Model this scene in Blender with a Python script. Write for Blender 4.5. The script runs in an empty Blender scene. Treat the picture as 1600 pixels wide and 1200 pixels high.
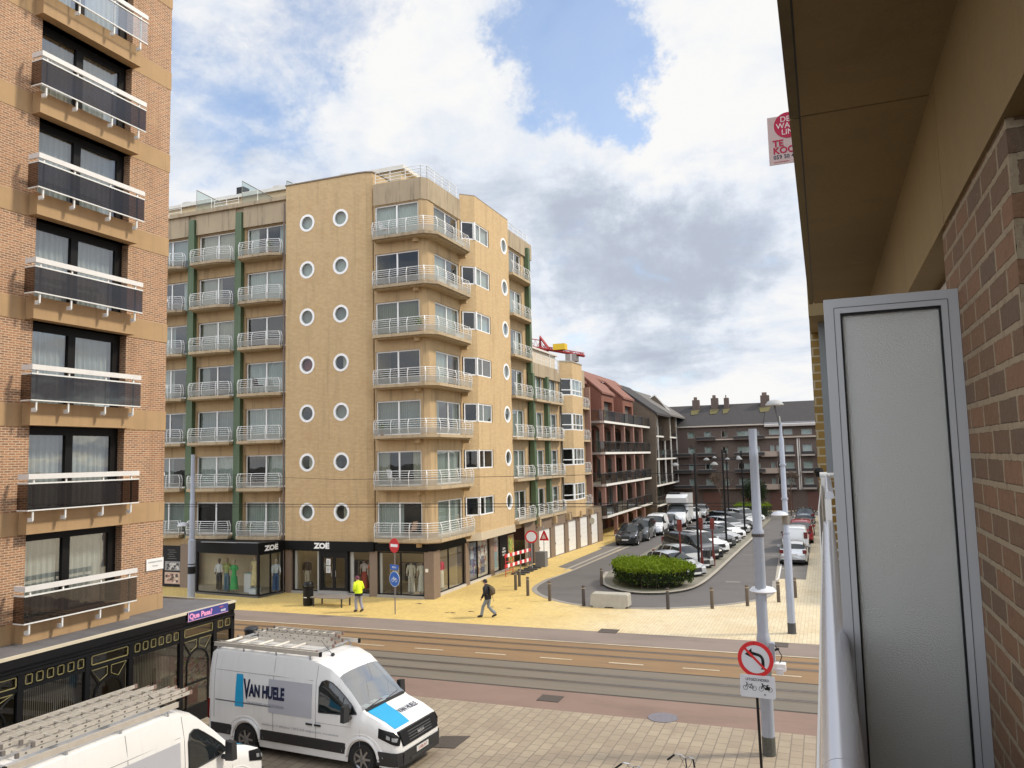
import bpy, bmesh, math, random
from mathutils import Vector, Matrix
SC = bpy.context.scene
COL = SC.collection
rnd = random.Random(7)
PI = math.pi
EYE = 7.4
# ---------------------------------------------------------------- camera
def make_camera():
    yaw, pitch, roll = math.radians(-21.43), math.radians(5.33), math.radians(-1.372)
    f = Vector((math.sin(yaw)*math.cos(pitch), math.cos(yaw)*math.cos(pitch), math.sin(pitch)))
    r = Vector((math.cos(yaw), -math.sin(yaw), 0)); u = r.cross(f)
    r2 = r*math.cos(roll)+u*math.sin(roll); u2 = -r*math.sin(roll)+u*math.cos(roll)
    cd = bpy.data.cameras.new('camera'); cam = bpy.data.objects.new('camera', cd); COL.objects.link(cam)
    cam.matrix_world = Matrix(((r2.x,u2.x,-f.x,0),(r2.y,u2.y,-f.y,0),(r2.z,u2.z,-f.z,EYE),(0,0,0,1)))
    cd.sensor_fit = 'HORIZONTAL'; cd.sensor_width = 36; cd.lens = 1231.2/1600*36
    cd.clip_start = 0.05; cd.clip_end = 3000
    SC.camera = cam
    def d(px, py):
        v = r2*((px-800)/1231.2) - u2*((py-600)/1231.2) + f
        return v.normalized()
    return d
DIR = make_camera()
# ---------------------------------------------------------------- light
SUN_EL, SUN_AZ = math.radians(44), math.atan2(.93, .36)      # azimuth from +Y towards +X
def make_light():
    sd = bpy.data.lights.new('sun', 'SUN'); so = bpy.data.objects.new('sun', sd); COL.objects.link(so)
    v = Vector((math.sin(SUN_AZ)*math.cos(SUN_EL), math.cos(SUN_AZ)*math.cos(SUN_EL), math.sin(SUN_EL)))
    so.rotation_euler = v.to_track_quat('Z', 'Y').to_euler()
    so.location = v*60
    sd.energy = 2.1; sd.angle = math.radians(7); sd.color = (1.0, .90, .74)
make_light()
VS = SC.view_settings
VS.view_transform = 'Standard'; VS.look = 'None'; VS.exposure = 0.58; VS.gamma = 1
SC.cycles.use_denoising = True
SC.cycles.max_bounces = 8; SC.cycles.transparent_max_bounces = 16
SC.cycles.caustics_reflective = False; SC.cycles.caustics_refractive = False
SC.cycles.sample_clamp_indirect = 6

class NT:
    """small helper for node trees"""
    def __init__(s, tree): s.t = tree; s.n = tree.nodes; s.l = tree.links
    def add(s, typ, **kw):
        n = s.n.new(typ)
        for k, v in kw.items():
            if k.startswith('i_'):
                key = k[2:]; key = int(key) if key.isdigit() else key.replace('_', ' ')
                s.set(n, key, v)
            else: setattr(n, k, v)
        return n
    def set(s, n, key, v):
        if isinstance(v, bpy.types.NodeSocket): s.l.new(v, n.inputs[key])
        elif isinstance(v, bpy.types.Node): s.l.new(v.outputs[0], n.inputs[key])
        else:
            inp = n.inputs[key]
            if hasattr(inp.default_value, '__len__') and hasattr(v, '__len__') and len(inp.default_value) == 4 and len(v) == 3: v = (*v, 1)
            inp.default_value = v
    def math(s, op, a, b=0.0, c=None, clamp=False):
        n = s.add('ShaderNodeMath', operation=op, use_clamp=clamp); s.set(n, 0, a); s.set(n, 1, b)
        if c is not None: s.set(n, 2, c)
        return n.outputs[0]
    def vmath(s, op, a, b=None):
        n = s.add('ShaderNodeVectorMath', operation=op); s.set(n, 0, a)
        if b is not None: s.set(n, 1, b)
        return n
    def mix(s, f, a, b, mode='MIX'):
        n = s.add('ShaderNodeMix', data_type='RGBA', blend_type=mode)
        s.set(n, 0, f); s.set(n, 6, a); s.set(n, 7, b); return n.outputs[2]
    def ramp(s, f, lo, hi):
        n = s.add('ShaderNodeMapRange', interpolation_type='SMOOTHSTEP'); s.set(n, 0, f); s.set(n, 1, lo); s.set(n, 2, hi); return n.outputs[0]
    def noise(s, vec, scale, detail=4, rough=.55):
        n = s.add('ShaderNodeTexNoise'); s.set(n, 'Vector', vec); s.set(n, 'Scale', scale); s.set(n, 'Detail', detail); s.set(n, 'Roughness', rough); return n.outputs[0]

def make_world():
    w = bpy.data.worlds.new('World'); SC.world = w; w.use_nodes = True
    t = NT(w.node_tree); t.n.clear()
    sky = t.add('ShaderNodeTexSky', sky_type='NISHITA', sun_disc=False, sun_elevation=SUN_EL, sun_rotation=SUN_AZ, air_density=1.0, dust_density=.6, ozone_density=2.0)
    tc = t.add('ShaderNodeTexCoord').outputs['Generated']
    sep = t.add('ShaderNodeSeparateXYZ', i_0=tc)
    z = t.math('MAXIMUM', sep.outputs[2], 0.0)
    den = t.math('ADD', z, .22)
    cx = t.math('DIVIDE', sep.outputs[0], den); cy = t.math('DIVIDE', sep.outputs[1], den)
    p = t.add('ShaderNodeCombineXYZ', i_0=cx, i_1=cy, i_2=3.7).outputs[0]
    warp = t.add('ShaderNodeTexNoise', i_Vector=p, i_Scale=1.6, i_Detail=3.0)
    p2 = t.vmath('ADD', p, t.vmath('MULTIPLY', warp.outputs[1], (.35, .35, 0)).outputs[0]).outputs[0]
    n1 = t.noise(p2, 1.9, 9, .60)
    n2 = t.noise(t.vmath('ADD', p2, (.07, .05, 2.0)).outputs[0], 1.35, 7, .55)
    n3 = t.noise(p2, 6.5, 7, .62)
    def blob(px, py, rad, amp):
        d = DIR(px, py)
        dp = t.vmath('DISTANCE', tc, (d.x, d.y, d.z)).outputs['Value']
        return t.math('MULTIPLY', t.ramp(dp, rad, rad*.15), amp)
    # openings of blue sky (negative) and solid cloud banks (positive), by direction
    w2 = t.add('ShaderNodeTexNoise', i_Vector=tc, i_Scale=5.0, i_Detail=6.0, i_Roughness=.65)
    w3 = t.add('ShaderNodeTexNoise', i_Vector=tc, i_Scale=17.0, i_Detail=7.0, i_Roughness=.7)
    tcw = t.vmath('ADD', tc, t.vmath('MULTIPLY', t.vmath('SUBTRACT', w2.outputs[1], (.5, .5, .5)).outputs[0], (.30, .30, .24)).outputs[0]).outputs[0]
    tcw = t.vmath('ADD', tcw, t.vmath('MULTIPLY', t.vmath('SUBTRACT', w3.outputs[1], (.5, .5, .5)).outputs[0], (.12, .12, .10)).outputs[0]).outputs[0]
    def blob(px, py, rad, amp):
        d = DIR(px, py)
        dp = t.vmath('DISTANCE', tcw, (d.x, d.y, d.z)).outputs['Value']
        return t.math('MULTIPLY', t.ramp(dp, rad*1.25, 0.0), amp)
    cov = t.math('ADD', t.math('MULTIPLY', t.math('SUBTRACT', n1, .5), 1.5), .66)
    for a in ((870,140,.11,-.33),(900,60,.12,-.24),(820,20,.12,-.20),(990,80,.08,-.18),(510,10,.12,-.26),(620,-5,.12,-.22),(930,195,.08,-.18),(360,165,.12,-.20),(420,70,.14,-.10),(300,150,.12,-.14),
              (690,120,.13,.26),(1120,120,.15,.30),(1090,30,.12,.14),(560,200,.2,.14),(1000,260,.14,.24),(1180,600,.3,.2),(700,300,.3,.12),(300,290,.12,.06)):
        cov = t.math('ADD', cov, blob(*a))
    cov = t.math('ADD', cov, t.math('MULTIPLY', t.math('SUBTRACT', n3, .5), .5))
    mask = t.ramp(cov, .30, .70)
    shade = t.math('ADD', t.math('MULTIPLY', t.math('SUBTRACT', n2, .5), 1.9), .60)
    for a in ((1000,370,.15,-.50),(1110,400,.13,-.38),(880,340,.10,-.04),(960,440,.12,-.30),(860,450,.10,-.05),(560,250,.2,-.10),(330,160,.15,-.08),(1000,590,.12,-.12),(1180,130,.25,.40),(700,150,.2,.35),(1000,235,.14,.4),(1180,560,.2,.25),(900,510,.12,.2),(400,80,.2,.2),(650,60,.15,.2)):
        shade = t.math('ADD', shade, blob(*a))
    shade = t.math('ADD', shade, t.math('MULTIPLY', t.math('SUBTRACT', n3, .5), .8))
    cr = t.add('ShaderNodeValToRGB'); e = cr.color_ramp.elements
    e[0].position = .0; e[0].color = (.50,.55,.65,1); e[1].position = .95; e[1].color = (.97,.965,.955,1)
    k1 = e.new(.30); k1.color = (.62,.68,.78,1); k2 = e.new(.62); k2.color = (.80,.85,.93,1)
    t.l.new(t.ramp(shade, -.05, 1.0), cr.inputs[0])
    b1 = t.add('ShaderNodeBackground', i_Color=sky.outputs[0], i_Strength=.15)
    b2 = t.add('ShaderNodeBackground', i_Color=cr.outputs[0], i_Strength=t.math('ADD', t.math('MULTIPLY', t.ramp(sep.outputs[1], .30, -.45), 1.12), .665))  # extra cloud glow added behind the camera, out of view, to brighten facing fronts
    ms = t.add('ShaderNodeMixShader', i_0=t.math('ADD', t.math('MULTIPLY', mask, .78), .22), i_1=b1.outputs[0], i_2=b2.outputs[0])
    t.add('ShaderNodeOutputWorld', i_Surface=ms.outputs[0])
make_world()

# ---------------------------------------------------------------- materials
MATS = {}
def base_mat(name):
    m = bpy.data.materials.new(name); m.use_nodes = True
    t = NT(m.node_tree); t.n.clear()
    return m, t
def finish(t, col, rough=.6, metal=0.0, bump=None, bstr=.3, spec=.5, coat=0.0, bdist=.01, emis=None):
    b = t.add('ShaderNodeBsdfPrincipled'); t.set(b, 'Base Color', col); t.set(b, 'Roughness', rough); t.set(b, 'Metallic', metal); t.set(b, 'Specular IOR Level', spec); t.set(b, 'Coat Weight', coat)
    if emis: t.set(b, 'Emission Color', emis[0]); t.set(b, 'Emission Strength', emis[1])
    if bump is not None:
        bn = t.add('ShaderNodeBump', i_Strength=bstr, i_Distance=bdist); t.set(bn, 'Height', bump); t.l.new(bn.outputs[0], b.inputs['Normal'])
    t.add('ShaderNodeOutputMaterial', i_Surface=b.outputs[0])
    return b
def M(name, col, rough=.6, metal=0.0, var=.12, scale=3.0, spec=.5, coat=0.0, streak=0.0, bstr=0.0, bscale=40, dirt=None, emis=None, wear=0.0):
    if name in MATS: return MATS[name]
    m, t = base_mat(name)
    oc = t.add('ShaderNodeTexCoord').outputs['Object']
    n = t.noise(oc, scale, 6, .6)
    c = t.mix(n, tuple(max(0, x*(1-var)) for x in col)+(1,), tuple(min(1, x*(1+var)) for x in col)+(1,))
    if wear:
        c = t.mix(t.math('MULTIPLY', t.ramp(t.noise(t.vmath('MULTIPLY', oc, (.5,1.6,1)).outputs[0], .5, 9, .72), .46, .66), wear), c, tuple(x*.62 for x in col)+(1,))
        c = t.mix(t.math('MULTIPLY', t.ramp(t.noise(oc, 2.3, 6, .75), .60, .72), wear), c, tuple(x*1.4 for x in col)+(1,))
        c = t.mix(t.math('MULTIPLY', t.noise(oc, 35, 3, .8), .3), c, tuple(x*.5 for x in col)+(1,))
    if streak:
        sv = t.vmath('MULTIPLY', oc, (3.0, 3.0, .25)).outputs[0]
        sn = t.ramp(t.noise(sv, 1.4, 6, .65), .48, .72)
        c = t.mix(t.math('MULTIPLY', sn, streak), c, tuple(x*.38 for x in (dirt or col))+(1,))
    finish(t, c, rough, metal, t.noise(oc, bscale, 3) if bstr else None, bstr, spec, coat, emis=emis)
    MATS[name] = m; return m
def brick(name, c1, c2, mortar, bw=.21, bh=.065, ms=.012, mode='wall', big=.18, bstr=.5, bdist=.006, odd=None, rough=.8, offset=.5, blotch=None, streak=0.0, rag=0.0):
    """mode wall: u = x+y, v = z ; floor_y: rows run along Y ; floor_x: rows run along X"""
    m, t = base_mat(name)
    oc = t.add('ShaderNodeTexCoord').outputs['Object']
    rv = oc
    if rag:
        rn = t.add('ShaderNodeTexNoise', i_Vector=oc, i_Scale=28.0, i_Detail=5.0, i_Roughness=.7)
        rv = t.vmath('ADD', oc, t.vmath('MULTIPLY', t.vmath('SUBTRACT', rn.outputs[1], (.5,.5,.5)).outputs[0], (rag, rag, rag)).outputs[0]).outputs[0]
    s = t.add('ShaderNodeSeparateXYZ', i_0=rv)
    if mode == 'wall': v = t.add('ShaderNodeCombineXYZ', i_0=t.math('ADD', s.outputs[0], s.outputs[1]), i_1=s.outputs[2])
    elif mode == 'floor_y': v = t.add('ShaderNodeCombineXYZ', i_0=s.outputs[1], i_1=s.outputs[0])
    else: v = t.add('ShaderNodeCombineXYZ', i_0=s.outputs[0], i_1=s.outputs[1])
    b = t.add('ShaderNodeTexBrick', offset=offset, i_Vector=v.outputs[0], i_Color1=c1, i_Color2=c2, i_Mortar=mortar, i_Scale=1.0, i_Bias=0.0)
    t.set(b, 'Mortar Size', ms*.8); t.set(b, 'Mortar Smooth', .2); t.set(b, 'Brick Width', bw); t.set(b, 'Row Height', bh)
    c = b.outputs[0]
    if odd:   # some bricks of another burn
        cell = t.add('ShaderNodeTexBrick', offset=offset, i_Vector=v.outputs[0], i_Color1=(0,0,0,1), i_Color2=(1,1,1,1), i_Mortar=(0,0,0,1), i_Scale=1.0, i_Bias=-.45)
        t.set(cell, 'Mortar Size', ms*.8); t.set(cell, 'Brick Width', bw); t.set(cell, 'Row Height', bh)
        c = t.mix(t.math('MULTIPLY', cell.outputs[0], .8), c, (*odd, 1))
    n = t.noise(oc, .55, 7, .65)
    c = t.mix(t.math('MULTIPLY', t.ramp(n, .35, .7), big), c, tuple(x*.5 for x in c1)+(1,))
    if rag:
        c = t.mix(t.math('MULTIPLY', t.ramp(t.noise(oc, 38, 6, .75), .50, .68), .55), c, tuple(x*.45 for x in c1)+(1,))
        c = t.mix(t.math('MULTIPLY', t.ramp(t.noise(oc, 75, 4, .7), .60, .70), .35), c, (.45,.36,.27,1))
    n2 = t.noise(oc, 9, 5, .7)
    c = t.mix(t.math('MULTIPLY', n2, .35), c, tuple(min(1, x*1.25) for x in c2)+(1,))
    if streak: c = t.mix(t.math('MULTIPLY', t.ramp(t.noise(t.vmath('MULTIPLY', oc, (2.2, 2.2, .16)).outputs[0], 1.3, 7, .7), .48, .78), streak), c, tuple(x*.42 for x in c1)+(1,))
    if blotch: c = t.mix(t.math('MULTIPLY', t.ramp(t.noise(oc, 1.1, 8, .7), .52, .72), blotch[1]), c, (*blotch[0], 1))
    h = t.math('SUBTRACT', t.math('MULTIPLY', t.noise(oc, 60, 3), .25), b.outputs['Fac'])
    finish(t, c, rough, 0, h, bstr, .3, bdist=bdist)
    MATS[name] = m; return m
def glass(name, tint=(.75, .82, .82), refl=1.0, ior=1.75, rough=.01, wob=.0, k=1.6, rc=(1,1,1)):
    m, t = base_mat(name)
    tr = t.add('ShaderNodeBsdfTransparent', i_Color=tint)
    gl = t.add('ShaderNodeBsdfGlossy', i_Color=(*rc, 1), i_Roughness=rough)
    lw = t.add('ShaderNodeLayerWeight'); t.set(lw, 'Blend', .5)
    f = t.math('POWER', lw.outputs['Facing'], 3.0)
    r0 = ((ior-1)/(ior+1))**2*k
    fac = t.math('ADD', t.math('MULTIPLY', f, 1-r0), r0, clamp=True)
    if wob:
        oc = t.add('ShaderNodeTexCoord').outputs['Object']
        bn = t.add('ShaderNodeBump', i_Strength=wob, i_Distance=.02); t.set(bn, 'Height', t.noise(oc, 1.3, 2)); t.l.new(bn.outputs[0], gl.inputs['Normal'])
    ms = t.add('ShaderNodeMixShader', i_0=fac, i_1=tr.outputs[0], i_2=gl.outputs[0])
    t.add('ShaderNodeOutputMaterial', i_Surface=ms.outputs[0])
    MATS[name] = m; return m

BUFF = brick('buff_brick', (.60,.43,.235), (.50,.35,.18), (.36,.265,.16), .21, .075, .013, big=.12, bstr=.35, bdist=.006, blotch=((.46,.28,.13), .30), streak=.5)
TOWERB = brick('tower_brick', (.50,.24,.115), (.27,.14,.08), (.62,.47,.33), .19, .062, .019, odd=(.13,.09,.07), big=.18, bstr=1.0, bdist=.02, blotch=((.56,.37,.22), .45), streak=.45, rag=.008)
OURB = brick('red_wall_brick', (.215,.118,.068), (.135,.085,.052), (.31,.26,.18), .205, .073, .012, odd=(.085,.075,.065), big=.30, bstr=1.0, bdist=.012, blotch=((.17,.13,.09), .5), rag=.012)
COLB = brick('ochre_brick', (.27,.17,.05), (.22,.14,.04), (.42,.37,.26), .24, .12, .016, big=.15)
REDB = brick('terracotta_brick', (.20,.075,.048), (.16,.06,.04), (.25,.14,.10), .21, .065, .01)
BROWNB = brick('brown_brick', (.14,.10,.07), (.105,.08,.055), (.17,.14,.11), .21, .065, .01)
FARB = brick('far_brown_brick', (.10,.068,.055), (.08,.055,.045), (.15,.12,.10), .21, .065, .01)
CONC = M('beige_concrete', (.42,.325,.205), .85, var=.15, scale=.8, streak=.5, bstr=.2)
CONCD = M('stained_concrete', (.36,.285,.19), .85, var=.2, scale=.7, streak=.8, bstr=.2)
LINT = M('ochre_render', (.43,.305,.165), .85, var=.14, scale=1.2, streak=.6)
BAND = M('sand_concrete_band', (.42,.275,.145), .9, var=.16, scale=1.5, streak=.18, bstr=.3, bscale=120)
GREEN = M('green_paint', (.075,.115,.055), .6, var=.25, scale=1.5, streak=.35)
WHITE = M('white_frame', (.80,.80,.79), .35, var=.05)
RAILW = M('white_rail', (.74,.74,.72), .4, var=.1, streak=.12)
BPANEL = glass('balcony_panel', (.62,.62,.60), ior=1.4)
def _bp():
    m, t = base_mat('wired_balcony_glass'); tr = t.add('ShaderNodeBsdfTransparent', i_Color=(.85,.86,.84,1)); d = t.add('ShaderNodeBsdfDiffuse', i_Color=(.58,.58,.55,1)); tl = t.add('ShaderNodeBsdfTranslucent', i_Color=(.4,.4,.38,1))
    a = t.add('ShaderNodeMixShader', i_0=.35, i_1=d.outputs[0], i_2=tl.outputs[0]); b = t.add('ShaderNodeMixShader', i_0=.45, i_1=tr.outputs[0], i_2=a.outputs[0]); t.add('ShaderNodeOutputMaterial', i_Surface=b.outputs[0]); return m
BPANEL = _bp()
BLACK = M('black_paint', (.007,.007,.008), .4, var=.2, spec=.25)
DARKF = M('dark_frame', (.009,.008,.008), .5, var=.2, spec=.2)
STONE = M('brown_stone', (.20,.145,.105), .6, var=.15, scale=5, streak=.15)
GREYST = M('grey_stone', (.30,.28,.25), .7, var=.12, scale=4)
GREYP = M('grey_pole_paint', (.33,.36,.42), .45, var=.10, scale=3, streak=.25)
ALU = M('aluminium', (.36,.37,.385), .38, metal=.2, var=.05, scale=2)
ALUW = M('brushed_rail', (.62,.62,.66), .25, metal=.6, var=.04)
LADDER = M('ladder_aluminium', (.60,.56,.50), .42, metal=.4, var=.2, scale=6)
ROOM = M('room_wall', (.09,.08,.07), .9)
SHOPW = M('shop_wall', (.50,.41,.27), .85, var=.15)
ROOF = M('slate_roof', (.038,.034,.034), .9, var=.3, scale=2, streak=.3)
FELT = M('roof_felt', (.14,.13,.13), .8, var=.4, scale=1.5, bstr=.3)
REDROOF = M('red_tile_roof', (.20,.085,.06), .8, var=.2, scale=3, streak=.2)
LEAD = M('lead_trim', (.12,.11,.10), .85)
GLASS = glass('window_glass', (.68,.74,.71), ior=1.60, wob=.06, k=.75)
SHOPG = glass('shop_glass', (.88,.90,.88), ior=1.3, k=.8)
SMOKE = glass('smoked_glass', (.11,.085,.075), ior=1.62, wob=.15, rc=(.66,.62,.62))
TGLASS = glass('tower_window_glass', (.72,.76,.76), ior=2.0, wob=.12)
CLEARB = glass('clear_balcony_glass', (.80,.82,.80), ior=2.4, wob=.15)
BALG = glass('balustrade_glass', (.62,.70,.66), ior=1.5)
CARG = M('car_glass', (.012,.016,.018), .04, var=.1, spec=.8)
WSG = glass('windscreen_glass', (.66,.76,.74), ior=2.9)
TYRE = M('tyre_rubber', (.014,.014,.014), .85)
RIM = M('wheel_rim', (.30,.30,.31), .3, metal=.8)
PLASTIC = M('black_plastic', (.02,.02,.022), .55)
CHROME = M('headlamp_glass', (.55,.57,.6), .1, metal=.6)
TAIL = M('tail_lamp', (.13,.008,.008), .2)
PLATE = M('number_plate', (.62,.62,.60), .4)
VANW = M('van_white', (.77,.77,.765), .24, var=.04, coat=.5, streak=.10)
VANB = M('van_blue_film', (.02,.34,.62), .3, var=.05)
NAVY = M('navy_lettering', (.012,.018,.06), .4)
VANG = M('van_grey_film', (.44,.45,.50), .3, var=.04)
CURT = [M('sheer_curtain', (.56,.58,.56), .9, var=.08), M('cream_curtain', (.50,.46,.38), .9, var=.1), M('grey_curtain', (.30,.32,.31), .9, var=.1), M('olive_curtain', (.22,.22,.14), .9, var=.12)]
SKIN = M('skin', (.48,.28,.20), .6)
def mcol(r, g, b, rough=.7, **k):
    nm = 'tone_%02d_%02d_%02d_%02d' % (r*99, g*99, b*99, rough*99)
    return M(nm, (r, g, b), rough, **k)

# ---------------------------------------------------------------- objects
BASE = {}
def tag(o, label, cat=None, group=None, kind=None):
    if label: o['label'] = label
    if cat: o['category'] = cat
    if group: o['group'] = group
    if kind: o['kind'] = kind
    return o
def thing(name, label, cat, loc=(0,0,0), rotz=0.0, group=None):
    o = bpy.data.objects.new(name, None); COL.objects.link(o); o.empty_display_size = .3
    o.location = loc; o.rotation_euler = (0, 0, rotz); BASE[o.name] = Vector(loc) if not rotz else Vector((0,0,0))
    return tag(o, label, cat, group)
def local(t):      # thing whose parts are given in its own frame
    BASE[t.name] = Vector((0,0,0)); return t
class MB:
    def __init__(s): s.v = []; s.f = []; s.m = []; s.mi = []
    def idx(s, m):
        if m not in s.m: s.m.append(m)
        return s.m.index(m)
    def face(s, pts, m):
        k = len(s.v); s.v += [Vector(p) for p in pts]; s.f.append(tuple(range(k, k+len(pts)))); s.mi.append(s.idx(m))
    def mesh(s, verts, faces, m):
        k = len(s.v); s.v += [Vector(p) for p in verts]
        i = s.idx(m)
        for f in faces: s.f.append(tuple(k+j for j in f)); s.mi.append(i)
    def hexa(s, p, m):
        s.mesh(p, [(0,3,2,1),(4,5,6,7),(0,1,5,4),(1,2,6,5),(2,3,7,6),(3,0,4,7)], m)
    def box(s, x0, y0, z0, x1, y1, z1, m):
        s.hexa([(x0,y0,z0),(x1,y0,z0),(x1,y1,z0),(x0,y1,z0),(x0,y0,z1),(x1,y0,z1),(x1,y1,z1),(x0,y1,z1)], m)
    def fbox(s, F, u0, u1, z0, z1, n0, n1, m):
        s.hexa([F(u0,z0,n0),F(u1,z0,n0),F(u1,z0,n1),F(u0,z0,n1),F(u0,z1,n0),F(u1,z1,n0),F(u1,z1,n1),F(u0,z1,n1)], m)
    def prism(s, poly, z0, z1, m, cap=True):      # poly in XY
        n = len(poly); k = len(s.v); i = s.idx(m)
        s.v += [Vector((x, y, z0)) for x, y in poly]+[Vector((x, y, z1)) for x, y in poly]
        for a in range(n): s.f.append((k+a, k+(a+1)%n, k+n+(a+1)%n, k+n+a)); s.mi.append(i)
        if cap: s.f.append(tuple(range(k+n-1, k-1, -1))); s.f.append(tuple(range(k+n, k+2*n))); s.mi += [i, i]
    def extr(s, pts, vec, m):      # closed polygon extruded by vec
        n = len(pts); k = len(s.v); i = s.idx(m); vec = Vector(vec)
        s.v += [Vector(p) for p in pts]+[Vector(p)+vec for p in pts]
        for a in range(n): s.f.append((k+a, k+(a+1)%n, k+n+(a+1)%n, k+n+a)); s.mi.append(i)
        s.f.append(tuple(range(k+n-1, k-1, -1))); s.f.append(tuple(range(k+n, k+2*n))); s.mi += [i, i]
    def path(s, pts, r, m, n=6, caps=True, sq=False):
        pts = [Vector(p) for p in pts]; k0 = len(s.v); i = s.idx(m); N = len(pts)
        rs = r if hasattr(r, '__len__') else [r]*N
        up = None
        for j, p in enumerate(pts):
            d = (pts[min(j+1, N-1)]-pts[max(j-1, 0)])
            if d.length < 1e-9: d = Vector((0,0,1))
            d.normalize()
            a = d.cross(Vector((0,0,1)))
            if a.length < .15: a = d.cross(Vector((0,1,0)))
            if up is not None and a.dot(up) < 0: a = -a
            a.normalize(); b = d.cross(a); up = a
            for q in range(n):
                th = 2*PI*(q+(.5 if sq else 0))/n
                s.v.append(p+(a*math.cos(th)+b*math.sin(th))*rs[j])
        for j in range(N-1):
            for q in range(n):
                s.f.append((k0+j*n+q, k0+j*n+(q+1)%n, k0+(j+1)*n+(q+1)%n, k0+(j+1)*n+q)); s.mi.append(i)
        if caps:
            s.f.append(tuple(k0+q for q in range(n-1, -1, -1))); s.f.append(tuple(k0+(N-1)*n+q for q in range(n))); s.mi += [i, i]
    def rings(s, rings, m, cap0=True, cap1=True):   # rings of equal count
        n = len(rings[0]); k = len(s.v); i = s.idx(m)
        for r in rings: s.v += [Vector(p) for p in r]
        for j in range(len(rings)-1):
            for q in range(n): s.f.append((k+j*n+q, k+j*n+(q+1)%n, k+(j+1)*n+(q+1)%n, k+(j+1)*n+q)); s.mi.append(i)
        if cap0: s.f.append(tuple(k+q for q in range(n-1,-1,-1))); s.mi.append(i)
        if cap1: s.f.append(tuple(k+(len(rings)-1)*n+q for q in range(n))); s.mi.append(i)
    def lathe(s, prof, c, m, n=14, sx=1, sy=1):
        s.rings([[(c[0]+r*sx*math.cos(2*PI*q/n), c[1]+r*sy*math.sin(2*PI*q/n), c[2]+z) for q in range(n)] for r, z in prof], m)
    def disc(s, c, ax, r, m, th=.01, n=24):   # ax: normal
        ax = Vector(ax).normalized(); a = ax.orthogonal().normalized(); b = ax.cross(a); c = Vector(c)
        s.extr([c+(a*math.cos(2*PI*q/n)+b*math.sin(2*PI*q/n))*r for q in range(n)], ax*th, m)
    def holed(s, F, u0, u1, z0, z1, holes, m, depth=.2, n=0.0, rm=None):
        us = sorted({u0, u1, *[max(u0, min(u1, h[i])) for h in holes for i in (0, 1)]}); zs = sorted({z0, z1, *[max(z0, min(z1, h[i])) for h in holes for i in (2, 3)]})
        for a, b in zip(us, us[1:]):
            for c, d in zip(zs, zs[1:]):
                uc, zc = (a+b)/2, (c+d)/2
                if any(h[0] < uc < h[1] and h[2] < zc < h[3] for h in holes): continue
                s.face([F(a,c,n),F(b,c,n),F(b,d,n),F(a,d,n)], m)
        for h in holes:
            a, b, c, d = h[:4]; q = rm or m
            s.face([F(a,c,n),F(a,d,n),F(a,d,n-depth),F(a,c,n-depth)], q); s.face([F(b,c,n),F(b,c,n-depth),F(b,d,n-depth),F(b,d,n)], q)
            s.face([F(a,c,n),F(a,c,n-depth),F(b,c,n-depth),F(b,c,n)], q); s.face([F(a,d,n),F(b,d,n),F(b,d,n-depth),F(a,d,n-depth)], q)
    def roundhole(s, F, u, z, r, R, m, depth=.2, n=0.0, N=32):  # fills square (2R) around a circle r
        def sq(t):
            c, d = math.cos(t), math.sin(t); k = R/max(abs(c), abs(d)); return u+c*k, z+d*k
        ts = [2*PI*i/N for i in range(N)]
        for i in range(N):
            t0, t1 = ts[i], ts[(i+1)%N]
            a = sq(t0); b = sq(t1)
            s.face([F(u+r*math.cos(t0), z+r*math.sin(t0), n), F(*a, n), F(*b, n), F(u+r*math.cos(t1), z+r*math.sin(t1), n)], m)
            s.face([F(u+r*math.cos(t0), z+r*math.sin(t0), n), F(u+r*math.cos(t1), z+r*math.sin(t1), n), F(u+r*math.cos(t1), z+r*math.sin(t1), n-depth), F(u+r*math.cos(t0), z+r*math.sin(t0), n-depth)], m)
    def ringf(s, F, u, z, r0, r1, n0, n1, m, N=28):
        P = lambda r, t, n: F(u+r*math.cos(t), z+r*math.sin(t), n)
        for i in range(N):
            a, b = 2*PI*i/N, 2*PI*(i+1)/N
            s.face([P(r0,a,n1),P(r1,a,n1),P(r1,b,n1),P(r0,b,n1)], m)
            s.face([P(r1,a,n1),P(r1,a,n0),P(r1,b,n0),P(r1,b,n1)], m); s.face([P(r0,a,n0),P(r0,a,n1),P(r0,b,n1),P(r0,b,n0)], m)
    def build(s, name, parent=None, smooth=None, label=None, recalc=True, mod=None):
        me = bpy.data.meshes.new(name)
        off = BASE.get(parent.name, Vector((0,0,0))) if parent else Vector((0,0,0))
        me.from_pydata([v-off for v in s.v], [], s.f)
        for m in s.m: me.materials.append(m)
        me.polygons.foreach_set('material_index', s.mi)
        if recalc or smooth:
            bm = bmesh.new(); bm.from_mesh(me)
            if smooth: bmesh.ops.remove_doubles(bm, verts=bm.verts, dist=.0004)
            bmesh.ops.recalc_face_normals(bm, faces=bm.faces); bm.to_mesh(me); bm.free()
        if smooth:
            me.polygons.foreach_set('use_smooth', [True]*len(me.polygons)); me.set_sharp_from_angle(angle=math.radians(smooth))
        me.update()
        o = bpy.data.objects.new(name, me); COL.objects.link(o)
        if parent: o.parent = parent; BASE[o.name] = off
        if label: o['label'] = label
        return o
def solo(mb, name, label, cat, group=None, smooth=None, kind=None, loc=None):
    if loc is not None:
        L = Vector(loc); mb.v = [v-L for v in mb.v]
    o = mb.build(name, None, smooth)
    if loc is not None: o.location = loc
    return tag(o, label, cat, group, kind)
def children(o): return [c for c in bpy.data.objects if c.parent == o]
KIDS = {}
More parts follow.
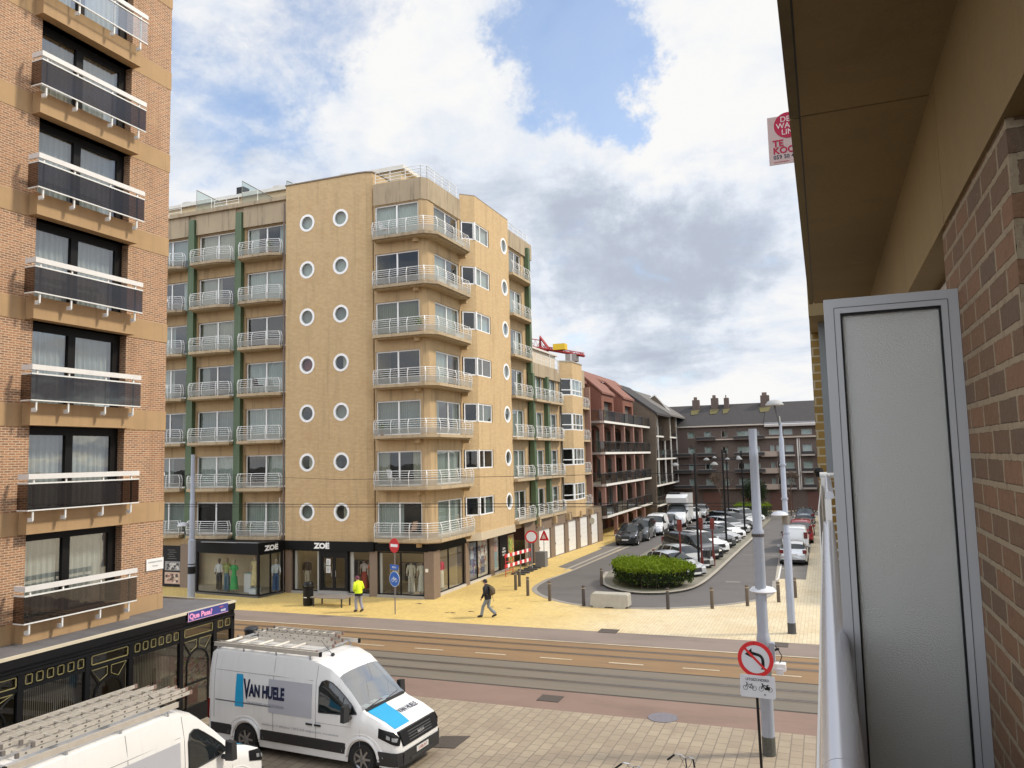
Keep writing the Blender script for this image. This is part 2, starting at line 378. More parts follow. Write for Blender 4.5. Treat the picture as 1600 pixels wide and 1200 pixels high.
def copy_tree(o, parent=None):
    c = o.copy(); COL.objects.link(c); c.parent = parent; BASE[c.name] = BASE.get(o.name, Vector((0,0,0)))
    for ch in children(o): copy_tree(ch, c)
    return c
def text_mb(mb, s, size, mat, place, bold=.0, align='CENTER', squeeze=1.0, depth=.004, shear=0.0):
    """place(x, y, d) maps text plane coordinates and depth to world"""
    cu = bpy.data.curves.new('lettering', 'FONT'); cu.body = s; cu.size = size; cu.align_x = align; cu.offset = bold*size; cu.resolution_u = 3; cu.shear = shear
    o = bpy.data.objects.new('lettering', cu); COL.objects.link(o)
    me = bpy.data.meshes.new_from_object(o.evaluated_get(bpy.context.evaluated_depsgraph_get()))
    vs = [v.co.copy() for v in me.vertices]; fs = [tuple(p.vertices) for p in me.polygons]
    mb.mesh([place(v.x*squeeze, v.y, 0) for v in vs], fs, mat)
    bpy.data.objects.remove(o); bpy.data.curves.remove(cu); bpy.data.meshes.remove(me)
def FR(o, u, n):
    o, u, n = Vector(o), Vector(u).normalized(), Vector(n).normalized()
    return lambda a, z, d=0.0: o+u*a+n*d+Vector((0, 0, z))
FS = lambda y: FR((0, y, 0), (1,0,0), (0,-1,0))     # facade looking to -Y
FE = lambda x: FR((x, 0, 0), (0,1,0), (1,0,0))      # facade looking to +X
FACE = MB()
def curtain(mb, F, u0, u1, z0, z1, n, mat, wave=.03, per=.13):
    k = max(4, int((u1-u0)/per*4)); ph = rnd.random()*6
    pts = []
    for i in range(k+1):
        u = u0+(u1-u0)*i/k
        pts.append((u, n+wave*math.sin(2*PI*(u-u0)/per+ph+.8*math.sin(u*5+ph))))
    for (a, na), (b, nb) in zip(pts, pts[1:]): mb.face([F(a,z0,na),F(b,z0,nb),F(b,z1,nb),F(a,z1,na)], mat)
def window(par, F, u0, u1, z0, z1, n=0.0, cols=2, fw=.07, fm=None, gm=None, style=None, rows=None, sill=False, dep=.07, splits=None, back=True):
    fm = fm or WHITE; gm = gm or GLASS
    mb = MB()
    mb.fbox(F, u0, u1, z1-fw, z1, n-dep, n, fm); mb.fbox(F, u0, u1, z0, z0+fw, n-dep, n, fm)
    mb.fbox(F, u0, u0+fw, z0+fw, z1-fw, n-dep, n, fm); mb.fbox(F, u1-fw, u1, z0+fw, z1-fw, n-dep, n, fm)
    for sfr in (splits if splits is not None else [i/cols for i in range(1, cols)]):
        c = u0+(u1-u0)*sfr; mb.fbox(F, c-fw*.6, c+fw*.6, z0+fw, z1-fw, n-dep+.002, n-.003, fm)
    for r in rows or ():
        c = z0+(z1-z0)*r; mb.fbox(F, u0+fw, u1-fw, c-fw*.45, c+fw*.45, n-dep+.004, n-.005, fm)
    if sill: mb.fbox(F, u0-.04, u1+.04, z0-.05, z0, n-dep, n+.10, GREYST)
    w = mb.build('window', par)
    g = MB(); g.face([F(u0+fw,z0+fw,n-dep*.6),F(u1-fw,z0+fw,n-dep*.6),F(u1-fw,z1-fw,n-dep*.6),F(u0+fw,z1-fw,n-dep*.6)], gm); g.build('pane', w, recalc=False)
    if style is None: style = rnd.choice(['full', 'full', 'sides', 'half', 'none', 'full', 'left', 'blind'])
    c = MB(); nn = n-dep-.12; W = u1-u0; mt = rnd.choice([CURT[0], CURT[0], CURT[0], CURT[1], CURT[2], CURT[2], CURT[3]])
    if style == 'full': curtain(c, F, u0, u1, z0, z1, nn, mt)
    elif style == 'full0': curtain(c, F, u0, u1, z0, z1, nn, CURT[0])
    elif style == 'sides': curtain(c, F, u0, u0+W*.25, z0, z1, nn, mt); curtain(c, F, u1-W*.22, u1, z0, z1, nn, mt)
    elif style == 'half': curtain(c, F, u0+W*.5, u1, z0, z1, nn, mt)
    elif style == 'left': curtain(c, F, u0, u0+W*.55, z0, z1, nn, mt)
    elif style == 'blind':
        zb = z0+(z1-z0)*rnd.uniform(.0,.5); c.face([F(u0,zb,nn),F(u1,zb,nn),F(u1,z1,nn),F(u0,z1,nn)], CURT[2])
    if c.v: c.build('curtain', w, recalc=False)
    return w
# ---------------------------------------------------------------- ground and roads
def sheet(name, poly, z, m, label=None, th=None, kind='structure'):
    mb = MB(); mb.face([(x, y, z) for x, y in poly], m)
    o = mb.build(name, None, recalc=False); o['kind'] = kind
    return o
def ground():
    def soft(P, n=2, closed=False):
        for _ in range(n):
            Q = [] if closed else [P[0]]
            for a, b in (zip(P, P[1:]+P[:1]) if closed else zip(P, P[1:])): Q += [(a[0]*.75+b[0]*.25, a[1]*.75+b[1]*.25), (a[0]*.25+b[0]*.75, a[1]*.25+b[1]*.75)]
            P = Q if closed else Q+[P[-1]]
        return P
    under = M('packed_earth', (.13,.12,.11), .9, var=.3)
    sheet('ground', [(-900,-900),(900,-900),(900,1500),(-900,1500)], -.004, under)
    near = brick('beige_pavers', (.39,.32,.235), (.325,.27,.20), (.15,.125,.10), .44, .30, .020, 'floor_y', big=.45, bstr=.3, bdist=.004, odd=(.30,.225,.17), rough=.7, blotch=((.25,.19,.15), .5), rag=.008)
    sheet('near_pavement', [(-70,-40),(40,-40),(40,22.6),(-70,22.6)], .004, near)
    # yellow pavers turning cream to the right
    m, t = base_mat('yellow_pavers')
    oc = t.add('ShaderNodeTexCoord').outputs['Object']; s = t.add('ShaderNodeSeparateXYZ', i_0=oc)
    v = t.add('ShaderNodeCombineXYZ', i_0=s.outputs[1], i_1=s.outputs[0])
    def br(c1, c2, mo):
        b = t.add('ShaderNodeTexBrick', i_Vector=v.outputs[0], i_Color1=c1, i_Color2=c2, i_Mortar=mo, i_Scale=1.0)
        t.set(b, 'Mortar Size', .006); t.set(b, 'Brick Width', .30); t.set(b, 'Row Height', .15); return b
    b1 = br((.66,.485,.17), (.58,.42,.145), (.38,.27,.10)); b2 = br((.64,.545,.37), (.57,.475,.32), (.33,.27,.18))
    f = t.ramp(t.math('ADD', s.outputs[0], t.math('MULTIPLY', t.noise(oc, .4, 4), 5.0)), -13, -3)
    c = t.mix(f, b1.outputs[0], b2.outputs[0])
    c = t.mix(t.math('MULTIPLY', t.ramp(t.noise(oc, .35, 8, .7), .42, .75), .45), c, (.40,.27,.11,1))
    c = t.mix(t.math('MULTIPLY', t.ramp(t.noise(oc, 3, 6, .7), .55, .72), .6), c, (.30,.22,.12,1))
    finish(t, c, .6, 0, t.math('MULTIPLY', b1.outputs['Fac'], -1), .2, .4, bdist=.003)
    yel = m
    sheet('far_pavement', [(-90,33.0),(60,33.0),(60,130),(-90,130)], .004, yel)
    def band(name, col, y0, y1, z=.004, **k):
        sheet(name, [(-200,y0),(200,y0),(200,y1),(-200,y1)], z, M(name+'_surface', col, .8, scale=.8, bstr=.15, bscale=60, wear=.45, **k))
    band('cycle_path', (.245,.165,.13), 22.6, 24.5, var=.16)
    def lane(name, y0, y1, col, col2, rails):
        m, t = base_mat(name+'_surface')
        oc = t.add('ShaderNodeTexCoord').outputs['Object']; s = t.add('ShaderNodeSeparateXYZ', i_0=oc)
        n = t.noise(t.vmath('MULTIPLY', oc, (.25, 2.5, 1)).outputs[0], 1.5, 8, .7)
        n2 = t.noise(oc, 14, 4, .8)
        c = t.mix(t.ramp(n, .35, .68), (*col, 1), (*col2, 1))
        c = t.mix(t.math('MULTIPLY', n2, .35), c, tuple(x*.55 for x in col)+(1,))
        for r in rails:   # rust and grease along the grooves
            d = t.math('ABSOLUTE', t.math('SUBTRACT', s.outputs[1], r))
            c = t.mix(t.math('MULTIPLY', t.ramp(d, .28, .03), .5), c, (.07,.04,.02,1))
        finish(t, c, .75, 0, t.noise(oc, 50, 3), .15)
        sheet(name, [(-200,y0),(200,y0),(200,y1),(-200,y1)], .004, m)
    lane('tram_lane_near', 24.5, 27.5, (.165,.145,.115), (.195,.16,.12), (25.5, 26.5))
    lane('tram_lane_far', 27.5, 30.75, (.27,.165,.075), (.21,.135,.075), (29.05, 30.0))
    band('road_edge', (.235,.185,.155), 30.9, 33.0, var=.14)
    band('lane_joint', (.06,.05,.042), 24.42, 24.52, z=.009, var=.2)
    band('lane_joint', (.07,.055,.045), 27.40, 27.48, z=.009, var=.2)
    lm = M('road_marking', (.56,.47,.34), .7, var=.4, scale=4, wear=.8)
    sheet('edge_line', [(-200,30.78),(200,30.78),(200,30.90),(-200,30.90)], .012, lm)
    x = -60.0
    while x < 30:
        mb = MB(); mb.face([(x,28.14,.014),(x+1.25,28.14,.014),(x+1.25,28.26,.014),(x,28.26,.014)], lm)
        o = mb.build('lane_marking', None, recalc=False); o['kind'] = 'structure'
        x += 2.62
    steel = M('tram_rail_steel', (.30,.27,.25), .35, metal=.85, var=.4, scale=1); gr = M('rail_groove', (.02,.017,.014), .8)
    for y in (25.5, 26.5, 29.05, 30.0):
        mb = MB(); mb.box(-200, y-.03, -.1, 200, y+.03, .012, steel); mb.box(-200, y+.03, -.1, 200, y+.075, .010, gr); mb.box(-200, y+.075, -.1, 200, y+.10, .012, steel)
        o = mb.build('tram_rail', None); o['kind'] = 'structure'
    # side street
    asp = M('street_asphalt', (.125,.115,.11), .8, var=.14, scale=.6, bstr=.15, bscale=80, wear=.45)
    asp2 = M('drive_asphalt', (.17,.155,.14), .8, var=.1, wear=.4)
    kerb = M('kerb_concrete', (.36,.325,.27), .75, var=.15, scale=2)
    arc = [(-16.15,46.0),(-16.0,43.0),(-15.3,41.35),(-14.2,39.95),(-12.7,38.7),(-11.4,38.25),(-9.9,38.05),(-8.6,38.2),(-7.2,38.65),(-5.5,39.6),(-4.2,40.75),(-3.1,42.3),(-2.75,44.5),(-2.9,48.3)]
    arc = soft(arc, 2)
    sheet('street', arc+[(-2.95,101),(-13.3,101),(-14.5,80),(-15.3,58),(-15.6,49.5)], .008, asp)
    sheet('cross_street', [(-90,97),(60,97),(60,102.5),(-90,102.5)], .012, asp)
    def strip(name, pts, w, z, m, side=1):
        mb = MB(); P = [Vector((x, y, 0)) for x, y in pts]; O = []
        for j, p in enumerate(P):
            d = (P[min(j+1, len(P)-1)]-P[max(j-1, 0)]).normalized(); O.append(Vector((d.y, -d.x, 0))*w*side)
        for j in range(len(P)-1):
            a, b, oa, ob = P[j], P[j+1], O[j], O[j+1]
            mb.face([a+Vector((0,0,z)), b+Vector((0,0,z)), b+ob+Vector((0,0,z)), a+oa+Vector((0,0,z))], m)
        o = mb.build(name, None, recalc=False); o['kind'] = 'structure'
    kd = M('gutter_concrete', (.27,.25,.22), .8, var=.15, scale=2)
    strip('kerb_strip', arc, .28, .016, kd, -1)
    strip('gutter_strip', [(-16.1,45.4),(-15.75,49.2),(-15.5,57.7),(-15.1,67),(-14.65,80),(-13.4,97)], .16, .014, kerb, 1)
    strip('gutter_strip', [(-16.3,49.8),(-16.1,57.7),(-15.65,69),(-15.2,80),(-13.9,97)], .2, .014, kerb, 1)
    # parking strip and drive on the left
    sheet('driveway', [(-17.1,51.2),(-15.75,50.2),(-15.35,64),(-16.9,64)], .009, asp2)
    sheet('parking_strip', [(-17.3,62),(-15.35,62),(-13.9,95),(-16.0,95)], .010, asp2)
    # island
    isl = brick('island_setts', (.25,.235,.19), (.22,.20,.165), (.13,.13,.09), .22, .11, .012, 'floor_y', big=.4, bstr=.2, bdist=.003, blotch=((.12,.14,.06), .6))
    ip = [(-13.0,49.0),(-12.6,46.2),(-11.8,43.9),(-10.4,42.45),(-9.2,42.1),(-7.9,42.75),(-7.0,44.6),(-6.75,50),(-6.45,62),(-6.1,74),(-5.75,91),(-6.6,92.5),(-11.6,92.5),(-12.4,91)]
    ip = soft(ip[:8], 3)+ip[8:]
    mb = MB(); mb.prism(ip, .0, .12, isl); o = mb.build('parking_island', None); o['kind'] = 'structure'
    strip('island_kerb', ip[:-4], .22, .125, kerb, 1)
    soil = M('mossy_soil', (.085,.085,.035), .95, var=.5, scale=3, bstr=.6, bscale=8)
    sheet('planting_bed', soft([(-12.3,47.4),(-11.7,44.6),(-10.4,42.95),(-9.2,42.6),(-8.1,43.2),(-7.6,44.8),(-8.2,47.2),(-10.2,48.6)], 2, True), .128, soil)
    strip('gutter_strip', [(-3.05,48.4),(-3.2,52.9),(-3.45,62),(-3.6,97)], .22, .015, kerb, 1)
    sheet('parking_strip', [(-2.85,49.1),(-1.4,49.1),(-1.4,95),(-3.3,95),(-3.05,53)], .010, asp2)
    wl = M('white_road_paint', (.60,.59,.56), .7, var=.25, scale=5)
    strip('bay_line', [(-2.93,48.6),(-2.85,49.2),(-3.0,55.5)], .10, .018, wl, -1)
    strip('bay_line', [(-2.9,53.2),(-2.2,53.2)], .10, .019, wl)
    strip('street_patch', [(-5.9,60.1),(-3.5,60.1)], .5, .013, asp2)
    strip('street_patch', [(-5.7,47.4),(-4.9,47.5)], .25, .013, kd)
    strip('far_kerb', [(-60,103),(40,103)], .3, .13, kerb)
    def cover(pts, z=.02):
        mb = MB(); mb.prism(pts, 0, z, M('cast_iron', (.075,.06,.05), .7, var=.3, scale=10, bstr=.6, bscale=30)); return mb
    for p, l in (([(-10.0,18.77),(-9.25,18.91),(-9.23,19.85),(-9.97,19.61)], 'dark iron cover plate in the pavers beside the van nose'),
                 ([(-8.6,23.3),(-7.9,23.3),(-7.9,23.9),(-8.6,23.9)], 'square iron drain cover in the reddish strip'),
                 ([(-9.3,32.8),(-8.5,32.8),(-8.5,33.5),(-9.3,33.5)], 'iron cover on the edge of the yellow pavement'),
                 ([(-2.5,32.2),(-1.7,32.2),(-1.7,32.9),(-2.5,32.9)], 'iron drain grate in the road edge near the grey poles')):
        solo(cover(p), 'drain_cover', l, 'drain cover', 'iron covers in the ground')
    mb = MB(); mb.lathe([(0,0),(.42,0),(.42,.02),(0,.02)], (-4.65,22.85,0), M('manhole_bluegrey', (.17,.16,.18), .6, var=.3, scale=10), 20)
    solo(mb, 'manhole_cover', 'round blue grey manhole cover between the pavers and the reddish strip', 'manhole cover')
    # small stains and blotches on the yellow pavement
    for i, (x, y) in enumerate([(-17.4,35.0),(-17.15,35.12),(-15.9,36.9),(-14.9,36.8),(-16.4,35.6),(-19.9,36.8)]):
        mb = MB(); n = 9; r = [.05+.12*rnd.random() for _ in range(n)]
        mb.face([(x+r[k]*1.5*math.cos(2*PI*k/n), y+r[k]*math.sin(2*PI*k/n), .009) for k in range(n)], M('old_stain', (.13,.08,.035), .8))
        o = mb.build('pavement_stain', None, recalc=False); o['kind'] = 'structure'
ground()

# ---------------------------------------------------------------- curved white balcony railings
def offset_path(P, d):
    out = []
    for j, p in enumerate(P):
        a = (P[j]-P[j-1]).normalized() if j > 0 else None; b = (P[j+1]-P[j]).normalized() if j < len(P)-1 else None
        if a is None: a = b
        if b is None: b = a
        na, nb = Vector((a.y, -a.x)), Vector((b.y, -b.x)); n = (na+nb)
        n = n/max(.3, n.dot(na)) if n.length > 1e-6 else na
        out.append(p+n*d)
    return out
def railing(par, pts, z, h=.98, posts=1.0, side=1, ends=True, panel=True, pm=None, hs=((.40,.05),(.55,.05),(.70,.02),(.84,-.03)), r=.012):
    P = [Vector(p) for p in pts]; mb = MB()
    def at(d, zz): return [Vector((q.x, q.y, z+zz)) for q in offset_path(P, d*side)]
    mb.path(at(-.09, h), .020, RAILW, 6)
    for hh, d in hs: mb.path(at(d, hh), r, RAILW, 5)
    lens = []
    for a, b in zip(P, P[1:]):
        L = (b-a).length; n = max(1, round(L/posts)); lens.append((a, b, n))
    done = []
    for si, (a, b, n) in enumerate(lens):
        d = (b-a).normalized(); nn = Vector((d.y, -d.x))*side
        for k in range(n+1):
            if k == n and si < len(lens)-1: continue
            q = a+(b-a)*(k/n)
            mb.path([(q.x, q.y, z-.02), (q.x+nn.x*.05, q.y+nn.y*.05, z+.30), (q.x+nn.x*.05, q.y+nn.y*.05, z+.62), (q.x-nn.x*.05, q.y-nn.y*.05, z+.85), (q.x-nn.x*.09, q.y-nn.y*.09, z+h)], .022, RAILW, 5)
    rl = mb.build('railing', par)
    if panel:
        g = MB(); a0 = at(.035, .04); a1 = at(.035, .36)
        for j in range(len(P)-1): g.face([a0[j], a0[j+1], a1[j+1], a1[j]], pm or BPANEL)
        g.build('panel', par, recalc=False)
    return rl
def junk(par, x, y, z, kind):
    mb = MB()
    if kind == 0:
        mb.box(x-.5, y-.13, z, x+.5, y+.12, z+.36, mcol(.5,.5,.48))
    elif kind == 1:
        mb.lathe([(0,0),(.12,0),(.16,.3),(0,.3)], (x,y,z), mcol(.28,.15,.10), 10)
        for i in range(40):
            a = rnd.random()*6.3; rr = rnd.random()*.22; zz = z+.3+rnd.random()*.45; s = .06
            mb.face([(x+rr*math.cos(a),y+rr*math.sin(a),zz),(x+rr*math.cos(a)+s,y+rr*math.sin(a),zz+s*.5),(x+rr*math.cos(a),y+rr*math.sin(a)+s,zz+s)], mcol(.05,.11,.03))
        return tag(mb.build('potted_plant', None), None)
    return mb

# ---------------------------------------------------------------- main buff brick building
LV = [2.787*k for k in range(7)]
SB, WH = 3.02, 5.12        # slab bottom, window head at first level
def main_building():
    B = thing('apartment_building', 'tall buff brick corner apartment building with round windows and a fashion shop at street level', 'building', (-25, 44, 0))
    F = FS(38.4)
    styleC = ['full','none','full','none','full','half','full']
    # --- left wing
    w = MB(); bays = [(-47.4+.1,-44.25,),(-43.65,-40.65),(-39.95,-36.95),(-36.2,-33.2),(-32.45,-29.5)]
    holes = [(a, b, SB+.2+z, WH+z) for a, b in bays for z in LV]
    w.holed(F, -48, -29.2, 2.9, 21.95, holes, LINT, .25)
    w.build('wall', B, recalc=False)
    for bi, (a, b) in enumerate(bays):
        for k, z in enumerate(LV):
            st = None
            if bi == 4: st = ['full','half','full','full','none','full','sides'][k]
            window(B, F, a, b, SB+.2+z, WH+z, -.12, 2, .075, style=st)
            s = MB(); u0, u1 = a-.04, b+.06
            poly = [(u0, 38.4), (u0, 37.75), (u0+.2, 37.45), (u1-.75, 37.45), (u1, 37.78), (u1, 38.4)]
            s.prism(poly, SB+z, SB+z+.17, CONCD if k > 4 else CONC); s.prism([(x, y+.12) if y > 37.8 else (x+(.1 if x < (u0+u1)/2 else -.1), y+.12) for x, y in poly], SB+z-.06, SB+z, CONC)
            sl = s.build('balcony', B)
            railing(sl, [(u0+.03, 38.0), (u0+.03, 37.78), (u0+.24, 37.5), (u1-.78, 37.5), (u1-.06, 37.8), (u1-.06, 38.0)], SB+z+.17, h=.84, posts=1.0, side=1,
                    hs=((.36,.03),(.48,.03),(.60,.0),(.72,-.04)))
    g = MB()
    for u in (-44.0,-40.3,-36.55,-32.85):
        p = MB(); p.fbox(F, u-.24, u+.24, 2.75 if u > -34 else 2.1, 21.95, -.05, .30, GREEN); p.fbox(F, u-.36, u+.36, 21.96, 23.19, -.05, .12, CONCD); p.fbox(F, u-.22, u+.22, 21.95, 22.9, .121, .29, GREEN); p.build('green_pillar', B)
    for a, b in [(-48,-44.3),(-43.7,-40.6),(-40.0,-36.85),(-36.25,-33.15),(-32.55,-29.2)]:
        g.fbox(F, a, b, 21.9, 23.2, 0, .18, CONCD)
    g.fbox(F, -48, -29.2, 23.2, 23.42, -.3, .34, CONCD)
    g.build('parapet', B)
    d = MB(); d.path([(-29.32,38.0,.1),(-29.32,38.0,22.9)], .05, mcol(.16,.12,.10), 8); d.path([(-29.5,37.9,.1),(-29.5,37.9,5.4)], .045, mcol(.42,.38,.32), 8); d.build('downpipe', B)
    # --- stair tower with round windows
    F2 = FS(38.0); w = MB(); U = (-27.68, -25.36); R = .52
    zs = [4.58+2.818*k for k in range(7)]
    hol = [(u-R-.03, u+R+.03, z-R-.03, z+R+.03) for u in U for z in zs]
    w.holed(F2, -29.2, -24.2, 2.95, 23.95, hol, BUFF, 0)
    for u in U:
        for z in zs: w.roundhole(F2, u, z, R, R+.03, BUFF, .14)
    w.face([F2(-24.2,2.95),(-23.72,38.05,2.95),(-23.72,38.05,23.95),F2(-24.2,23.95)], BUFF); w.face([(-23.72,38.05,2.95),(-23.36,38.22,2.95),(-23.36,38.22,23.95),(-23.72,38.05,23.95)], BUFF)
    w.face([(-23.36,38.22,2.95),(-23.2,38.6,2.95),(-23.2,38.6,23.95),(-23.36,38.22,23.95)], BUFF); w.face([(-23.2,38.6,2.95),(-23.2,44,2.95),(-23.2,44,23.95),(-23.2,38.6,23.95)], BUFF)
    w.face([(-29.2,38.0,2.95),(-29.2,44,2.95),(-29.2,44,23.95),(-29.2,38.0,23.95)], BUFF)
    w.face([(-29.2,38.0,23.95),(-24.2,38.0,23.95),(-23.72,38.05,23.95),(-23.36,38.22,23.95),(-23.2,38.6,23.95),(-23.2,44,23.95),(-29.2,44,23.95)], FELT)
    w.build('stair_wall', B, recalc=False)
    cp = MB(); cp.prism([(-29.25,37.95),(-24.2,37.95),(-23.7,38.0),(-23.31,38.19),(-23.15,38.6),(-23.15,40),(-29.25,40)], 23.95, 24.02, mcol(.2,.16,.12)); cp.build('coping', B)
    for i, u in enumerate(U):
        for k, z in enumerate(zs):
            r = MB(); r.ringf(F2, u, z, R-.13, R, -.12, .02, WHITE); wo = r.build('round_window', B)
            p = MB(); n = 24; p.face([F2(u+(R-.1)*math.cos(2*PI*q/n), z+(R-.1)*math.sin(2*PI*q/n), -.06) for q in range(n)], GLASS); p.build('pane', wo, recalc=False)
            c = MB(); st = (i+k) % 3
            if (i, k) == (0, 3): c.face([F2(u-.5,z-.5,-.2),F2(u+.5,z-.5,-.2),F2(u+.5,z+.5,-.2),F2(u-.5,z+.5,-.2)], mcol(.22,.02,.02))
            elif st == 0 or k >= 4: curtain(c, F2, u-.5, u+.5, z-.5, z+.5, -.22, CURT[0] if k > 4 else CURT[2], .02, .1)
            elif st == 1: curtain(c, F2, u+.0, u+.5, z-.5, z+.5, -.22, CURT[1], .02, .1)
            if c.v: c.build('curtain', wo, recalc=False)
    # --- corner
    F3 = FS(38.1); w = MB(); CE = LINT
    w.holed(F3, -23.2, -20.15, 2.9, 21.95, [(-23.14, -20.34, SB+.2+z, WH+z) for z in LV], CE, .22)
    w.face([(-20.15,38.1,0),(-19.9,38.38,0),(-19.9,38.38,23.1),(-20.15,38.1,23.1)], CE)
    F4 = FE(-19.9)
    w.holed(F4, 38.38, 42.6, 2.9, 21.95, [(39.15, 42.35, SB+.2+z, WH+z) for z in LV], CE, .22)
    for z in LV:     # little haunches under the slabs
        w.fbox(F3, -20.55, -20.3, SB+z-.28, SB+z, 0, .3, CE); w.fbox(F4, 42.35, 42.58, SB+z-.28, SB+z, 0, .45, CE)
    w.build('corner_wall', B, recalc=False)
    st3 = ['left','sides','full','none','full','none','full']
    for k, z in enumerate(LV):
        window(B, F3, -23.14, -20.34, SB+.2+z, WH+z, -.08, 2, .075, style=st3[k])
        window(B, F4, 39.15, 42.35, SB+.2+z, WH+z, -.08, 2, .075, style=['full','full0','sides','left','full0','left','left'][k])
        s = MB(); poly = [(-23.15,38.3),(-22.95,37.45),(-19.7,37.45),(-19.1,38.0),(-19.1,42.3),(-19.5,42.7),(-20.0,42.7),(-20.0,38.4)]
        s.prism(poly, SB+z, SB+z+.17, CONCD if k > 4 else CONC); s.prism([(-23.1,38.3),(-22.8,37.62),(-19.8,37.62),(-19.28,38.1),(-19.28,42.2),(-20,42.6),(-20,38.4)], SB+z-.07, SB+z, CONC)
        sl = s.build('balcony', B)
        railing(sl, [(-23.1,38.0),(-22.93,37.52),(-19.72,37.52),(-19.17,38.03),(-19.17,42.25),(-19.5,42.6)], SB+z+.17, h=.84, posts=1.0, hs=((.36,.03),(.48,.03),(.60,.0),(.72,-.04)))
    g = MB(); g.fbox(F3, -23.2, -20.1, 21.9, 23.15, -.3, .05, CONCD); g.fbox(F4, 38.4, 42.7, 21.9, 23.15, -.3, .05, CONCD); g.prism([(-20.12,38.05),(-19.85,38.4),(-20.3,38.6)], 21.9, 23.15, CONCD)
    g.build('parapet', B)
    # --- bay on the side street
    w = MB(); F5 = FE(-19.2)
    wz = [(4.02+z, 5.12+z) for z in LV]
    w.holed(F5, 43.3, 48.8, 3.0, 23.5, [(43.3, 45.4, a, b) for a, b in wz]+[(47.35,48.55,4.58+2.818*k-.6,4.58+2.818*k+.6) for k in range(7)], BUFF, .0)
    for k in range(7): w.roundhole(F5, 47.95, 4.58+2.818*k, .55, .6, BUFF, .14)
    F6 = FR((-19.9,42.6,0), (.7,.7,0), (.7,-.7,0))
    zz = [3.0]+[q for a in wz for q in a]+[23.5]
    for a, b in zip(zz[::2], zz[1::2]): w.face([F6(0,a),F6(.99,a),F6(.99,b),F6(0,b)], BUFF)
    w.face([(-19.2,48.8,2.6),(-19.9,48.8,2.6),(-19.9,48.8,23.5),(-19.2,48.8,23.5)], BUFF)
    w.prism([(-19.9,42.6),(-19.2,43.3),(-19.2,48.8),(-19.9,48.8)], 23.49, 23.56, mcol(.25,.2,.15))
    for a, b in wz: w.prism([(-20.4,42.6),(-19.9,42.6),(-19.2,43.3),(-19.2,45.4),(-20.4,45.4)], a-.004, a, CE); w.box(-20.4, 45.4, a, -19.2, 45.45, b, CE)
    w.build('bay_wall', B, recalc=False)
    g = MB(); g.prism([(-19.88,42.55),(-19.15,43.28),(-19.15,48.83),(-19.88,48.83)], 2.56, 3.02, mcol(.50,.42,.30)); g.build('bay_base', B)
    for k, (a, b) in enumerate(wz):
        wo = window(B, F5, 43.36, 45.4, a, b, -.03, 2, .07, style=['half','none','full','none','full0','full0','full0'][k], splits=[.36])
        window(B, F6, .08, .92, a, b, -.02, 1, .07, fm=WHITE if k > 2 else WHITE, style='none')
        p = MB(); p.path([(-19.24,43.3,a),(-19.24,43.3,b)], .075, WHITE, 6); p.build('corner_post', wo)
    for k in range(7):
        z = 4.58+2.818*k; r = MB(); r.ringf(F5, 47.95, z, .42, .55, -.12, .02, WHITE); wo = r.build('round_window', B)
        p = MB(); p.face([F5(47.95+.44*math.cos(2*PI*q/24), z+.44*math.sin(2*PI*q/24), -.06) for q in range(24)], GLASS); p.build('pane', wo, recalc=False)
        c = MB(); curtain(c, F5, 47.4, 48.5, z-.5, z+.5, -.22, CURT[0 if k > 2 else 2], .02, .1)
        c.build('curtain', wo, recalc=False)
    # --- beyond the bay
    F7 = FE(-19.6); w = MB()
    w.holed(F7, 48.8, 54.2, 2.6, 22.0, [(49.9, 52.2, SB+.2+z, WH+z) for z in LV], LINT, .22); w.build('wall', B, recalc=False)
    for k, z in enumerate(LV):
        window(B, F7, 49.9, 52.2, SB+.2+z, WH+z, -.08, 2, .075, style=rnd.choice(['full0','left','half']))
        s = MB(); u1 = 52.9
        s.prism([(-19.6,48.83),(-18.9,48.83),(-18.9,52.2),(-19.2,u1),(-19.6,u1)], SB+z, SB+z+.17, CONC); sl = s.build('balcony', B)
        railing(sl, [(-18.96,48.9),(-18.96,52.2),(-19.3,u1-.08)], SB+z+.17, h=.84, posts=.95, hs=((.36,.03),(.48,.03),(.60,.0),(.72,-.04)))
    p = MB(); p.fbox(F7, 52.86, 53.24, 13.41, 22.6, -.05, .34, GREEN); p.build('green_pillar', B)
    g = MB(); g.fbox(F7, 48.8, 54.2, 21.95, 23.1, -.2, .12, CONCD); g.build('parapet', B)
    g = MB(); g.face([(-19.6,54.2,14),(-30,54.2,14),(-30,54.2,23.1),(-19.6,54.2,23.1)], CONC); g.build('end_wall', B, recalc=False)
    # --- roof, penthouse, inner walls
    r = MB(); r.prism([(-48,38.5),(-23.2,38.5),(-20.1,38.4),(-20.0,42.6),(-19.7,48.8),(-19.7,54.1),(-31,54.1),(-31,50),(-48,50)], 22.3, 22.5, FELT); r.build('roof', B)
    pm = brick('penthouse_boards', (.55,.43,.26), (.50,.39,.24), (.30,.23,.14), 4.0, .22, .012, big=.2)
    p = MB(); p.box(-48, 42, 22.5, -23.6, 47.5, 25.45, pm); p.box(-48.2, 41.8, 25.45, -23.3, 47.7, 25.68, mcol(.60,.57,.50)); p.prism([(-23.6,42.2),(-22.4,42.6),(-22.4,47.5),(-23.6,47.5)], 22.5, 24.7, pm); p.build('penthouse', B)
    v = MB()
    for x in (-33.6, -28.2, -41.5): v = MB(); v.lathe([(0,0),(.45,0),(.45,.35),(.6,.4),(.6,.5),(0,.55)], (x, 43.2, 25.65), mcol(.45,.43,.40), 14); v.build('roof_vent', B)
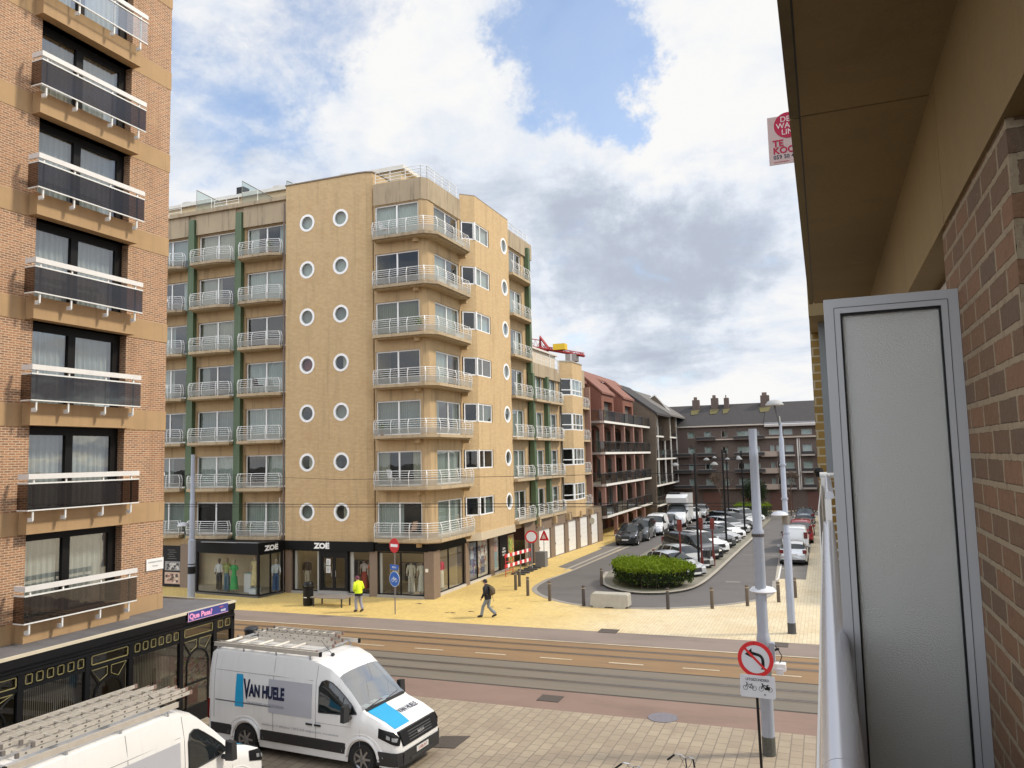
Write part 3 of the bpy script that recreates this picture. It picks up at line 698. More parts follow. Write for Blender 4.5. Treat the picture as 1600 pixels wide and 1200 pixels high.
    v = MB(); v.lathe([(0,0),(.6,0),(.75,.3),(.6,.6),(0,.75)], (-21.6,41.4,22.6), mcol(.4,.41,.42), 12); v.build('roof_vent', B)
    c = MB(); c.box(-36.9, 42.6, 22.5, -36.3, 43.2, 26.5, BLACK); c.build('flue', B)
    # glass roof terrace screens
    for x0 in (-36.3, -32.7, -29.35):
        t = MB(); hh = 1.5 if x0 > -36 else 1.45
        if x0 == -29.35: hh = 1.0
        a, b = Vector((x0,38.25,23.4)), Vector((x0+1.6,41.6,23.4))
        t.path([a, a+Vector((0,0,hh)), b+Vector((0,0,.35))], .03, mcol(.25,.23,.2), 4)
        t.path([a, a+Vector((1.2,0,0)), a+Vector((1.2,0,.75)), a+Vector((0,0,.75))], .022, RAILW, 4)
        s = t.build('terrace_screen', B)
        g2 = MB(); g2.face([a, b, b+Vector((0,0,.35)), a+Vector((0,0,hh))], BALG); g2.build('screen_glass', s, recalc=False)
    def rr(pts, z, h=.6, sp=1.2, n=2):
        q = MB(); P = [Vector((*p, z)) for p in pts]
        for i in range(n+1): q.path([v+Vector((0,0,h*(i+1)/(n+1)*1.0)) for v in P], .02, RAILW, 5)
        for a, b in zip(P, P[1:]):
            m = max(1, round((b-a).length/sp))
            for i in range(m+1): s = a+(b-a)*i/m; q.path([s, s+Vector((0,0,h))], .02, RAILW, 4)
        return q
    rr([(-48,38.3),(-37.6,38.3)], 23.4, .7).build('roof_railing', B); rr([(-34.9,38.3),(-33.0,38.3)], 23.4, .6).build('roof_railing', B)
    rr([(-23.2,38.3),(-20.2,38.2),(-19.95,38.45),(-19.95,42.3)], 23.15, .75, .9, 3).build('roof_railing', B); rr([(-19.7,49.2),(-19.7,53.9)], 23.1, .7, 1).build('roof_railing', B)
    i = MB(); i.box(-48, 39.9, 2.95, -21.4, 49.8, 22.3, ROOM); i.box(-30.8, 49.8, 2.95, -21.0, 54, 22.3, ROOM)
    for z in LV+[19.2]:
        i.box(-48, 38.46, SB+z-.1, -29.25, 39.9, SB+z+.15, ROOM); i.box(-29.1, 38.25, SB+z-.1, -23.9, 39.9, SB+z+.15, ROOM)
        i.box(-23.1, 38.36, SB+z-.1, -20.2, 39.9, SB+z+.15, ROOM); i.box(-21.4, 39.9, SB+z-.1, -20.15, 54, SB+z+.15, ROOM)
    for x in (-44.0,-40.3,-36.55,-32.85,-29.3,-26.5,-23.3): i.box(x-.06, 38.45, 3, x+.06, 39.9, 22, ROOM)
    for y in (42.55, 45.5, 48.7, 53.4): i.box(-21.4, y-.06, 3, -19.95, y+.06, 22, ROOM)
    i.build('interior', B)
    shop(B)
    return B
def zoe(mb, x, z, size, P):
    text_mb(mb, 'ZOE', size, WHITE, P, bold=.06, squeeze=1.25)
    for dx in (.83, 1.12):
        a = (dx*size*1.0, size*.86); s = size*.06
        mb.mesh([P(a[0]-s, a[1]-s*.8, 0), P(a[0]+s, a[1]-s*.8, 0), P(a[0]+s, a[1]+s*.8, 0), P(a[0]-s, a[1]+s*.8, 0)], [(0,1,2,3)], WHITE)
def shop(B):
    fasc = M('black_fascia', (.006,.006,.006), .5, var=.2, spec=.15)
    z0, z1 = 2.44, 2.96
    # fascia boxes
    m = MB(); m.box(-29.2, 37.9, z0, -23.25, 38.35, z1, fasc); m.box(-23.25, 37.98, z0+.04, -20.0, 38.35, 2.94, fasc); m.prism([(-20.05,37.98),(-19.78,38.36),(-20.2,38.5)], z0+.04, 2.94, fasc); m.box(-20.2, 38.36, z0+.04, -19.8, 42.55, 2.94, fasc)
    m.build('shop_fascia', B)
    s = MB(); zoe(s, 0, 0, .40, lambda x, y, d: Vector((-26.62+x, 37.895, 2.57+y))); s.build('shop_lettering', B)
    # stone piers
    for (a, b) in ((-29.2,-28.78),(-23.6,-23.12)):
        p = MB(); p.box(a, 38.03, 0, b, 38.5, z0+.04, STONE); p.build('stone_pier', B)
    p = MB(); p.prism([(-20.22,38.03),(-19.95,38.03),(-19.66,38.07),(-19.72,38.95),(-20.1,39.0),(-20.22,38.6)], 0, 2.5, STONE); p.build('stone_pier', B)
    for (a, b) in ((42.52,43.05),(46.2,46.82)):
        p = MB(); p.box(-20.4, a, 0, -19.86, b, 2.6, STONE); p.build('stone_pier', B)
    pl = MB(); 
    for a, b in ((-28.78,-26.95),(-25.0,-23.6),(-23.12,-20.22)): pl.box(a, 38.0, 0, b, 38.4, .14, GREYST)
    pl.box(-26.95, 37.95, 0, -25.0, 38.5, .22, GREYST); pl.box(-27.2, 37.6, 0, -24.8, 38.0, .11, GREYST)
    for a, b in ((38.95,42.52),(43.05,46.2),(46.82,49.2)): pl.box(-20.3, a, 0, -19.84, b, .14, M('pale_plinth', (.5,.46,.40), .7))
    pl.build('plinth', B)
    F = FS(38.12); G = FE(-19.95)
    def sw(F, u0, u1, zz0, zz1, splits=(), n=0.0):
        return window(B, F, u0, u1, zz0, zz1, n, 1, .06, fm=DARKF, gm=SHOPG, style='none', splits=list(splits))
    sw(F, -28.72, -26.9, .14, z0); sw(F, -25.0, -23.62, .14, z0); sw(F, -23.1, -20.24, .14, z0, [.49]); sw(G, 39.0, 42.5, .14, z0, [.42])
    sw(G, 43.06, 46.2, .14, z0, [.44]); sw(G, 46.83, 48.75, .14, z0)
    # white blinds / frames inside
    for a in (-28.66, -27.12, -25.02, -23.06):
        q = MB(); q.box(a, 38.2, .16, a+(.16 if a != -25.02 else .3), 38.27, z0-.04, mcol(.55,.53,.52)); q.build('inner_panel', B)
    # door
    d = MB(); fr = DARKF
    for a, b in ((-26.88,-26.74),(-25.14,-25.02)): d.box(a, 38.05, .22, b, 38.2, z0, fr)
    d.box(-26.74, 38.05, 2.14, -25.14, 38.2, z0, fr); dd = d.build('door_frame', B)
    for a, b in ((-26.74,-25.94),(-25.94,-25.14)):
        e = MB(); F8 = FS(38.12)
        for (u0,u1,q0,q1) in ((a+.005,a+.09,.24,2.13),(b-.09,b-.005,.24,2.13),(a+.09,b-.09,.24,.38),(a+.09,b-.09,2.02,2.13)): e.fbox(F8,u0,u1,q0,q1,-.03,.03,fr)
        e.path([(b-.14 if a < -26 else a+.14,38.05,1.0),(b-.14 if a < -26 else a+.14,38.05,1.35)], .018, CHROME, 5)
        do = e.build('door', B); g = MB(); g.face([F8(a+.09,.38),F8(b-.09,.38),F8(b-.09,2.02),F8(a+.09,2.02)], SHOPG); g.build('pane', do, recalc=False)
    n = MB(); n.box(-26.42, 38.04, 1.62, -26.14, 38.06, 1.97, mcol(.7,.7,.68)); n.box(-26.42, 38.04, 1.2, -26.14, 38.06, 1.56, mcol(.7,.7,.68))
    for i in range(6): n.box(-26.38, 38.03, 1.25+i*.05, -26.2, 38.035, 1.262+i*.05, NAVY); n.box(-26.38, 38.03, 1.67+i*.045, -26.2, 38.035, 1.68+i*.045, NAVY)
    n.build('opening_hours_notice', B)
    n = MB(); n.box(-20.13, 38.0, 1.42, -19.97, 38.03, 1.6, mcol(.75,.72,.65)); n.build('wall_plate', B)
    # posters on side windows
    def poster(u0, u1, cols, seed):
        r = random.Random(seed); q = MB(); q.fbox(G, u0, u1, .2, 2.36, -.10, -.08, cols[0])
        for i in range(30):
            a = r.uniform(u0+.1, u1-.3); z = r.uniform(.25, 1.9); w = r.uniform(.08, .35); h = r.uniform(.15, .5)
            q.face([G(a,z,-.077+i*.0004),G(a+w,z+r.uniform(-.1,.1),-.077+i*.0004),G(min(u1,a+w*.8),z+h,-.077+i*.0004),G(a+w*.1,z+h*.9,-.077+i*.0004)], r.choice(cols[1:]))
        # standing figure in clothes
        c = (u0+u1)/2
        q.face([G(c-.33,.35,-.06),G(c+.33,.35,-.06),G(c+.16,1.45,-.06),G(c-.16,1.45,-.06)], cols[1]); q.face([G(c-.28,1.4,-.058),G(c+.28,1.4,-.058),G(c+.2,1.85,-.058),G(c-.2,1.85,-.058)], cols[2])
        q.face([G(c+.12*math.cos(t*PI/6),2.02+.16*math.sin(t*PI/6),-.056) for t in range(12)], cols[3])
        q.build('poster', B, recalc=False)
    poster(43.12, 44.38, [mcol(.06,.08,.14), mcol(.10,.14,.26), mcol(.40,.46,.52), mcol(.35,.22,.16), mcol(.03,.04,.08)], 1)
    poster(44.46, 46.12, [mcol(.45,.41,.36), mcol(.12,.12,.18), mcol(.6,.57,.55), mcol(.30,.12,.06), mcol(.36,.24,.18)], 2)
    poster(46.9, 47.85, [mcol(.55,.52,.48), mcol(.30,.42,.46), mcol(.55,.28,.22), mcol(.45,.3,.24), mcol(.62,.6,.58)], 3)
    q = MB(); q.fbox(FE(-19.9), 47.9, 49.15, .12, 2.42, -.1, .0, BLACK)
    for r_, (a, b) in enumerate(((48.3,48.75),(48.28,48.78),(48.33,48.72))):
        pass
    for r_, s_ in enumerate(('ZOE','SHOES','BAGS')): text_mb(q, s_, .17, WHITE, (lambda zz: lambda x, y, d: Vector((-19.89, 48.52+x, zz+y)))(1.42-r_*.2), bold=.03, squeeze=1.2)
    q.build('black_panel', B, recalc=False)
    q = MB(); q.fbox(FE(-19.85), 49.2, 50.2, .2, 2.25, -.06, 0, mcol(.28,.20,.10)); r = random.Random(5)
    for i in range(50):
        a = r.uniform(49.22,49.95); z = r.uniform(.25,1.95); q.face([(-19.845+i*.0002,a,z),(-19.845+i*.0002,a+.2,z+.03),(-19.845+i*.0002,a+.14,z+.28),(-19.845+i*.0002,a+.02,z+.2)], r.choice([mcol(.35,.45,.08),mcol(.5,.22,.06),mcol(.16,.34,.06),mcol(.5,.4,.1),mcol(.10,.2,.05)]))
    q.build('poster', B, recalc=False)
    # projecting left shop window
    base = [(-36.45,38.3),(-34.35,36.45),(-29.55,36.05),(-28.75,37.95)]
    base = [(-36.3,38.3),(-34.3,36.5),(-29.5,36.05),(-29.2,37.9)]
    def ptz(a, b, t): return (a[0]+(b[0]-a[0])*t, a[1]+(b[1]-a[1])*t)
    m = MB(); m.prism(base, 2.40, 2.98, fasc); m.prism(base, 0, .10, M('dark_plinth', (.09,.085,.08), .6)); m.build('shop_fascia', B)
    m = MB(); m.box(-33.7,36.2,2.965,-29.7,36.35,3.0, mcol(.3,.3,.3)); m.build('trim', B)
    for i in range(3):
        a, b = Vector((*base[i],0)), Vector((*base[i+1],0)); L = (b-a).length; u = (b-a)/L; FF = FR(a, u, (u.y,-u.x,0))
        sp = [] if i != 2 else [.5]
        window(B, FF, .03, L-.03, .10, 2.40, -.03, 1, .07, fm=DARKF, gm=SHOPG, style='none', splits=sp)
    p = MB(); p.box(-29.62,36.06,.1,-29.5,36.2,2.4,DARKF); p.box(-34.36,36.5,.1,-34.24,36.62,2.4,DARKF); p.build('corner_post', B)
    s = MB(); a, b = Vector((*base[2],0)), Vector((*base[3],0)); u = (b-a).normalized(); nn = Vector((u.y,-u.x,0))
    zoe(s, 0, 0, .38, lambda x, y, d: a+u*(.95+x)+nn*.006+Vector((0,0,2.54+y)))
    a2, b2 = Vector((*base[0],0)), Vector((*base[1],0)); u2 = (b2-a2).normalized(); n2 = Vector((u2.y,-u2.x,0))
    zoe(s, 0, 0, .34, lambda x, y, d: a2+u2*(1.75+x)+n2*.006+Vector((0,0,2.56+y))); s.build('shop_lettering', B)
    # poster shop at far left
    p = MB(); p.box(-36.95,38.0,0,-36.3,38.6,2.6,STONE); p.build('stone_pier', B)
    p = MB(); p.box(-38.4,38.05,.05,-36.95,38.4,2.5,BLACK); p.build('black_panel', B)
    for (z_, h_, cc, sd) in ((1.0,.55,[mcol(.25,.24,.24),mcol(.05,.05,.05),mcol(.5,.48,.46)],8),(.2,.7,[mcol(.5,.36,.28),mcol(.08,.06,.05),mcol(.6,.5,.42),mcol(.3,.16,.12)],9)):
        q = MB(); q.box(-38.2,38.03,z_,-37.0,38.05,z_+h_,cc[0]); r = random.Random(sd)
        for i in range(26):
            a = r.uniform(-38.15,-37.25); z = r.uniform(z_+.03,z_+h_-.2); q.face([(a,38.028-i*.0003,z),(a+.22,38.028-i*.0003,z+.02),(a+.18,38.028-i*.0003,z+.16),(a+.02,38.028-i*.0003,z+.13)], r.choice(cc[1:]))
        q.build('poster', B, recalc=False)
    q = MB()
    for i in range(5): q.box(-38.0+.1*(i%2),38.035,1.7+.13*i,-37.3-.1*(i%3),38.045,1.735+.13*i,mcol(.12,.12,.12))
    q.build('small_print', B)
    p = MB(); p.box(-48,38.2,0,-38.4,38.6,2.95,STONE); p.box(-38.4,38.1,2.5,-36.3,38.5,2.95,LINT); p.build('wall', B)
    # soffit and interior of the shop
    i = MB(); i.box(-40, 42.3, 0, -20.4, 42.5, 2.95, SHOPW); i.face([(-36.4,38.2,.1),(-20.0,38.2,.1),(-20.0,49,.1),(-36.4,49,.1)], mcol(.33,.28,.22,.4)); i.box(-36.4,38.4,2.90,-20.1,49,2.94,mcol(.5,.48,.44))
    i.box(-28.9,38.3,.1,-28.8,42.3,2.9,SHOPW); i.face([(-36.1,38.4,.12),(-29.6,38.4,.12),(-29.6,36.2,.12),(-34.2,36.7,.12)], mcol(.33,.28,.22,.4))
    i.box(-36.3,39.0,.1,-30.5,39.1,2.4,SHOPW); i.box(-23.4,38.3,.1,-23.3,40.5,2.9,mcol(.3,.24,.16)); i.box(-20.9,43.0,.1,-20.8,49,2.9,SHOPW)
    i.build('shop_interior', B)
    # shop lights (lit ceiling lamps)
    lampm = M('lit_ceiling_lamp', (.9,.85,.7), .5, emis=((1,.86,.62,1), 9.0))
    l = MB()
    for x in (-35,-33.5,-32,-30.5): l.lathe([(0,0),(.09,0),(.09,.04),(0,.04)], (x, 37.4, 2.34), lampm, 10)
    for x in (-28,-25.5,-24.2,-22.6,-21.3):
        for y in (39.3,40.8): l.lathe([(0,0),(.12,0),(.12,.04),(0,.04)], (x, y, 2.85), lampm, 10)
    for y in (40,41.5): l.lathe([(0,0),(.12,0),(.12,.04),(0,.04)], (-20.8, y, 2.85), lampm, 10)
    l.build('ceiling_lamp', B)
MAIN = main_building()
PINKB = brick('pink_brick', (.33,.19,.14), (.27,.15,.115), (.30,.22,.17), .21, .065, .01)
# ---------------------------------------------------------------- lower cream block with garages
def lower_block():
    B = thing('apartment_building', 'five storey cream concrete block with green pillars and white garage doors', 'building', (-24, 60, 0))
    F = FE(-19.45); w = MB(); bays = [(54.25-.75, 55.7), (56.5, 59.2)]
    bays = [(53.4, 55.8), (56.6, 59.1)]
    w.holed(F, 53.3, 59.9, 2.6, 13.3, [(a, b, SB+.2+z, WH+z) for a, b in bays for z in LV[:4]], LINT, .22)
    w.build('wall', B, recalc=False); w = MB(); w.holed(F, 63.3, 67.0, 2.6, 13.3, [(63.9, 66.3, SB+.2+z, WH+z) for z in LV[:4]], LINT, .22); w.build('wall', B, recalc=False)
    for bi, (a, b) in enumerate(bays+[(63.9,66.3)]):
        for k, z in enumerate(LV[:4]):
            window(B, F, a, b, SB+.2+z, WH+z, -.08, 2, .075, style='full0' if k > 2 else None)
            s = MB(); u0, u1 = (a-.6, b+.45) if bi < 2 else (63.35, 66.9)
            if bi == 0: u0 = 52.95
            s.prism([(-19.45,u0),(-18.9,u0),(-18.85,u1-.5),(-19.1,u1),(-19.45,u1)], SB+z, SB+z+.17, CONC); sl = s.build('balcony', B)
            railing(sl, [(-18.97,u0+.04),(-18.92,u1-.52),(-19.14,u1-.05)], SB+z+.17, h=.84, posts=.9, hs=((.36,.03),(.48,.03),(.60,.0),(.72,-.04)))
    for u in (53.05, 56.2): p = MB(); p.fbox(F, u-.2, u+.2, 2.7, 13.4, -.05, .32, GREEN); p.build('green_pillar', B)
    g = MB(); g.fbox(F, 53.3, 59.9, 13.3, 14.25, -.2, .15, CONCD); g.build('parapet', B); g = MB(); g.fbox(F, 63.3, 67.0, 13.3, 14.9, -.2, .05, CONCD); g.build('parapet', B)
    p = MB(); p.path([(-19.3,59.75,2.6),(-19.3,59.75,13.6)], .06, mcol(.06,.06,.05), 6); p.build('downpipe', B)
    # bay with big corner windows
    w = MB(); G = FE(-18.55); H = FR((-19.45,59.7,0), (.9,.75,0), (.75,-.9,0)); HL = math.hypot(.9,.75)
    wz = [(3.9+z, 5.25+z) for z in LV[:4]]
    zz = [2.6]+[q for a in wz for q in a]+[14.95]
    for a, b in zip(zz[::2], zz[1::2]): w.face([G(60.45,a),G(63.3,a),G(63.3,b),G(60.45,b)], BUFF); w.face([H(0,a),H(HL,a),H(HL,b),H(0,b)], BUFF); w.face([(-18.55,63.3,a),(-19.45,63.3,a),(-19.45,63.3,b),(-18.55,63.3,b)], BUFF)
    fp = [(-19.45,59.7),(-18.55,60.45),(-18.55,63.3),(-19.45,63.3)]
    w.face([(x,y,2.6) for x,y in fp], LINT); w.face([(x,y,14.95) for x,y in fp], FELT)
    for a, b in wz: w.face([(x,y,a) for x,y in fp], LINT); w.face([(x,y,b) for x,y in fp], LINT)
    w.build('bay_wall', B, recalc=False)
    c = MB(); c.prism([(-19.5,59.65),(-18.5,60.43),(-18.5,63.35),(-19.5,63.35)], 14.95, 15.05, mcol(.33,.3,.25)); c.build('coping', B)
    for a, b in wz:
        wo = window(B, G, 60.5, 63.25, a, b, -.02, 2, .08, style=None, splits=[.3,.72], rows=[.32]); window(B, H, .06, HL-.05, a, b, -.02, 1, .08, style='none', rows=[.32])
    # garage row
    A, Z = Vector((-19.35,51.0,0)), Vector((-18.35,67.6,0)); u = (Z-A).normalized(); K = FR(A, u, (u.y,-u.x,0))
    w = MB(); doors = [(2.5,4.7),(5.55,7.6),(8.35,10.2),(11.0,12.9),(13.7,15.5)]
    w.holed(K, 0, 16.6, 0, 2.75, [(0.55,1.6,0.02,2.15)]+[(a,b,0.02,2.2+.08*i) for i, (a,b) in enumerate(doors)], STONE, .18)
    w.fbox(K, 0, 16.6, 2.75, 3.02, -1, -.02, mcol(.2,.15,.1)); w.build('garage_wall', B, recalc=False)
    for i, (a, b) in enumerate(doors):
        d = MB(); d.fbox(K, a+.04, b-.04, .04, 2.17+.08*i, -.16, -.1, M('garage_white', (.70,.69,.66), .4, var=.04))
        for j in range(1, 6): d.fbox(K, a+.04, b-.04, .04+j*.36, .05+j*.36, -.1, -.097, mcol(.45,.44,.42))
        d.fbox(K, a+.15, a+.25, .85, 1.0, -.1, -.06, PLASTIC); d.build('garage_door', B)
        for e in (a-.35, ):
            q = MB(); q.fbox(K, e-.12, e+.12, 2.5, 3.0, 0, .3, LINT); q.build('bracket', B)
    d = MB(); d.fbox(K, .6, 1.55, .05, 2.12, -.16, -.1, mcol(.05,.035,.03)); d.build('door', B)
    d = MB(); d.disc(K(13.55,1.95,.1), (1,-.6,0), .28, mcol(.3,.27,.2), .03); d.path([K(13.9,1.95,0), K(13.55,1.95,.1)], .02, PLASTIC, 4); d.build('mirror', B)
    r = MB(); r.prism([(-30,53.8),(-19.6,53.8),(-19.6,67),(-30,67)], 13.6, 13.9, FELT); r.box(-29,54.3,13.9,-21.5,65.2,16.1,mcol(.55,.47,.36)); r.box(-29.2,54.3,16.1,-21.3,65.4,16.25,mcol(.6,.56,.5)); r.face([(-19.5,67,0),(-30,67,0),(-30,67,14.9),(-19.5,67,14.9)], REDB); r.build('roof', B)
    i = MB(); i.box(-30,54.3,2.9,-20.7,66.9,13.6,ROOM)
    for z in LV[:4]: i.box(-20.7,54.3,SB+z-.1,-19.68,66.9,SB+z+.15,ROOM)
    for y in (56.2,59.7,63.3): i.box(-20.7,y-.06,2.9,-19.68,y+.06,13.5,ROOM)
    i.build('interior', B)
    q = MB(); P = [Vector((-19.3,54.2,14.25)),Vector((-19.3,59.5,14.25))]
    for k in (0.35,.7): q.path([v+Vector((0,0,k)) for v in P], .02, RAILW, 5)
    for j in range(6): s = P[0]+(P[1]-P[0])*j/5; q.path([s, s+Vector((0,0,.7))], .018, RAILW, 4)
    q.path([(-19.3,57.3,14.25),(-19.3,57.3,15.3),(-19.3,59.2,14.9),(-19.3,59.2,14.0)], .03, RAILW, 4); q.build('roof_railing', B)
    l = MB(); l.box(-19.46,66.85,0,-18.95,67.09,13.4,PINKB); l.build('party_wall', B)
lower_block()

def balustrade(par, P, z, h=.95, posts=1.9, gm=None, rail=None):
    mb = MB(); rail = rail or PLASTIC
    P = [Vector((*p, z)) for p in P]; up = Vector((0,0,h))
    mb.path([p+up for p in P], .03, rail, 4)
    for a, b in zip(P, P[1:]):
        n = max(1, round((b-a).length/posts))
        for i in range(n+1): s = a+(b-a)*i/n; mb.path([s, s+up], .03, rail, 4)
    o = mb.build('balustrade', par); g = MB()
    for a, b in zip(P, P[1:]): g.face([a+Vector((0,0,.08)), b+Vector((0,0,.08)), b+up*.95, a+up*.95], gm or BALG)
    g.build('glass', o, recalc=False)
def red_building():
    B = thing('apartment_building', 'terracotta brick apartment block with deep glazed balconies and sloping dormers', 'building', (-24, 77, 0))
    F = FE(-21.0); w = MB(); wn = []
    for k, z in enumerate((2.3, 5.0, 7.8)):
        for u in (68.3, 72.3, 76.3, 80.3, 84.1): wn.append((u-.2, u+3.1, z-.1, z+2.15))
    w.holed(F, 67.1, 87.5, 0, 10.2, wn+[(68.4,71.2,.05,1.75),(76.4,79.4,.05,1.75),(80.6,83.4,.05,1.75),(72.6,75.4,.05,1.75)], REDB, .3); w.build('wall', B, recalc=False)
    for a in wn: window(B, F, *a, -.2, 2, .08, fm=mcol(.12,.09,.07), style=None)
    for u in (68.4,72.6,76.4,80.6):
        d = MB(); d.fbox(F, u, u+2.9, .05, 1.75, -.28, -.2, mcol(.05,.03,.025)); d.build('garage_door', B)
    for z in (2.05, 4.82, 7.62, 10.4):
        for (a, b) in ((67.4, 87.4),):
            s = MB(); s.prism([(-21.0,67.1),(-18.25,67.1+.3),(-18.0,67.75),(-18.0,87.4),(-21.0,87.4)], z-.14, z+.05, mcol(.24,.2,.17)); sl = s.build('balcony', B)
            t = MB(); t.box(-18.0,67.9,z-.13,-17.95,87.4,z+.07,mcol(.66,.63,.58)); t.build('edge_trim', sl)
            balustrade(sl, [(-19.9,67.45),(-18.3,67.45),(-18.02,67.9),(-18.02,87.3)], z+.05, gm=BALG)
        for y in (71.9,75.95,79.9,83.9,87.3): 
            q = MB(); q.box(-18.4,y-.06,z,-17.98,y+.06,z+.98,PLASTIC); q.build('divider', B)
    pc = M('pink_brick_post', (.27,.145,.11), .8, var=.2, scale=4)
    for y in (68.0,71.9,75.95,79.9,83.9):
        zz = 0
        for za, zb in ((.0,1.9),(2.1,4.68),(4.87,7.48),(7.67,10.26)):
            if y == 68.0 and za < 1: continue
            p = MB(); p.box(-18.42,y-.17,za,-18.08,y+.17,zb,pc); p.hexa([(-18.44,y-.15,zb-.5),(-18.40,y-.15,zb-.5),(-18.40,y+.15,zb-.5),(-18.44,y+.15,zb-.5),(-18.9,y-.15,zb-.01),(-18.40,y-.15,zb-.01),(-18.40,y+.15,zb-.01),(-18.9,y+.15,zb-.01)], pc); p.build('post', B)
    # attic
    w = MB(); G = FE(-20.2); D = FE(-19.1)
    for (a, b) in ((71.4,76.0),(79.8,84.5)):
        w.holed(D, a, b, 10.4, 13.3, [(a+.9,b-.6,10.5,12.5)], REDB, .4)
        w.face([(-19.1,a,10.4),(-24,a,10.4),(-24,a,13.0),(-21,a,15.0),(-19.1,a,13.3)], REDB); w.face([(-19.1,b,10.4),(-24,b,10.4),(-24,b,13.0),(-21,b,15.0),(-19.1,b,13.3)], REDB)
        w.fbox(D, a+.9, b-.6, 10.5, 12.5, -.6, -.4, ROOM)
        w.hexa([(-18.95,a-.15,13.15),(-18.95,b+.15,13.15),(-21,b+.15,15.0),(-21,a-.15,15.0),(-18.95,a-.15,13.35),(-18.95,b+.15,13.35),(-21,b+.15,15.2),(-21,a-.15,15.2)], REDROOF)
    for (a, b) in ((67.1,71.4),(76.0,79.8)):
        w.face([(-20.6,a,10.4),(-20.6,b,10.4),(-20.6,b,14.2),(-20.6,a,14.2)], REDB)
        w.hexa([(-20.4,a+.0,14.1),(-20.4,b-.16,14.1),(-21.4,b-.16,15.0),(-21.4,a,15.0),(-20.4,a,14.3),(-20.4,b-.16,14.3),(-21.4,b-.16,15.2),(-21.4,a,15.2)], REDROOF)
    w.hexa([(-20.9,67.6,14.9),(-20.9,87.3,14.9),(-21.7,87.3,15.55),(-21.7,67.6,15.55),(-20.9,67.6,15.12),(-20.9,87.3,15.12),(-21.7,87.3,15.77),(-21.7,67.6,15.77)], REDROOF)
    w.face([(-20.2,84.5,10.4),(-20.2,87.5,10.4),(-20.2,87.5,12.6),(-20.2,84.5,12.6)], REDB)
    w.build('attic', B, recalc=False)
    i = MB(); i.box(-30,67.2,0,-22.0,87.4,13.5,ROOM); i.box(-30,67.2,13.5,-21.8,87.4,15.0,REDROOF); i.box(-22,67.2,2.0,-21.3,87.4,2.1,ROOM); i.build('interior', B)
def dark_building():
    B = thing('apartment_building', 'brown brick block with long slate roof and thin white balcony posts', 'building', (-24, 97, 0))
    w = MB()
    # gable wall towards the red block
    w.extr([(-26.0,87.6,0),(-17.6,87.6,0),(-17.25,87.6,11.9),(-22.0,87.6,15.5),(-26,87.6,12.5)], (0,.3,0), BROWNB)
    F = FE(-20.0); wn = [(u, u+3.0, z, z+2.0) for z in (1.8,4.3,7.1,9.7) for u in (92.4,96.7,100.9,105.0)]
    w.holed(F, 87.9, 110, 0, 12.2, wn, BROWNB, .3); 
    w.extr([(-22,95.7,9),(-17.3,95.7,9),(-17.25,95.7,12.0),(-22,95.7,15.3)], (0,.25,0), BROWNB); w.build('wall', B, recalc=False)
    for a in wn: window(B, F, *a, -.2, 2, .08, fm=mcol(.14,.12,.1))
    for z in (1.5, 4.0-.2, 6.85, 9.5):
        s = MB(); s.box(-20,88.2,z-.12,-18.0,108.5,z+.05,mcol(.25,.22,.19)); sl = s.build('balcony', B); t = MB(); t.box(-18.0,89.5 if z > 2 else 89.0,z-.13,-17.95,108.5 if z > 2 else 96.5,z+.06,mcol(.62,.6,.56)); t.build('edge_trim', sl)
        balustrade(sl, [(-19.8,88.4),(-18.02,89.6),(-18.02,108.4)], z+.05, posts=2.1)
    wp = mcol(.58,.55,.50)
    for y in (92.2,96.5,100.6,105.0): p = MB(); p.box(-18.12,y-.08,3.85,-17.96,y+.08,9.4,wp); p.build('post', B)
    for (a, b) in ((92.2,96.6),(100.3,104.8)):
        q = MB(); q.box(-18.6,a-.1,12.25,-17.9,b+.1,12.45,wp); q.box(-18.1,a-.1,9.6,-17.95,a+.1,12.25,wp); q.box(-18.1,b-.1,9.6,-17.95,b+.1,12.25,wp); q.build('dormer_frame', B)
    r = MB()
    r.hexa([(-17.1,87.5,11.75),(-17.1,96,11.75),(-22,96,15.4),(-22,87.5,15.4),(-17.1,87.5,12.0),(-17.1,96,12.0),(-22,96,15.65),(-22,87.5,15.65)], ROOF); r.box(-26,87.9,12,-22.02,108,15.0,ROOF)
    r.hexa([(-17.1,95.6,11.95),(-17.1,108,11.95),(-22,108,15.3),(-22,95.6,15.3),(-17.1,95.6,12.15),(-17.1,108,12.15),(-22,108,15.5),(-22,95.6,15.5)], LEAD)
    r.build('roof', B)
    g = MB(); g.extr([(-22.3,102,10),(-17.6,102,10),(-17.75,102,12.3),(-20.1,102,14.95),(-22.3,102,13.9)], (0,.3,0), BROWNB); g.path([(-17.7,101.95,12.2),(-20.1,101.95,15.05),(-22.4,101.95,13.7)], .12, mcol(.6,.58,.54), 4, sq=True); g.build('gable', B)
    i = MB(); i.box(-30,88,0,-21.0,108,12,ROOM); i.build('interior', B)
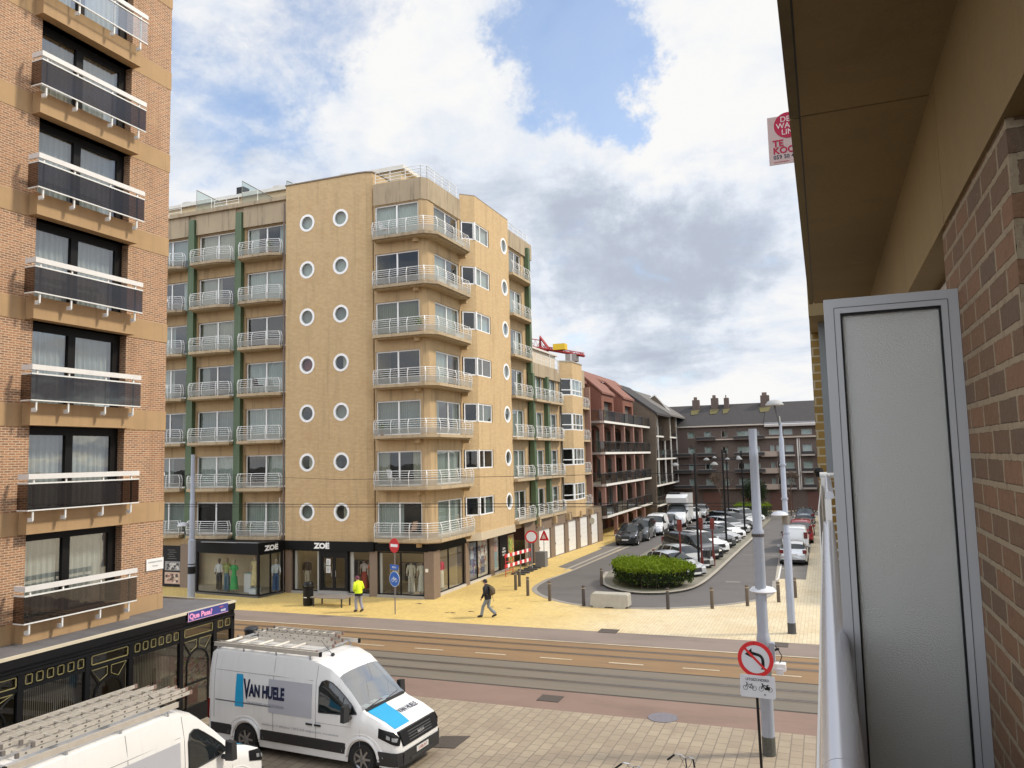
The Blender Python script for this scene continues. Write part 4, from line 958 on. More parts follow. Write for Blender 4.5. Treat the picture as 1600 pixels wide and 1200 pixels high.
def balcony_building():
    B = thing('apartment_building', 'brown block with stacked balconies and white side screens at the street end', 'building', (-20, 114, 0))
    w = MB(); w.box(-30,110.2,0,-19,120,11.6,BROWNB); w.build('wall', B); w = MB(); w.prism([(-19,112),(-17.4,112.5),(-17.4,117),(-19,118)], 11.3, 13.0, mcol(.10,.095,.10)); w.build('wall', B)
    for z in (2.3,4.8,7.2,9.7):
        s = MB(); s.prism([(-19,109.5),(-17.2,109.5),(-16.9,110.2),(-16.9,118.5),(-17.4,119.5),(-19,119.5)], z-.15, z+.1, mcol(.3,.26,.2)); s.prism([(-17.15,109.6),(-16.95,110.2),(-16.95,118.5),(-17.1,118.5),(-17.15,110.3)], z+.1, z+.95, mcol(.22,.17,.11)); s.build('balcony', B)
        for y in (110.5, 115.5):
            q = MB(); q.box(-18.9,y,z+.1,-17.3,y+.12,z+2.1,WHITE); q.build('screen', B)
        for y in (110.9,115.9):
            window(B, FE(-18.95), y, y+3.5, z+.3, z+2.1, .03, 2, .1, style='none')
def far_building():
    B = thing('apartment_building', 'dark brown apartment block with slate roof and chimneys closing the street', 'building', (-12, 112, 0))
    F = FS(105.0); w = MB(); W = []
    dz = [3.1, 5.1, 7.2, 9.3]
    for z in dz:
        h = .95 if z < 9 else .85
        W += [(-16.6,-15.7,z+.05,z+h),(-14.48,-13.56,z+.05,z+h),(-12.3,-11.55,z+.05,z+h),(-10.35,-8.88,z+.05,z+h),(-8.4,-7.6,z+.05,z+h)]
    w.holed(F, -34, -6.9, 0, 10.85, W, FARB, .25)
    w.build('wall', B, recalc=False)
    for a in W: window(B, F, *a, -.12, 1 if a[1]-a[0] < 1 else 2, .05, fm=mcol(.4,.38,.36), style='full0' if rnd.random() < .7 else 'half', sill=False)
    dk = mcol(.02,.018,.018)
    for z in dz:
        for (a, b) in ((-15.4,-13.0),(-10.7,-7.0),(-18.6,-16.2)):
            if z > 9 and a < -15.5: continue
            q = MB(); q.box(a,104.1,z-.32,b,105,z-.2,FARB); q.box(a,104.1,z-.2,b,104.15,z+.12,dk); q.box(a,104.08,z+.12,b,104.16,z+.17,mcol(.25,.22,.2)); q.build('balcony', B)
    r = MB(); r.extr([(-18.6,104.7,10.85),(-6.9,104.7,10.85),(-6.9,110,13.9),(-15.9,110,13.9)], (0,.3,-.1), ROOF); r.face([(-18.6,104.7,10.85),(-34,104.7,10.85),(-34,110,13.9),(-15.9,110,13.9)], ROOF); r.build('roof', B)
    t = MB(); t.box(-18.5,104.6,10.75,-6.9,104.72,10.92,mcol(.42,.36,.3)); t.box(-13.0,104.55,9.0,-10.6,105,9.14,mcol(.42,.34,.28)); t.box(-15.3,104.6,2.72,-7,105,2.85,mcol(.22,.16,.12)); t.build('gutter', B)
    c = MB()
    for (a, b, z) in ((-16.4,-15.5,14.6),(-13.9,-13.0,14.75),(-12.2,-11.6,14.7),(-7.5,-6.4,14.8)):
        c.box(a,108.8,12.5,b,109.8,z,FARB); c.box(a+.2,109,z,b-.3,109.5,z+.4,mcol(.12,.08,.06))
        m = M('moss_patch', (.10,.085,.03), .9); c.face([(a-.2,108.7,13.22),(b+.2,108.7,13.22),(b-.1,107.6,12.6),(a,107.4,12.5)], m); c.build('chimney', B); c = MB()
    g = MB()
    for (a, b) in ((-14.9,-12.6),(-9.7,-8.4),(-17.6,-16)): g.box(a,104.94,.05,b,105.02,2.3,mcol(.11,.045,.03))
    g.build('garage_door', B)
    i = MB(); i.box(-33,106.5,0,-7,109,10.7,ROOM); i.build('interior', B)
    B = thing('apartment_building', 'brown brick apartment house with pale curved balconies and picture windows behind the lamp posts', 'building', (-2, 112, 0))
    w = MB(); W = []
    for z in dz[:3]: W += [(-6.35,-5.85,z+.15,z+1.0),(-5.6,-4.9,z+.15,z+1.0),(-4.56,-3.58,z+.12,z+1.0),(-2.5,-1.4,z+.12,z+1.0),(-.6,.5,z+.12,z+1)]
    W += [(-6.4,-5.0,9.5,10.2),(-4.7,-3.55,9.45,10.15),(-2.55,-1.3,9.4,10.1),(-.6,.8,9.4,10.1)]
    w.holed(F, -6.9, 8, 0, 10.6, W, FARB, .25); w.build('wall', B, recalc=False)
    for a in W: window(B, F, *a, -.12, 1, .05, fm=mcol(.4,.38,.36), style='full0' if rnd.random() < .6 else 'none')
    for z in dz[:3]:
        q = MB(); q.prism([(-7.6,105),(-7.4,104.2),(-5.6,104.2),(-5.4,105)], z-.45, z+.22, mcol(.30,.23,.18)); q.build('balcony', B)
        for (a, b) in ((-4.7,-3.4),(-2.7,-1.1),(-.8,.8)):
            q = MB(); q.box(a,104.4,z-.35,b,105,z-.22,FARB); q.box(a,104.4,z-.22,b,104.45,z+.1,dk); q.box(a,104.36,z-.45,b,104.44,z-.25,mcol(.3,.25,.21)); q.build('balcony', B)
    r = MB(); r.extr([(-6.9,104.7,11.0),(8,104.7,11.0),(8,110,13.9),(-6.9,110,13.9)], (0,.3,-.1), ROOF); r.build('roof', B)
    t = MB(); t.box(-6.9,104.3,10.5,8,104.9,10.78,mcol(.38,.34,.31)); t.box(-6.9,104.3,10.85,8,104.8,11.05,mcol(.25,.24,.25)); t.box(-6.9,104.6,9.05,8,105,9.25,mcol(.33,.27,.21)); t.box(-3.15,104.85,2.6,-3.0,104.98,9.0,mcol(.55,.5,.45)); t.box(-2.9,104.85,2.6,-2.8,104.98,9.0,mcol(.5,.45,.4)); t.build('cornice', B)
    g = MB(); g.box(-6.6,104.94,.05,-4.0,105.02,2.3,mcol(.085,.035,.025)); g.box(-2.2,104.94,.05,6,105.02,2.3,mcol(.10,.04,.03)); g.build('garage_door', B)
    i = MB(); i.box(-6.8,106.5,0,7.8,109,10.5,ROOM); i.build('interior', B)
red_building(); dark_building(); balcony_building(); far_building()

# ---------------------------------------------------------------- brick tower on the left
def tower():
    B = thing('apartment_building', 'tall red brick tower with smoked glass balconies above the cafe', 'building', (-24, 12, 0))
    F = FE(-18.8); P = 2.72; Z = [3.06+P*k for k in range(10)]
    w = MB(); holes = [(a, a+2.93, z+.50, z+P) for z in Z for a in (14.18, 8.9, 3.6)]
    zz = 3.0
    w.holed(F, -3, 18.63, 2.6, 30.5, holes, TOWERB, .38)
    w.face([(-18.8,18.63,2.6),(-30,18.63,2.6),(-30,18.63,30.5),(-18.8,18.63,30.5)], TOWERB)
    w.face([(-18.8,-3,2.6),(-30,-3,2.6),(-30,-3,30.5),(-18.8,-3,30.5)], TOWERB); w.build('wall', B, recalc=False)
    b = MB()
    for z in Z:
        for a, c in ((17.16,18.45),(11.9,13.96),(6.6,8.6),(-3,3.3)):
            b = MB(); b.fbox(F, a, c, z-.02, z+.55, -.1, .012, BAND); b.build('concrete_band', B)
        b = MB(); b.box(-30,18.451,z-.02,-18.785,18.645,z+.55,BAND); b.build('concrete_band', B)
    for a in (14.18, 8.9, 3.6):
        for k, z in enumerate(Z):
            s = MB(); s.fbox(F, a-.22, a+2.98, z, z+.57, -.35, .30, BAND); sl = s.build('balcony', B)
            if k > 8: continue
            # window
            fr = MB(); d0, d1 = -.32, -.24; h1 = z+P
            fr.fbox(F, a, a+2.93, h1-.22, h1, d0, d1, DARKF); fr.fbox(F, a, a+.06, z+.5, h1-.22, d0, d1, DARKF); fr.fbox(F, a+2.68, a+2.93, z+.5, h1-.22, d0, d1, DARKF); fr.fbox(F, a+1.22, a+1.44, z+.5, h1-.22, d0, d1+.02, DARKF); fr.fbox(F, a, a+2.93, z+.5, z+.62, d0, d1, DARKF)
            wo = fr.build('window', B); g = MB()
            for u0, u1 in ((a+.06,a+1.22),(a+1.44,a+2.68)): g.face([F(u0,z+.6,-.28),F(u1,z+.6,-.28),F(u1,h1-.22,-.28),F(u0,h1-.22,-.28)], TGLASS)
            g.build('pane', wo, recalc=False)
            c = MB(); curtain(c, F, a+.02, a+1.3, z+.6, h1, -.42, CURT[0] if k != 5 else CURT[1], .035, .17); curtain(c, F, a+1.4, a+2.75, z+.6, h1, -.43, CURT[0], .035, .17); c.build('curtain', wo, recalc=False)
            # railing
            r = MB(); L = (a-.45, a+2.92); n = .60; rz = z+.57
            def loop(mb, z0, z1, w0, w1, m):
                mb.fbox(F, L[0], L[1], z0, z1, w0, w1, m); mb.fbox(F, L[0], L[0]+(w1-w0), z0, z1, .24, w0, m)
            loop(r, rz+.80, rz+.93, n-.02, n+.03, mcol(.70,.68,.66)); loop(r, rz+.68, rz+.715, n-.0, n+.03, RAILW); loop(r, rz+.02, rz+.05, n-.0, n+.03, RAILW)
            for u in (a-.28, a+.62, a+1.75, a+2.68):
                r.fbox(F, u-.02, u+.02, rz-.22, rz+.80, n-.035, n-.002, RAILW); r.fbox(F, u-.025, u+.025, rz-.25, rz-.15, .44, n-.035, RAILW)
            SM = CLEARB if k == 6 else SMOKE
            ro = r.build('railing', sl); g = MB()
            g.face([F(L[0],rz+.05,n+.01),F(L[1],rz+.05,n+.01),F(L[1],rz+.68,n+.01),F(L[0],rz+.68,n+.01)], SM); g.face([F(L[0],rz+.05,.24),F(L[0],rz+.05,n+.01),F(L[0],rz+.68,n+.01),F(L[0],rz+.68,.24)], SM); g.build('glass_panel', ro, recalc=False)
    # balconies of the street side peeping round the corner
    for k, z in enumerate(Z[1:9]):
        s = MB(); s.box(-20.6,18.66,z+.45,-19.05,18.80,z+.58,mcol(.3,.25,.2)); s.box(-20.6,18.78,z+.6,-19.0,18.81,z+1.2,mcol(.16,.15,.15)); s.box(-20.6,18.77,z+1.32,-18.98,18.83,z+1.42,WHITE); s.build('side_balcony', B)
    i = MB(); i.box(-29,-2.8,3,-19.9,18.5,30.4,ROOM)
    for z in Z: i.box(-19.9,-2.8,z+.1,-19.2,18.5,z+.45,ROOM)
    for y in (2,7.5,13,17.6): i.box(-19.9,y-.05,3,-19.2,y+.05,30.3,ROOM)
    i.face([(-30,-3,30.5),(-18.8,-3,30.5),(-18.8,18.63,30.5),(-30,18.63,30.5)], FELT); i.build('interior', B)
    s = MB(); s.box(-18.785,17.98,4.32,-18.76,18.62,4.66,WHITE)
    text_mb(s, 'CONCIERGE SYNDICUS', .055, NAVY, lambda x, y, d: Vector((-18.756,18.3+x,4.54+y)), squeeze=.9); text_mb(s, 'TE HUUR', .055, NAVY, lambda x, y, d: Vector((-18.756,18.3+x,4.42+y)), squeeze=.9)
    s.build('wall_sign', B)
    # lower glass balcony edge
tower()
def kiosk():
    B = thing('cafe_pavilion', 'black single storey glazed cafe pavilion with a flat felt roof below the brick tower', 'cafe', (-18.2, 12, 0))
    X = -17.35; F = FE(X); y1 = 20.1
    m = MB(); m.box(-20.4,-6,2.95,X+.02,y1,3.14,M('roof_felt_grey', (.15,.145,.15), .75, var=.5, scale=1.2, bstr=.4, bscale=8, wear=.8)); m.build('roof', B)
    m = MB(); m.fbox(F, -6, y1, 3.12, 3.19, -.02, .05, mcol(.62,.55,.42)); m.box(-20.4,y1-.03,3.12,X+.05,y1+.03,3.19,mcol(.5,.45,.35)); m.build('roof_edge', B)
    m = MB(); m.fbox(F, -6, y1, 2.92, 3.12, -.1, .04, BLACK); m.fbox(F, -6, y1, 2.80, 2.92, -.1, -.02, BLACK); m.fbox(F, -6, y1, 2.72, 2.79, -.1, .02, BLACK); m.box(-20.4,y1-.08,2.6,X,y1,3.12,BLACK); m.build('fascia', B)
    gold = mcol(.24,.21,.09); g = MB(); f = MB(); t = MB()
    ft = 2.72
    edges = [0.6,4.6,8.6,11.3,13.05,14.86,16.2,17.95,19.3,20.1]
    posts = [0.9,4.9,8.9,11.25,13.08,14.86,16.18,17.95,19.28,20.04]
    for u in posts: f.fbox(F, u-.07, u+.07, 0, ft, -.1, .0, BLACK)
    f.fbox(F, -6, y1, 2.36, 2.44, -.1, -.01, BLACK)
    f.fbox(F, -6, y1, 0, .45, -.12, -.01, BLACK)
    kinds = ['bead','arch','bead','arch','bead','arch','bead','arch','narrow']
    for (a, b), k in zip(zip(posts, posts[1:]), kinds):
        a += .07; b -= .07
        if k in ('bead', 'narrow'):
            n = 6 if k == 'bead' else 2
            for i in range(n):
                u0 = a+(b-a)*i/n; u1 = a+(b-a)*(i+1)/n; f.fbox(F, u1-.03, u1+.03, 2.44, ft, -.08, -.02, BLACK)
                for (p, q, r, s) in ((u0+.05,u1-.05,2.47,2.485),(u0+.05,u1-.05,2.675,2.69),(u0+.05,u0+.065,2.47,2.69),(u1-.065,u1-.05,2.47,2.69)): t.fbox(F, p, q, r, s, -.03, -.005, gold)
            if k == 'bead':
                w = MB()
                for i in range(int((b-a)/.055)):
                    u = a+.03+i*.055; w.path([F(u,.5,-.3),F(u+rnd.uniform(-.01,.01),1.4,-.3),F(u,2.34,-.3)], .007, mcol(.55,.52,.50), 3, caps=False)
                w.build('bead_curtain', B)
        else:
            for (p, q, r, s) in ((a+.03,b-.03,2.46,2.48),(a+.03,b-.03,2.68,2.70),(a+.03,a+.05,2.46,2.70),(b-.05,b-.03,2.46,2.70)): t.fbox(F, p, q, r, s, -.03, -.005, gold)
            c = (a+b)/2; R = (b-a)*.36
            pts = [F(c+R*math.cos(th), 1.62+R*1.0*math.sin(th), -.04) for th in [PI*i/14 for i in range(15)]]
            f.path([F(c+R,.45,-.04)]+pts+[F(c-R,.45,-.04)], .028, BLACK, 5); f.path([F(c,1.62+R,-.04),F(c,2.36,-.04)], .02, BLACK, 4)
            for sg in (1, -1):
                f.path([F(c+sg*R*.7,1.62+R*.72,-.04),F(c+sg*(b-a)*.48,2.34,-.04)], .02, BLACK, 4)
                t.path([F(c+sg*.06,2.33,-.03),F(c+sg*(b-a)*.44,2.33,-.03),F(c+sg*R*.66,1.62+R*.95,-.03),F(c+sg*.06,1.62+R+.09,-.03),F(c+sg*.06,2.33,-.03)], .012, gold, 4)
            f.fbox(F, c-R, c+R, 1.1, 1.14, -.08, -.01, BLACK)
    g.face([F(-6,.45,-.06),F(y1,.45,-.06),F(y1,ft,-.06),F(-6,ft,-.06)], glass('cafe_glass', (.55,.55,.50), ior=1.45)); 
    fo = f.build('glazing_frame', B); g.build('glass', fo, recalc=False); t.build('gold_trim', fo)
    e = MB(); e.face([(-20.3,y1-.05,0),(X,y1-.05,0),(X,y1-.05,2.7),(-20.3,y1-.05,2.7)], glass('cafe_end_glass', (.4,.4,.38), ior=1.45)); e.build('end_glass', B, recalc=False)
    i = MB(); i.box(-20.5,-6,0,-20.3,y1,2.9,mcol(.20,.15,.09)); i.box(-20.3,-6,.02,X-.1,y1-.1,.05,mcol(.18,.13,.09))
    cl = (mcol(.30,.24,.18), mcol(.42,.36,.26), mcol(.16,.20,.10), mcol(.30,.08,.06), mcol(.5,.45,.38))
    for k in range(46):
        y = rnd.uniform(9,19.8); x = rnd.uniform(-19.8,-18.2); h = rnd.uniform(.3,1.1); s = rnd.uniform(.12,.35); i.box(x-s,y-s,.05,x+s,y+s,h,rnd.choice(cl))
    for k in range(90):      # plants in the last window
        y = rnd.uniform(18.1,19.2); z = rnd.uniform(.8,1.7); x = rnd.uniform(-18.0,-17.6); i.face([(x,y,z),(x+.1,y+.08,z+.05),(x+.02,y+.12,z+.12)], rnd.choice((mcol(.5,.48,.4), mcol(.25,.3,.12), mcol(.4,.18,.14), mcol(.6,.58,.5))))
    i.build('interior', B, recalc=False)
    s = MB(); s.fbox(F, 18.08, 19.72, 2.93, 3.17, .05, .09, M('sign_blue', (.05,.06,.26), .4, var=.15)); s.fbox(F, 18.08, 19.72, 2.915, 2.93, .05, .095, mcol(.7,.4,.6)); s.fbox(F, 18.08, 18.1, 2.93, 3.17, .05, .095, mcol(.7,.4,.6))
    text_mb(s, 'Que Pasa?', .205, M('sign_pink', (.85,.35,.60), .4), lambda x, y, d: Vector((X+.097,18.12+x,2.985+y)), bold=.045, align='LEFT', squeeze=1.08)
    text_mb(s, "MAES", .085, mcol(.85,.85,.9), lambda x, y, d: Vector((X+.098,19.5+x,2.975+y)), bold=.03)
    s.box(X+.09,19.35,3.09,X+.098,19.5,3.13,mcol(.4,.1,.2)); s.build('name_board', B)
kiosk()

# ---------------------------------------------------------------- the viewer's own building
def own_building():
    B = thing('apartment_building', 'red brick apartment building on the right with the narrow balcony the view is taken from', 'building', (3, 0, 0))
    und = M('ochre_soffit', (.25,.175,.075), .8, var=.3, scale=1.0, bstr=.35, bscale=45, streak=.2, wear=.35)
    edge = M('mossy_slab_edge', (.13,.105,.055), .9, var=.5, scale=5, bstr=.3)
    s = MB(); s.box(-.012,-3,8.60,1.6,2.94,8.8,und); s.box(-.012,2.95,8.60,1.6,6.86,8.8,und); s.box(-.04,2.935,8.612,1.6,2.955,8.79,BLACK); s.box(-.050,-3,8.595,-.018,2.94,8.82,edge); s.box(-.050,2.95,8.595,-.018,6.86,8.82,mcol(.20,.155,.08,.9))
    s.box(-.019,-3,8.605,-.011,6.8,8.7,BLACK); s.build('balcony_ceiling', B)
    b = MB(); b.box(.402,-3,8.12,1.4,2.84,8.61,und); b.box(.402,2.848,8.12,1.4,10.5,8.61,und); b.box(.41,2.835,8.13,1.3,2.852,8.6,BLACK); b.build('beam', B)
    w = MB(); w.box(.412,1.965,4.0,1.4,2.965,8.13,OURB); w.build('brick_pier', B)
    w = MB(); w.box(1.0,-3,4,1.4,1.965,8.13,OURB); w.build('wall', B)
    w = MB(); w.box(.62,2.965,4,.68,11.0,8.12,mcol(.4,.38,.33)); w.build('wall', B)
    f = MB(); f.box(.52,2.97,7.82,.62,6.5,8.10,WHITE); f.box(.52,2.97,5.8,.62,3.12,7.82,WHITE); f.build('window_frame', B)
    f = MB(); f.box(-.02,-3,5.35,1.2,11,5.52,CONC); f.build('balcony_floor', B)
    # frosted partition
    m, t = base_mat('frosted_glass'); oc = t.add('ShaderNodeTexCoord').outputs['Object']
    v = t.add('ShaderNodeTexVoronoi', i_Vector=oc, i_Scale=260.0); nn = t.noise(oc, 330, 2)
    bu = t.add('ShaderNodeBump', i_Strength=.55, i_Distance=.002); t.set(bu, 'Height', t.math('ADD', v.outputs['Distance'], nn))
    rf = t.add('ShaderNodeBsdfRefraction', i_Color=(.78,.82,.80,1), i_Roughness=.34, i_IOR=1.2); t.l.new(bu.outputs[0], rf.inputs['Normal'])
    tl = t.add('ShaderNodeBsdfTranslucent', i_Color=(.86,.88,.84,1)); df = t.add('ShaderNodeBsdfDiffuse', i_Color=(.74,.76,.74,1)); t.l.new(bu.outputs[0], df.inputs['Normal'])
    gs = t.add('ShaderNodeBsdfGlossy', i_Color=(.9,.9,.92,1), i_Roughness=.24); t.l.new(bu.outputs[0], gs.inputs['Normal'])
    m1 = t.add('ShaderNodeMixShader', i_0=.30, i_1=rf.outputs[0], i_2=tl.outputs[0]); m2 = t.add('ShaderNodeMixShader', i_0=.25, i_1=m1.outputs[0], i_2=df.outputs[0]); m3 = t.add('ShaderNodeMixShader', i_0=.16, i_1=m2.outputs[0], i_2=gs.outputs[0])
    t.add('ShaderNodeOutputMaterial', i_Surface=m3.outputs[0])
    Y = 2.74; f = MB(); x0, x1, z1 = .024, .411, 7.888; q = .048
    for (a, b_, c, d) in ((x0,x0+q,5.55,z1),(x1-q,x1,5.55,z1),(x0+q,x1-q,z1-q,z1),(x0+q,x1-q,5.55,5.6)): f.box(a,Y,c,b_,Y+.05,d,ALU)
    for (a, b_, c, d) in ((x0+.029,x0+.0305,5.55,z1-.03),(x1-.0305,x1-.029,5.55,z1-.03),(x0+.0305,x1-.0305,z1-.0305,z1-.029)): f.box(a,Y-.0012,c,b_,Y+.001,d,PLASTIC)
    for (a, b_, c, d) in ((x0+q,x0+q+.006,5.6,z1-q),(x1-q-.006,x1-q,5.6,z1-q),(x0+q+.006,x1-q-.006,z1-q-.007,z1-q)): f.box(a,Y+.008,c,b_,Y+.045,d,BLACK)
    p = f.build('partition_frame', B); g = MB(); g.box(x0+q+.006,Y+.02,5.6,x1-q-.006,Y+.028,z1-q-.007,m); g.build('frosted_pane', p)
    # own hand rail
    r = MB(); r.path([(-.002,-1.2,6.80),(-.002,1.60,6.80)], .041, ALUW, 28); r.path([(-.002,1.603,6.80),(-.002,6.9,6.80)], .041, ALUW, 28); r.path([(-.002,1.599,6.80),(-.002,1.604,6.80)], .0405, mcol(.2,.2,.22), 28)
    for y in (-.6,2.4,4.6,6.85): r.box(-.03,y-.02,5.5,-.005,y+.02,6.78,ALUW)
    r.build('handrail', B, smooth=40); q = MB(); q.box(-.052,-3,5.4,-.042,6.9,6.745,M('white_parapet_sheet', (.78,.77,.74), .5, var=.03)); q.build('parapet_panel', B)
    r = MB(); r.path([(.02,7.0,7.03),(.02,11.9,7.03)], .035, ALUW, 10); r.path([(-.08,11.9,7.05),(.9,11.9,7.05)], .045, RAILW, 10)
    for k in range(12): r.path([(-.03,11.9,6.86-.12*k),(.9,11.9,6.86-.12*k)], .016, RAILW, 6)
    for y in (7.0, 9.4): r.box(-.02,y-.03,5.6,.03,y+.03,7.0,RAILW)
    r.box(-.07,11.86,5.6,-.0,11.94,7.02,RAILW); r.build('handrail', B); q = MB(); q.box(-.075,7.0,5.4,-.065,11.85,6.92,MATS['white_parapet_sheet']); q.build('parapet_panel', B)
    # neighbour's parts further along
    n = MB(); n.box(-.10,12.2,-.0,.25,12.8,9.6,COLB); n.build('ochre_brick_column', B)
    n = MB(); n.box(-.09,10.6,9.1,.6,12.25,9.6,mcol(.22,.16,.07)); n.build('lintel_block', B)
    n = MB(); n.box(.015,11.2,7.1,.5,11.25,9.1,mcol(.20,.22,.23)); n.build('grey_screen', B)
    n = MB(); n.lathe([(0,0),(.045,.01),(.07,.08),(.05,.13),(0,.14)], (-.09,11.95,7.02), BLACK, 10); n.build('dome_camera', B)
    # the mass of the building
    k = MB(); k.box(1.4,-14,0,11,11.9,24,OURB); k.box(.6,3.0,0,1.4,12.2,5.3,OURB); k.box(.7,-3,8.81,1.4,12.2,24,OURB)
    for z in range(6): 
        k.box(.0,-9,11.2+z*2.75-.2,1.4,10.4,11.2+z*2.75,CONC) if z < 5 else None
    k.build('upper_wall', B)
    Y = 11.0
    s = MB(); s.box(-.475,Y,11.27,.18,Y+.015,11.94,mcol(.62,.48,.47)); red = mcol(.50,.015,.07)
    s.disc((-.215,Y-.004,11.80), (0,-1,0), .178, red, .004, 30)
    wt = mcol(.8,.7,.7)
    for tx, zz, xx in (('DE',11.85,-.31),('WAELE',11.76,-.365),('LING',11.67,-.30)): text_mb(s, tx, .105, wt, (lambda zz, xx: lambda x, y, d: Vector((xx+x, Y-.012, zz+y)))(zz, xx), bold=.01, align='LEFT')
    for tx, zz in (('TE',11.52),('KOOP',11.42)): text_mb(s, tx, .125, red, (lambda zz: lambda x, y, d: Vector((-.42+x, Y-.006, zz+y)))(zz), bold=.03, align='LEFT')
    text_mb(s, '059 50 40', .075, NAVY, lambda x, y, d: Vector((-.42+x, Y-.006, 11.345+y)), bold=.01, align='LEFT')
    s.box(-.42,Y-.005,11.30,-.22,Y-.002,11.305,red)
    so = solo(s, 'for_sale_sign', 'pink and red TE KOOP estate agent board sticking out beyond the balcony slab', 'sign', loc=(0, Y, 11.3))
own_building()
def right_row():
    B = thing('terrace_house', 'low brown brick row along the right pavement of the side street', 'building', (8, 70, 0))
    F = FR((4.6,0,0), (0,-1,0), (-1,0,0)); w = MB(); W = [(-u-1.6, -u, z, z+1.3) for u in range(46, 98, 3) for z in (.9, 3.7)]
    w.holed(F, -100, -44, 0, 6.2, W, FARB, .25); w.box(4.6,43.9,0,12,44,6.2,FARB); w.box(4.6,100,0,12,100.1,6.2,FARB); w.build('wall', B, recalc=False)
    for a in W: window(B, F, *a, -.12, 2, .06)
    r = MB(); r.extr([(4.3,43.8,6.2),(12.3,43.8,6.2),(8.3,43.8,8.2)], (0,56.4,0), ROOF); r.build('roof', B)
    i = MB(); i.box(6.2,44.1,0,11.9,99.9,6.1,ROOM); i.build('interior', B)
right_row()
# ---------------------------------------------------------------- vehicles
def lerp_tab(tab, x):
    if x <= tab[0][0]: return tab[0][1:]
    for a, b in zip(tab, tab[1:]):
        if x <= b[0]:
            t = (x-a[0])/(b[0]-a[0]); return tuple(p+(q-p)*t for p, q in zip(a[1:], b[1:]))
    return tab[-1][1:]
def car_body(t, tab, paint, wheels, R, ws, rw, side, W, pillars=(), lowdark=False, step=.08, name='body', glass=None, side_glass=True, roofx=None, rims=RIM, mesh_only=False):
    """x runs back from the nose (0) to -L; tab rows (x, zb, zbelt, zt, hw, tw)"""
    L = tab[-1][0]; xs = sorted({round(i*step, 4) for i in range(int(L/step)+1)} | {r[0] for r in tab} | set(ws) | set(rw) | {p for q in pillars for p in q})
    xs = [x for i, x in enumerate(xs) if x <= L and (i == 0 or x-xs[i-1] > .004)]
    secs = []
    for x in xs:
        zb, zl, zt, hw, tw = lerp_tab(tab, x)
        for xw in wheels:
            if abs(x-xw) < R*1.17: zb = max(zb, R*.98+math.sqrt((R*1.17)**2-(x-xw)**2))
        m1 = zb+.30*(zl-zb); m2 = zb+.72*(zl-zb); hh = zt-zl
        secs.append([(hw*.97, zb), (hw, max(m1, zb+.002)), (hw*.995, max(m2, zb+.004)), (hw*.965, zl), (tw+(hw*.965-tw)*.12 if hh > .25 else (hw*.93+tw)/2, zl+hh*.86), (tw*.90, zt-.035*min(1, hh/.4)), (tw*.5, zt-.006), (0, zt)])
    body = MB(); gl = MB(); gm = glass or CARG
    def isglass(x, j):
        if ws[0] <= x <= ws[1] and j in (4, 5, 6): return 'w'
        if rw and rw[0] <= x <= rw[1] and j in (4, 5, 6): return 'w'
        if side_glass and j == 3 and side[0] <= x <= side[1] and not any(a <= x <= b for a, b in pillars): return 's'
        return ''
    for i in range(len(xs)-1):
        xm = (xs[i]+xs[i+1])/2; A, B = secs[i], secs[i+1]
        for j in range(7):
            g = isglass(xm, j)
            for s in (1, -1):
                q = [(-xs[i], s*A[j][0], A[j][1]), (-xs[i+1], s*B[j][0], B[j][1]), (-xs[i+1], s*B[j+1][0], B[j+1][1]), (-xs[i], s*A[j+1][0], A[j+1][1])]
                (gl if g else body).face(q, gm if g else (PLASTIC if (lowdark and j == 0) else paint))
    for i, s_ in ((0, 1), (-1, -1)):
        x = -xs[i]; S = secs[i]; body.face([(x, p[0], p[1]) for p in S]+[(x, -p[0], p[1]) for p in reversed(S[:-1])], paint)
    bo = body.build(name, t, smooth=38)
    if gl.v: gl.build('windows', t, smooth=38)
    u = MB(); u.box(-L+.15, -W*.40, .22, -.15, W*.40, R*1.5, PLASTIC)
    for xw in wheels: u.box(-xw-R*1.2, -W*.46, R*.7, -xw+R*1.2, W*.46, R*2.2, PLASTIC)
    u.build('underbody', t)
    for xw in wheels:
        for s in (1, -1): wheel(t, -xw, s*(W*.5-.11), R, s, rims)
    return bo
def wheel(t, x, y, R, s, rims=RIM):
    m = MB(); n = 24; w = .10
    def ring(r, yy): return [(x+r*math.cos(2*PI*q/n), y+s*yy, R+r*math.sin(2*PI*q/n)) for q in range(n)]
    m.rings([ring(R*.3,-w),ring(R*.93,-w),ring(R,-w*.6),ring(R,w*.6),ring(R*.93,w),ring(R*.68,w*.95),ring(R*.66,w*.5)], TYRE, True, False)
    wo = m.build('wheel', t, smooth=40)
    r = MB(); r.rings([ring(R*.67,w*.9),ring(R*.60,w*.55)], rims, False, False); r.rings([ring(R*.60,w*.50),ring(R*.2,w*.5)], PLASTIC, False, False); r.rings([ring(R*.2,w*.6),ring(R*.1,w*.72)], rims, True, True)
    for k in range(7):
        a = 2*PI*k/7; d = Vector((math.cos(a),0,math.sin(a))); e = Vector((-math.sin(a),0,math.cos(a))); c = Vector((x,y,R)); yy = Vector((0,s*w*.68,0))
        r.extr([c+d*R*.15-e*R*.09+yy, c+d*R*.63-e*R*.06+yy, c+d*R*.63+e*R*.06+yy, c+d*R*.15+e*R*.09+yy], (0,s*.012,0), rims)
    r.build('rim', wo)
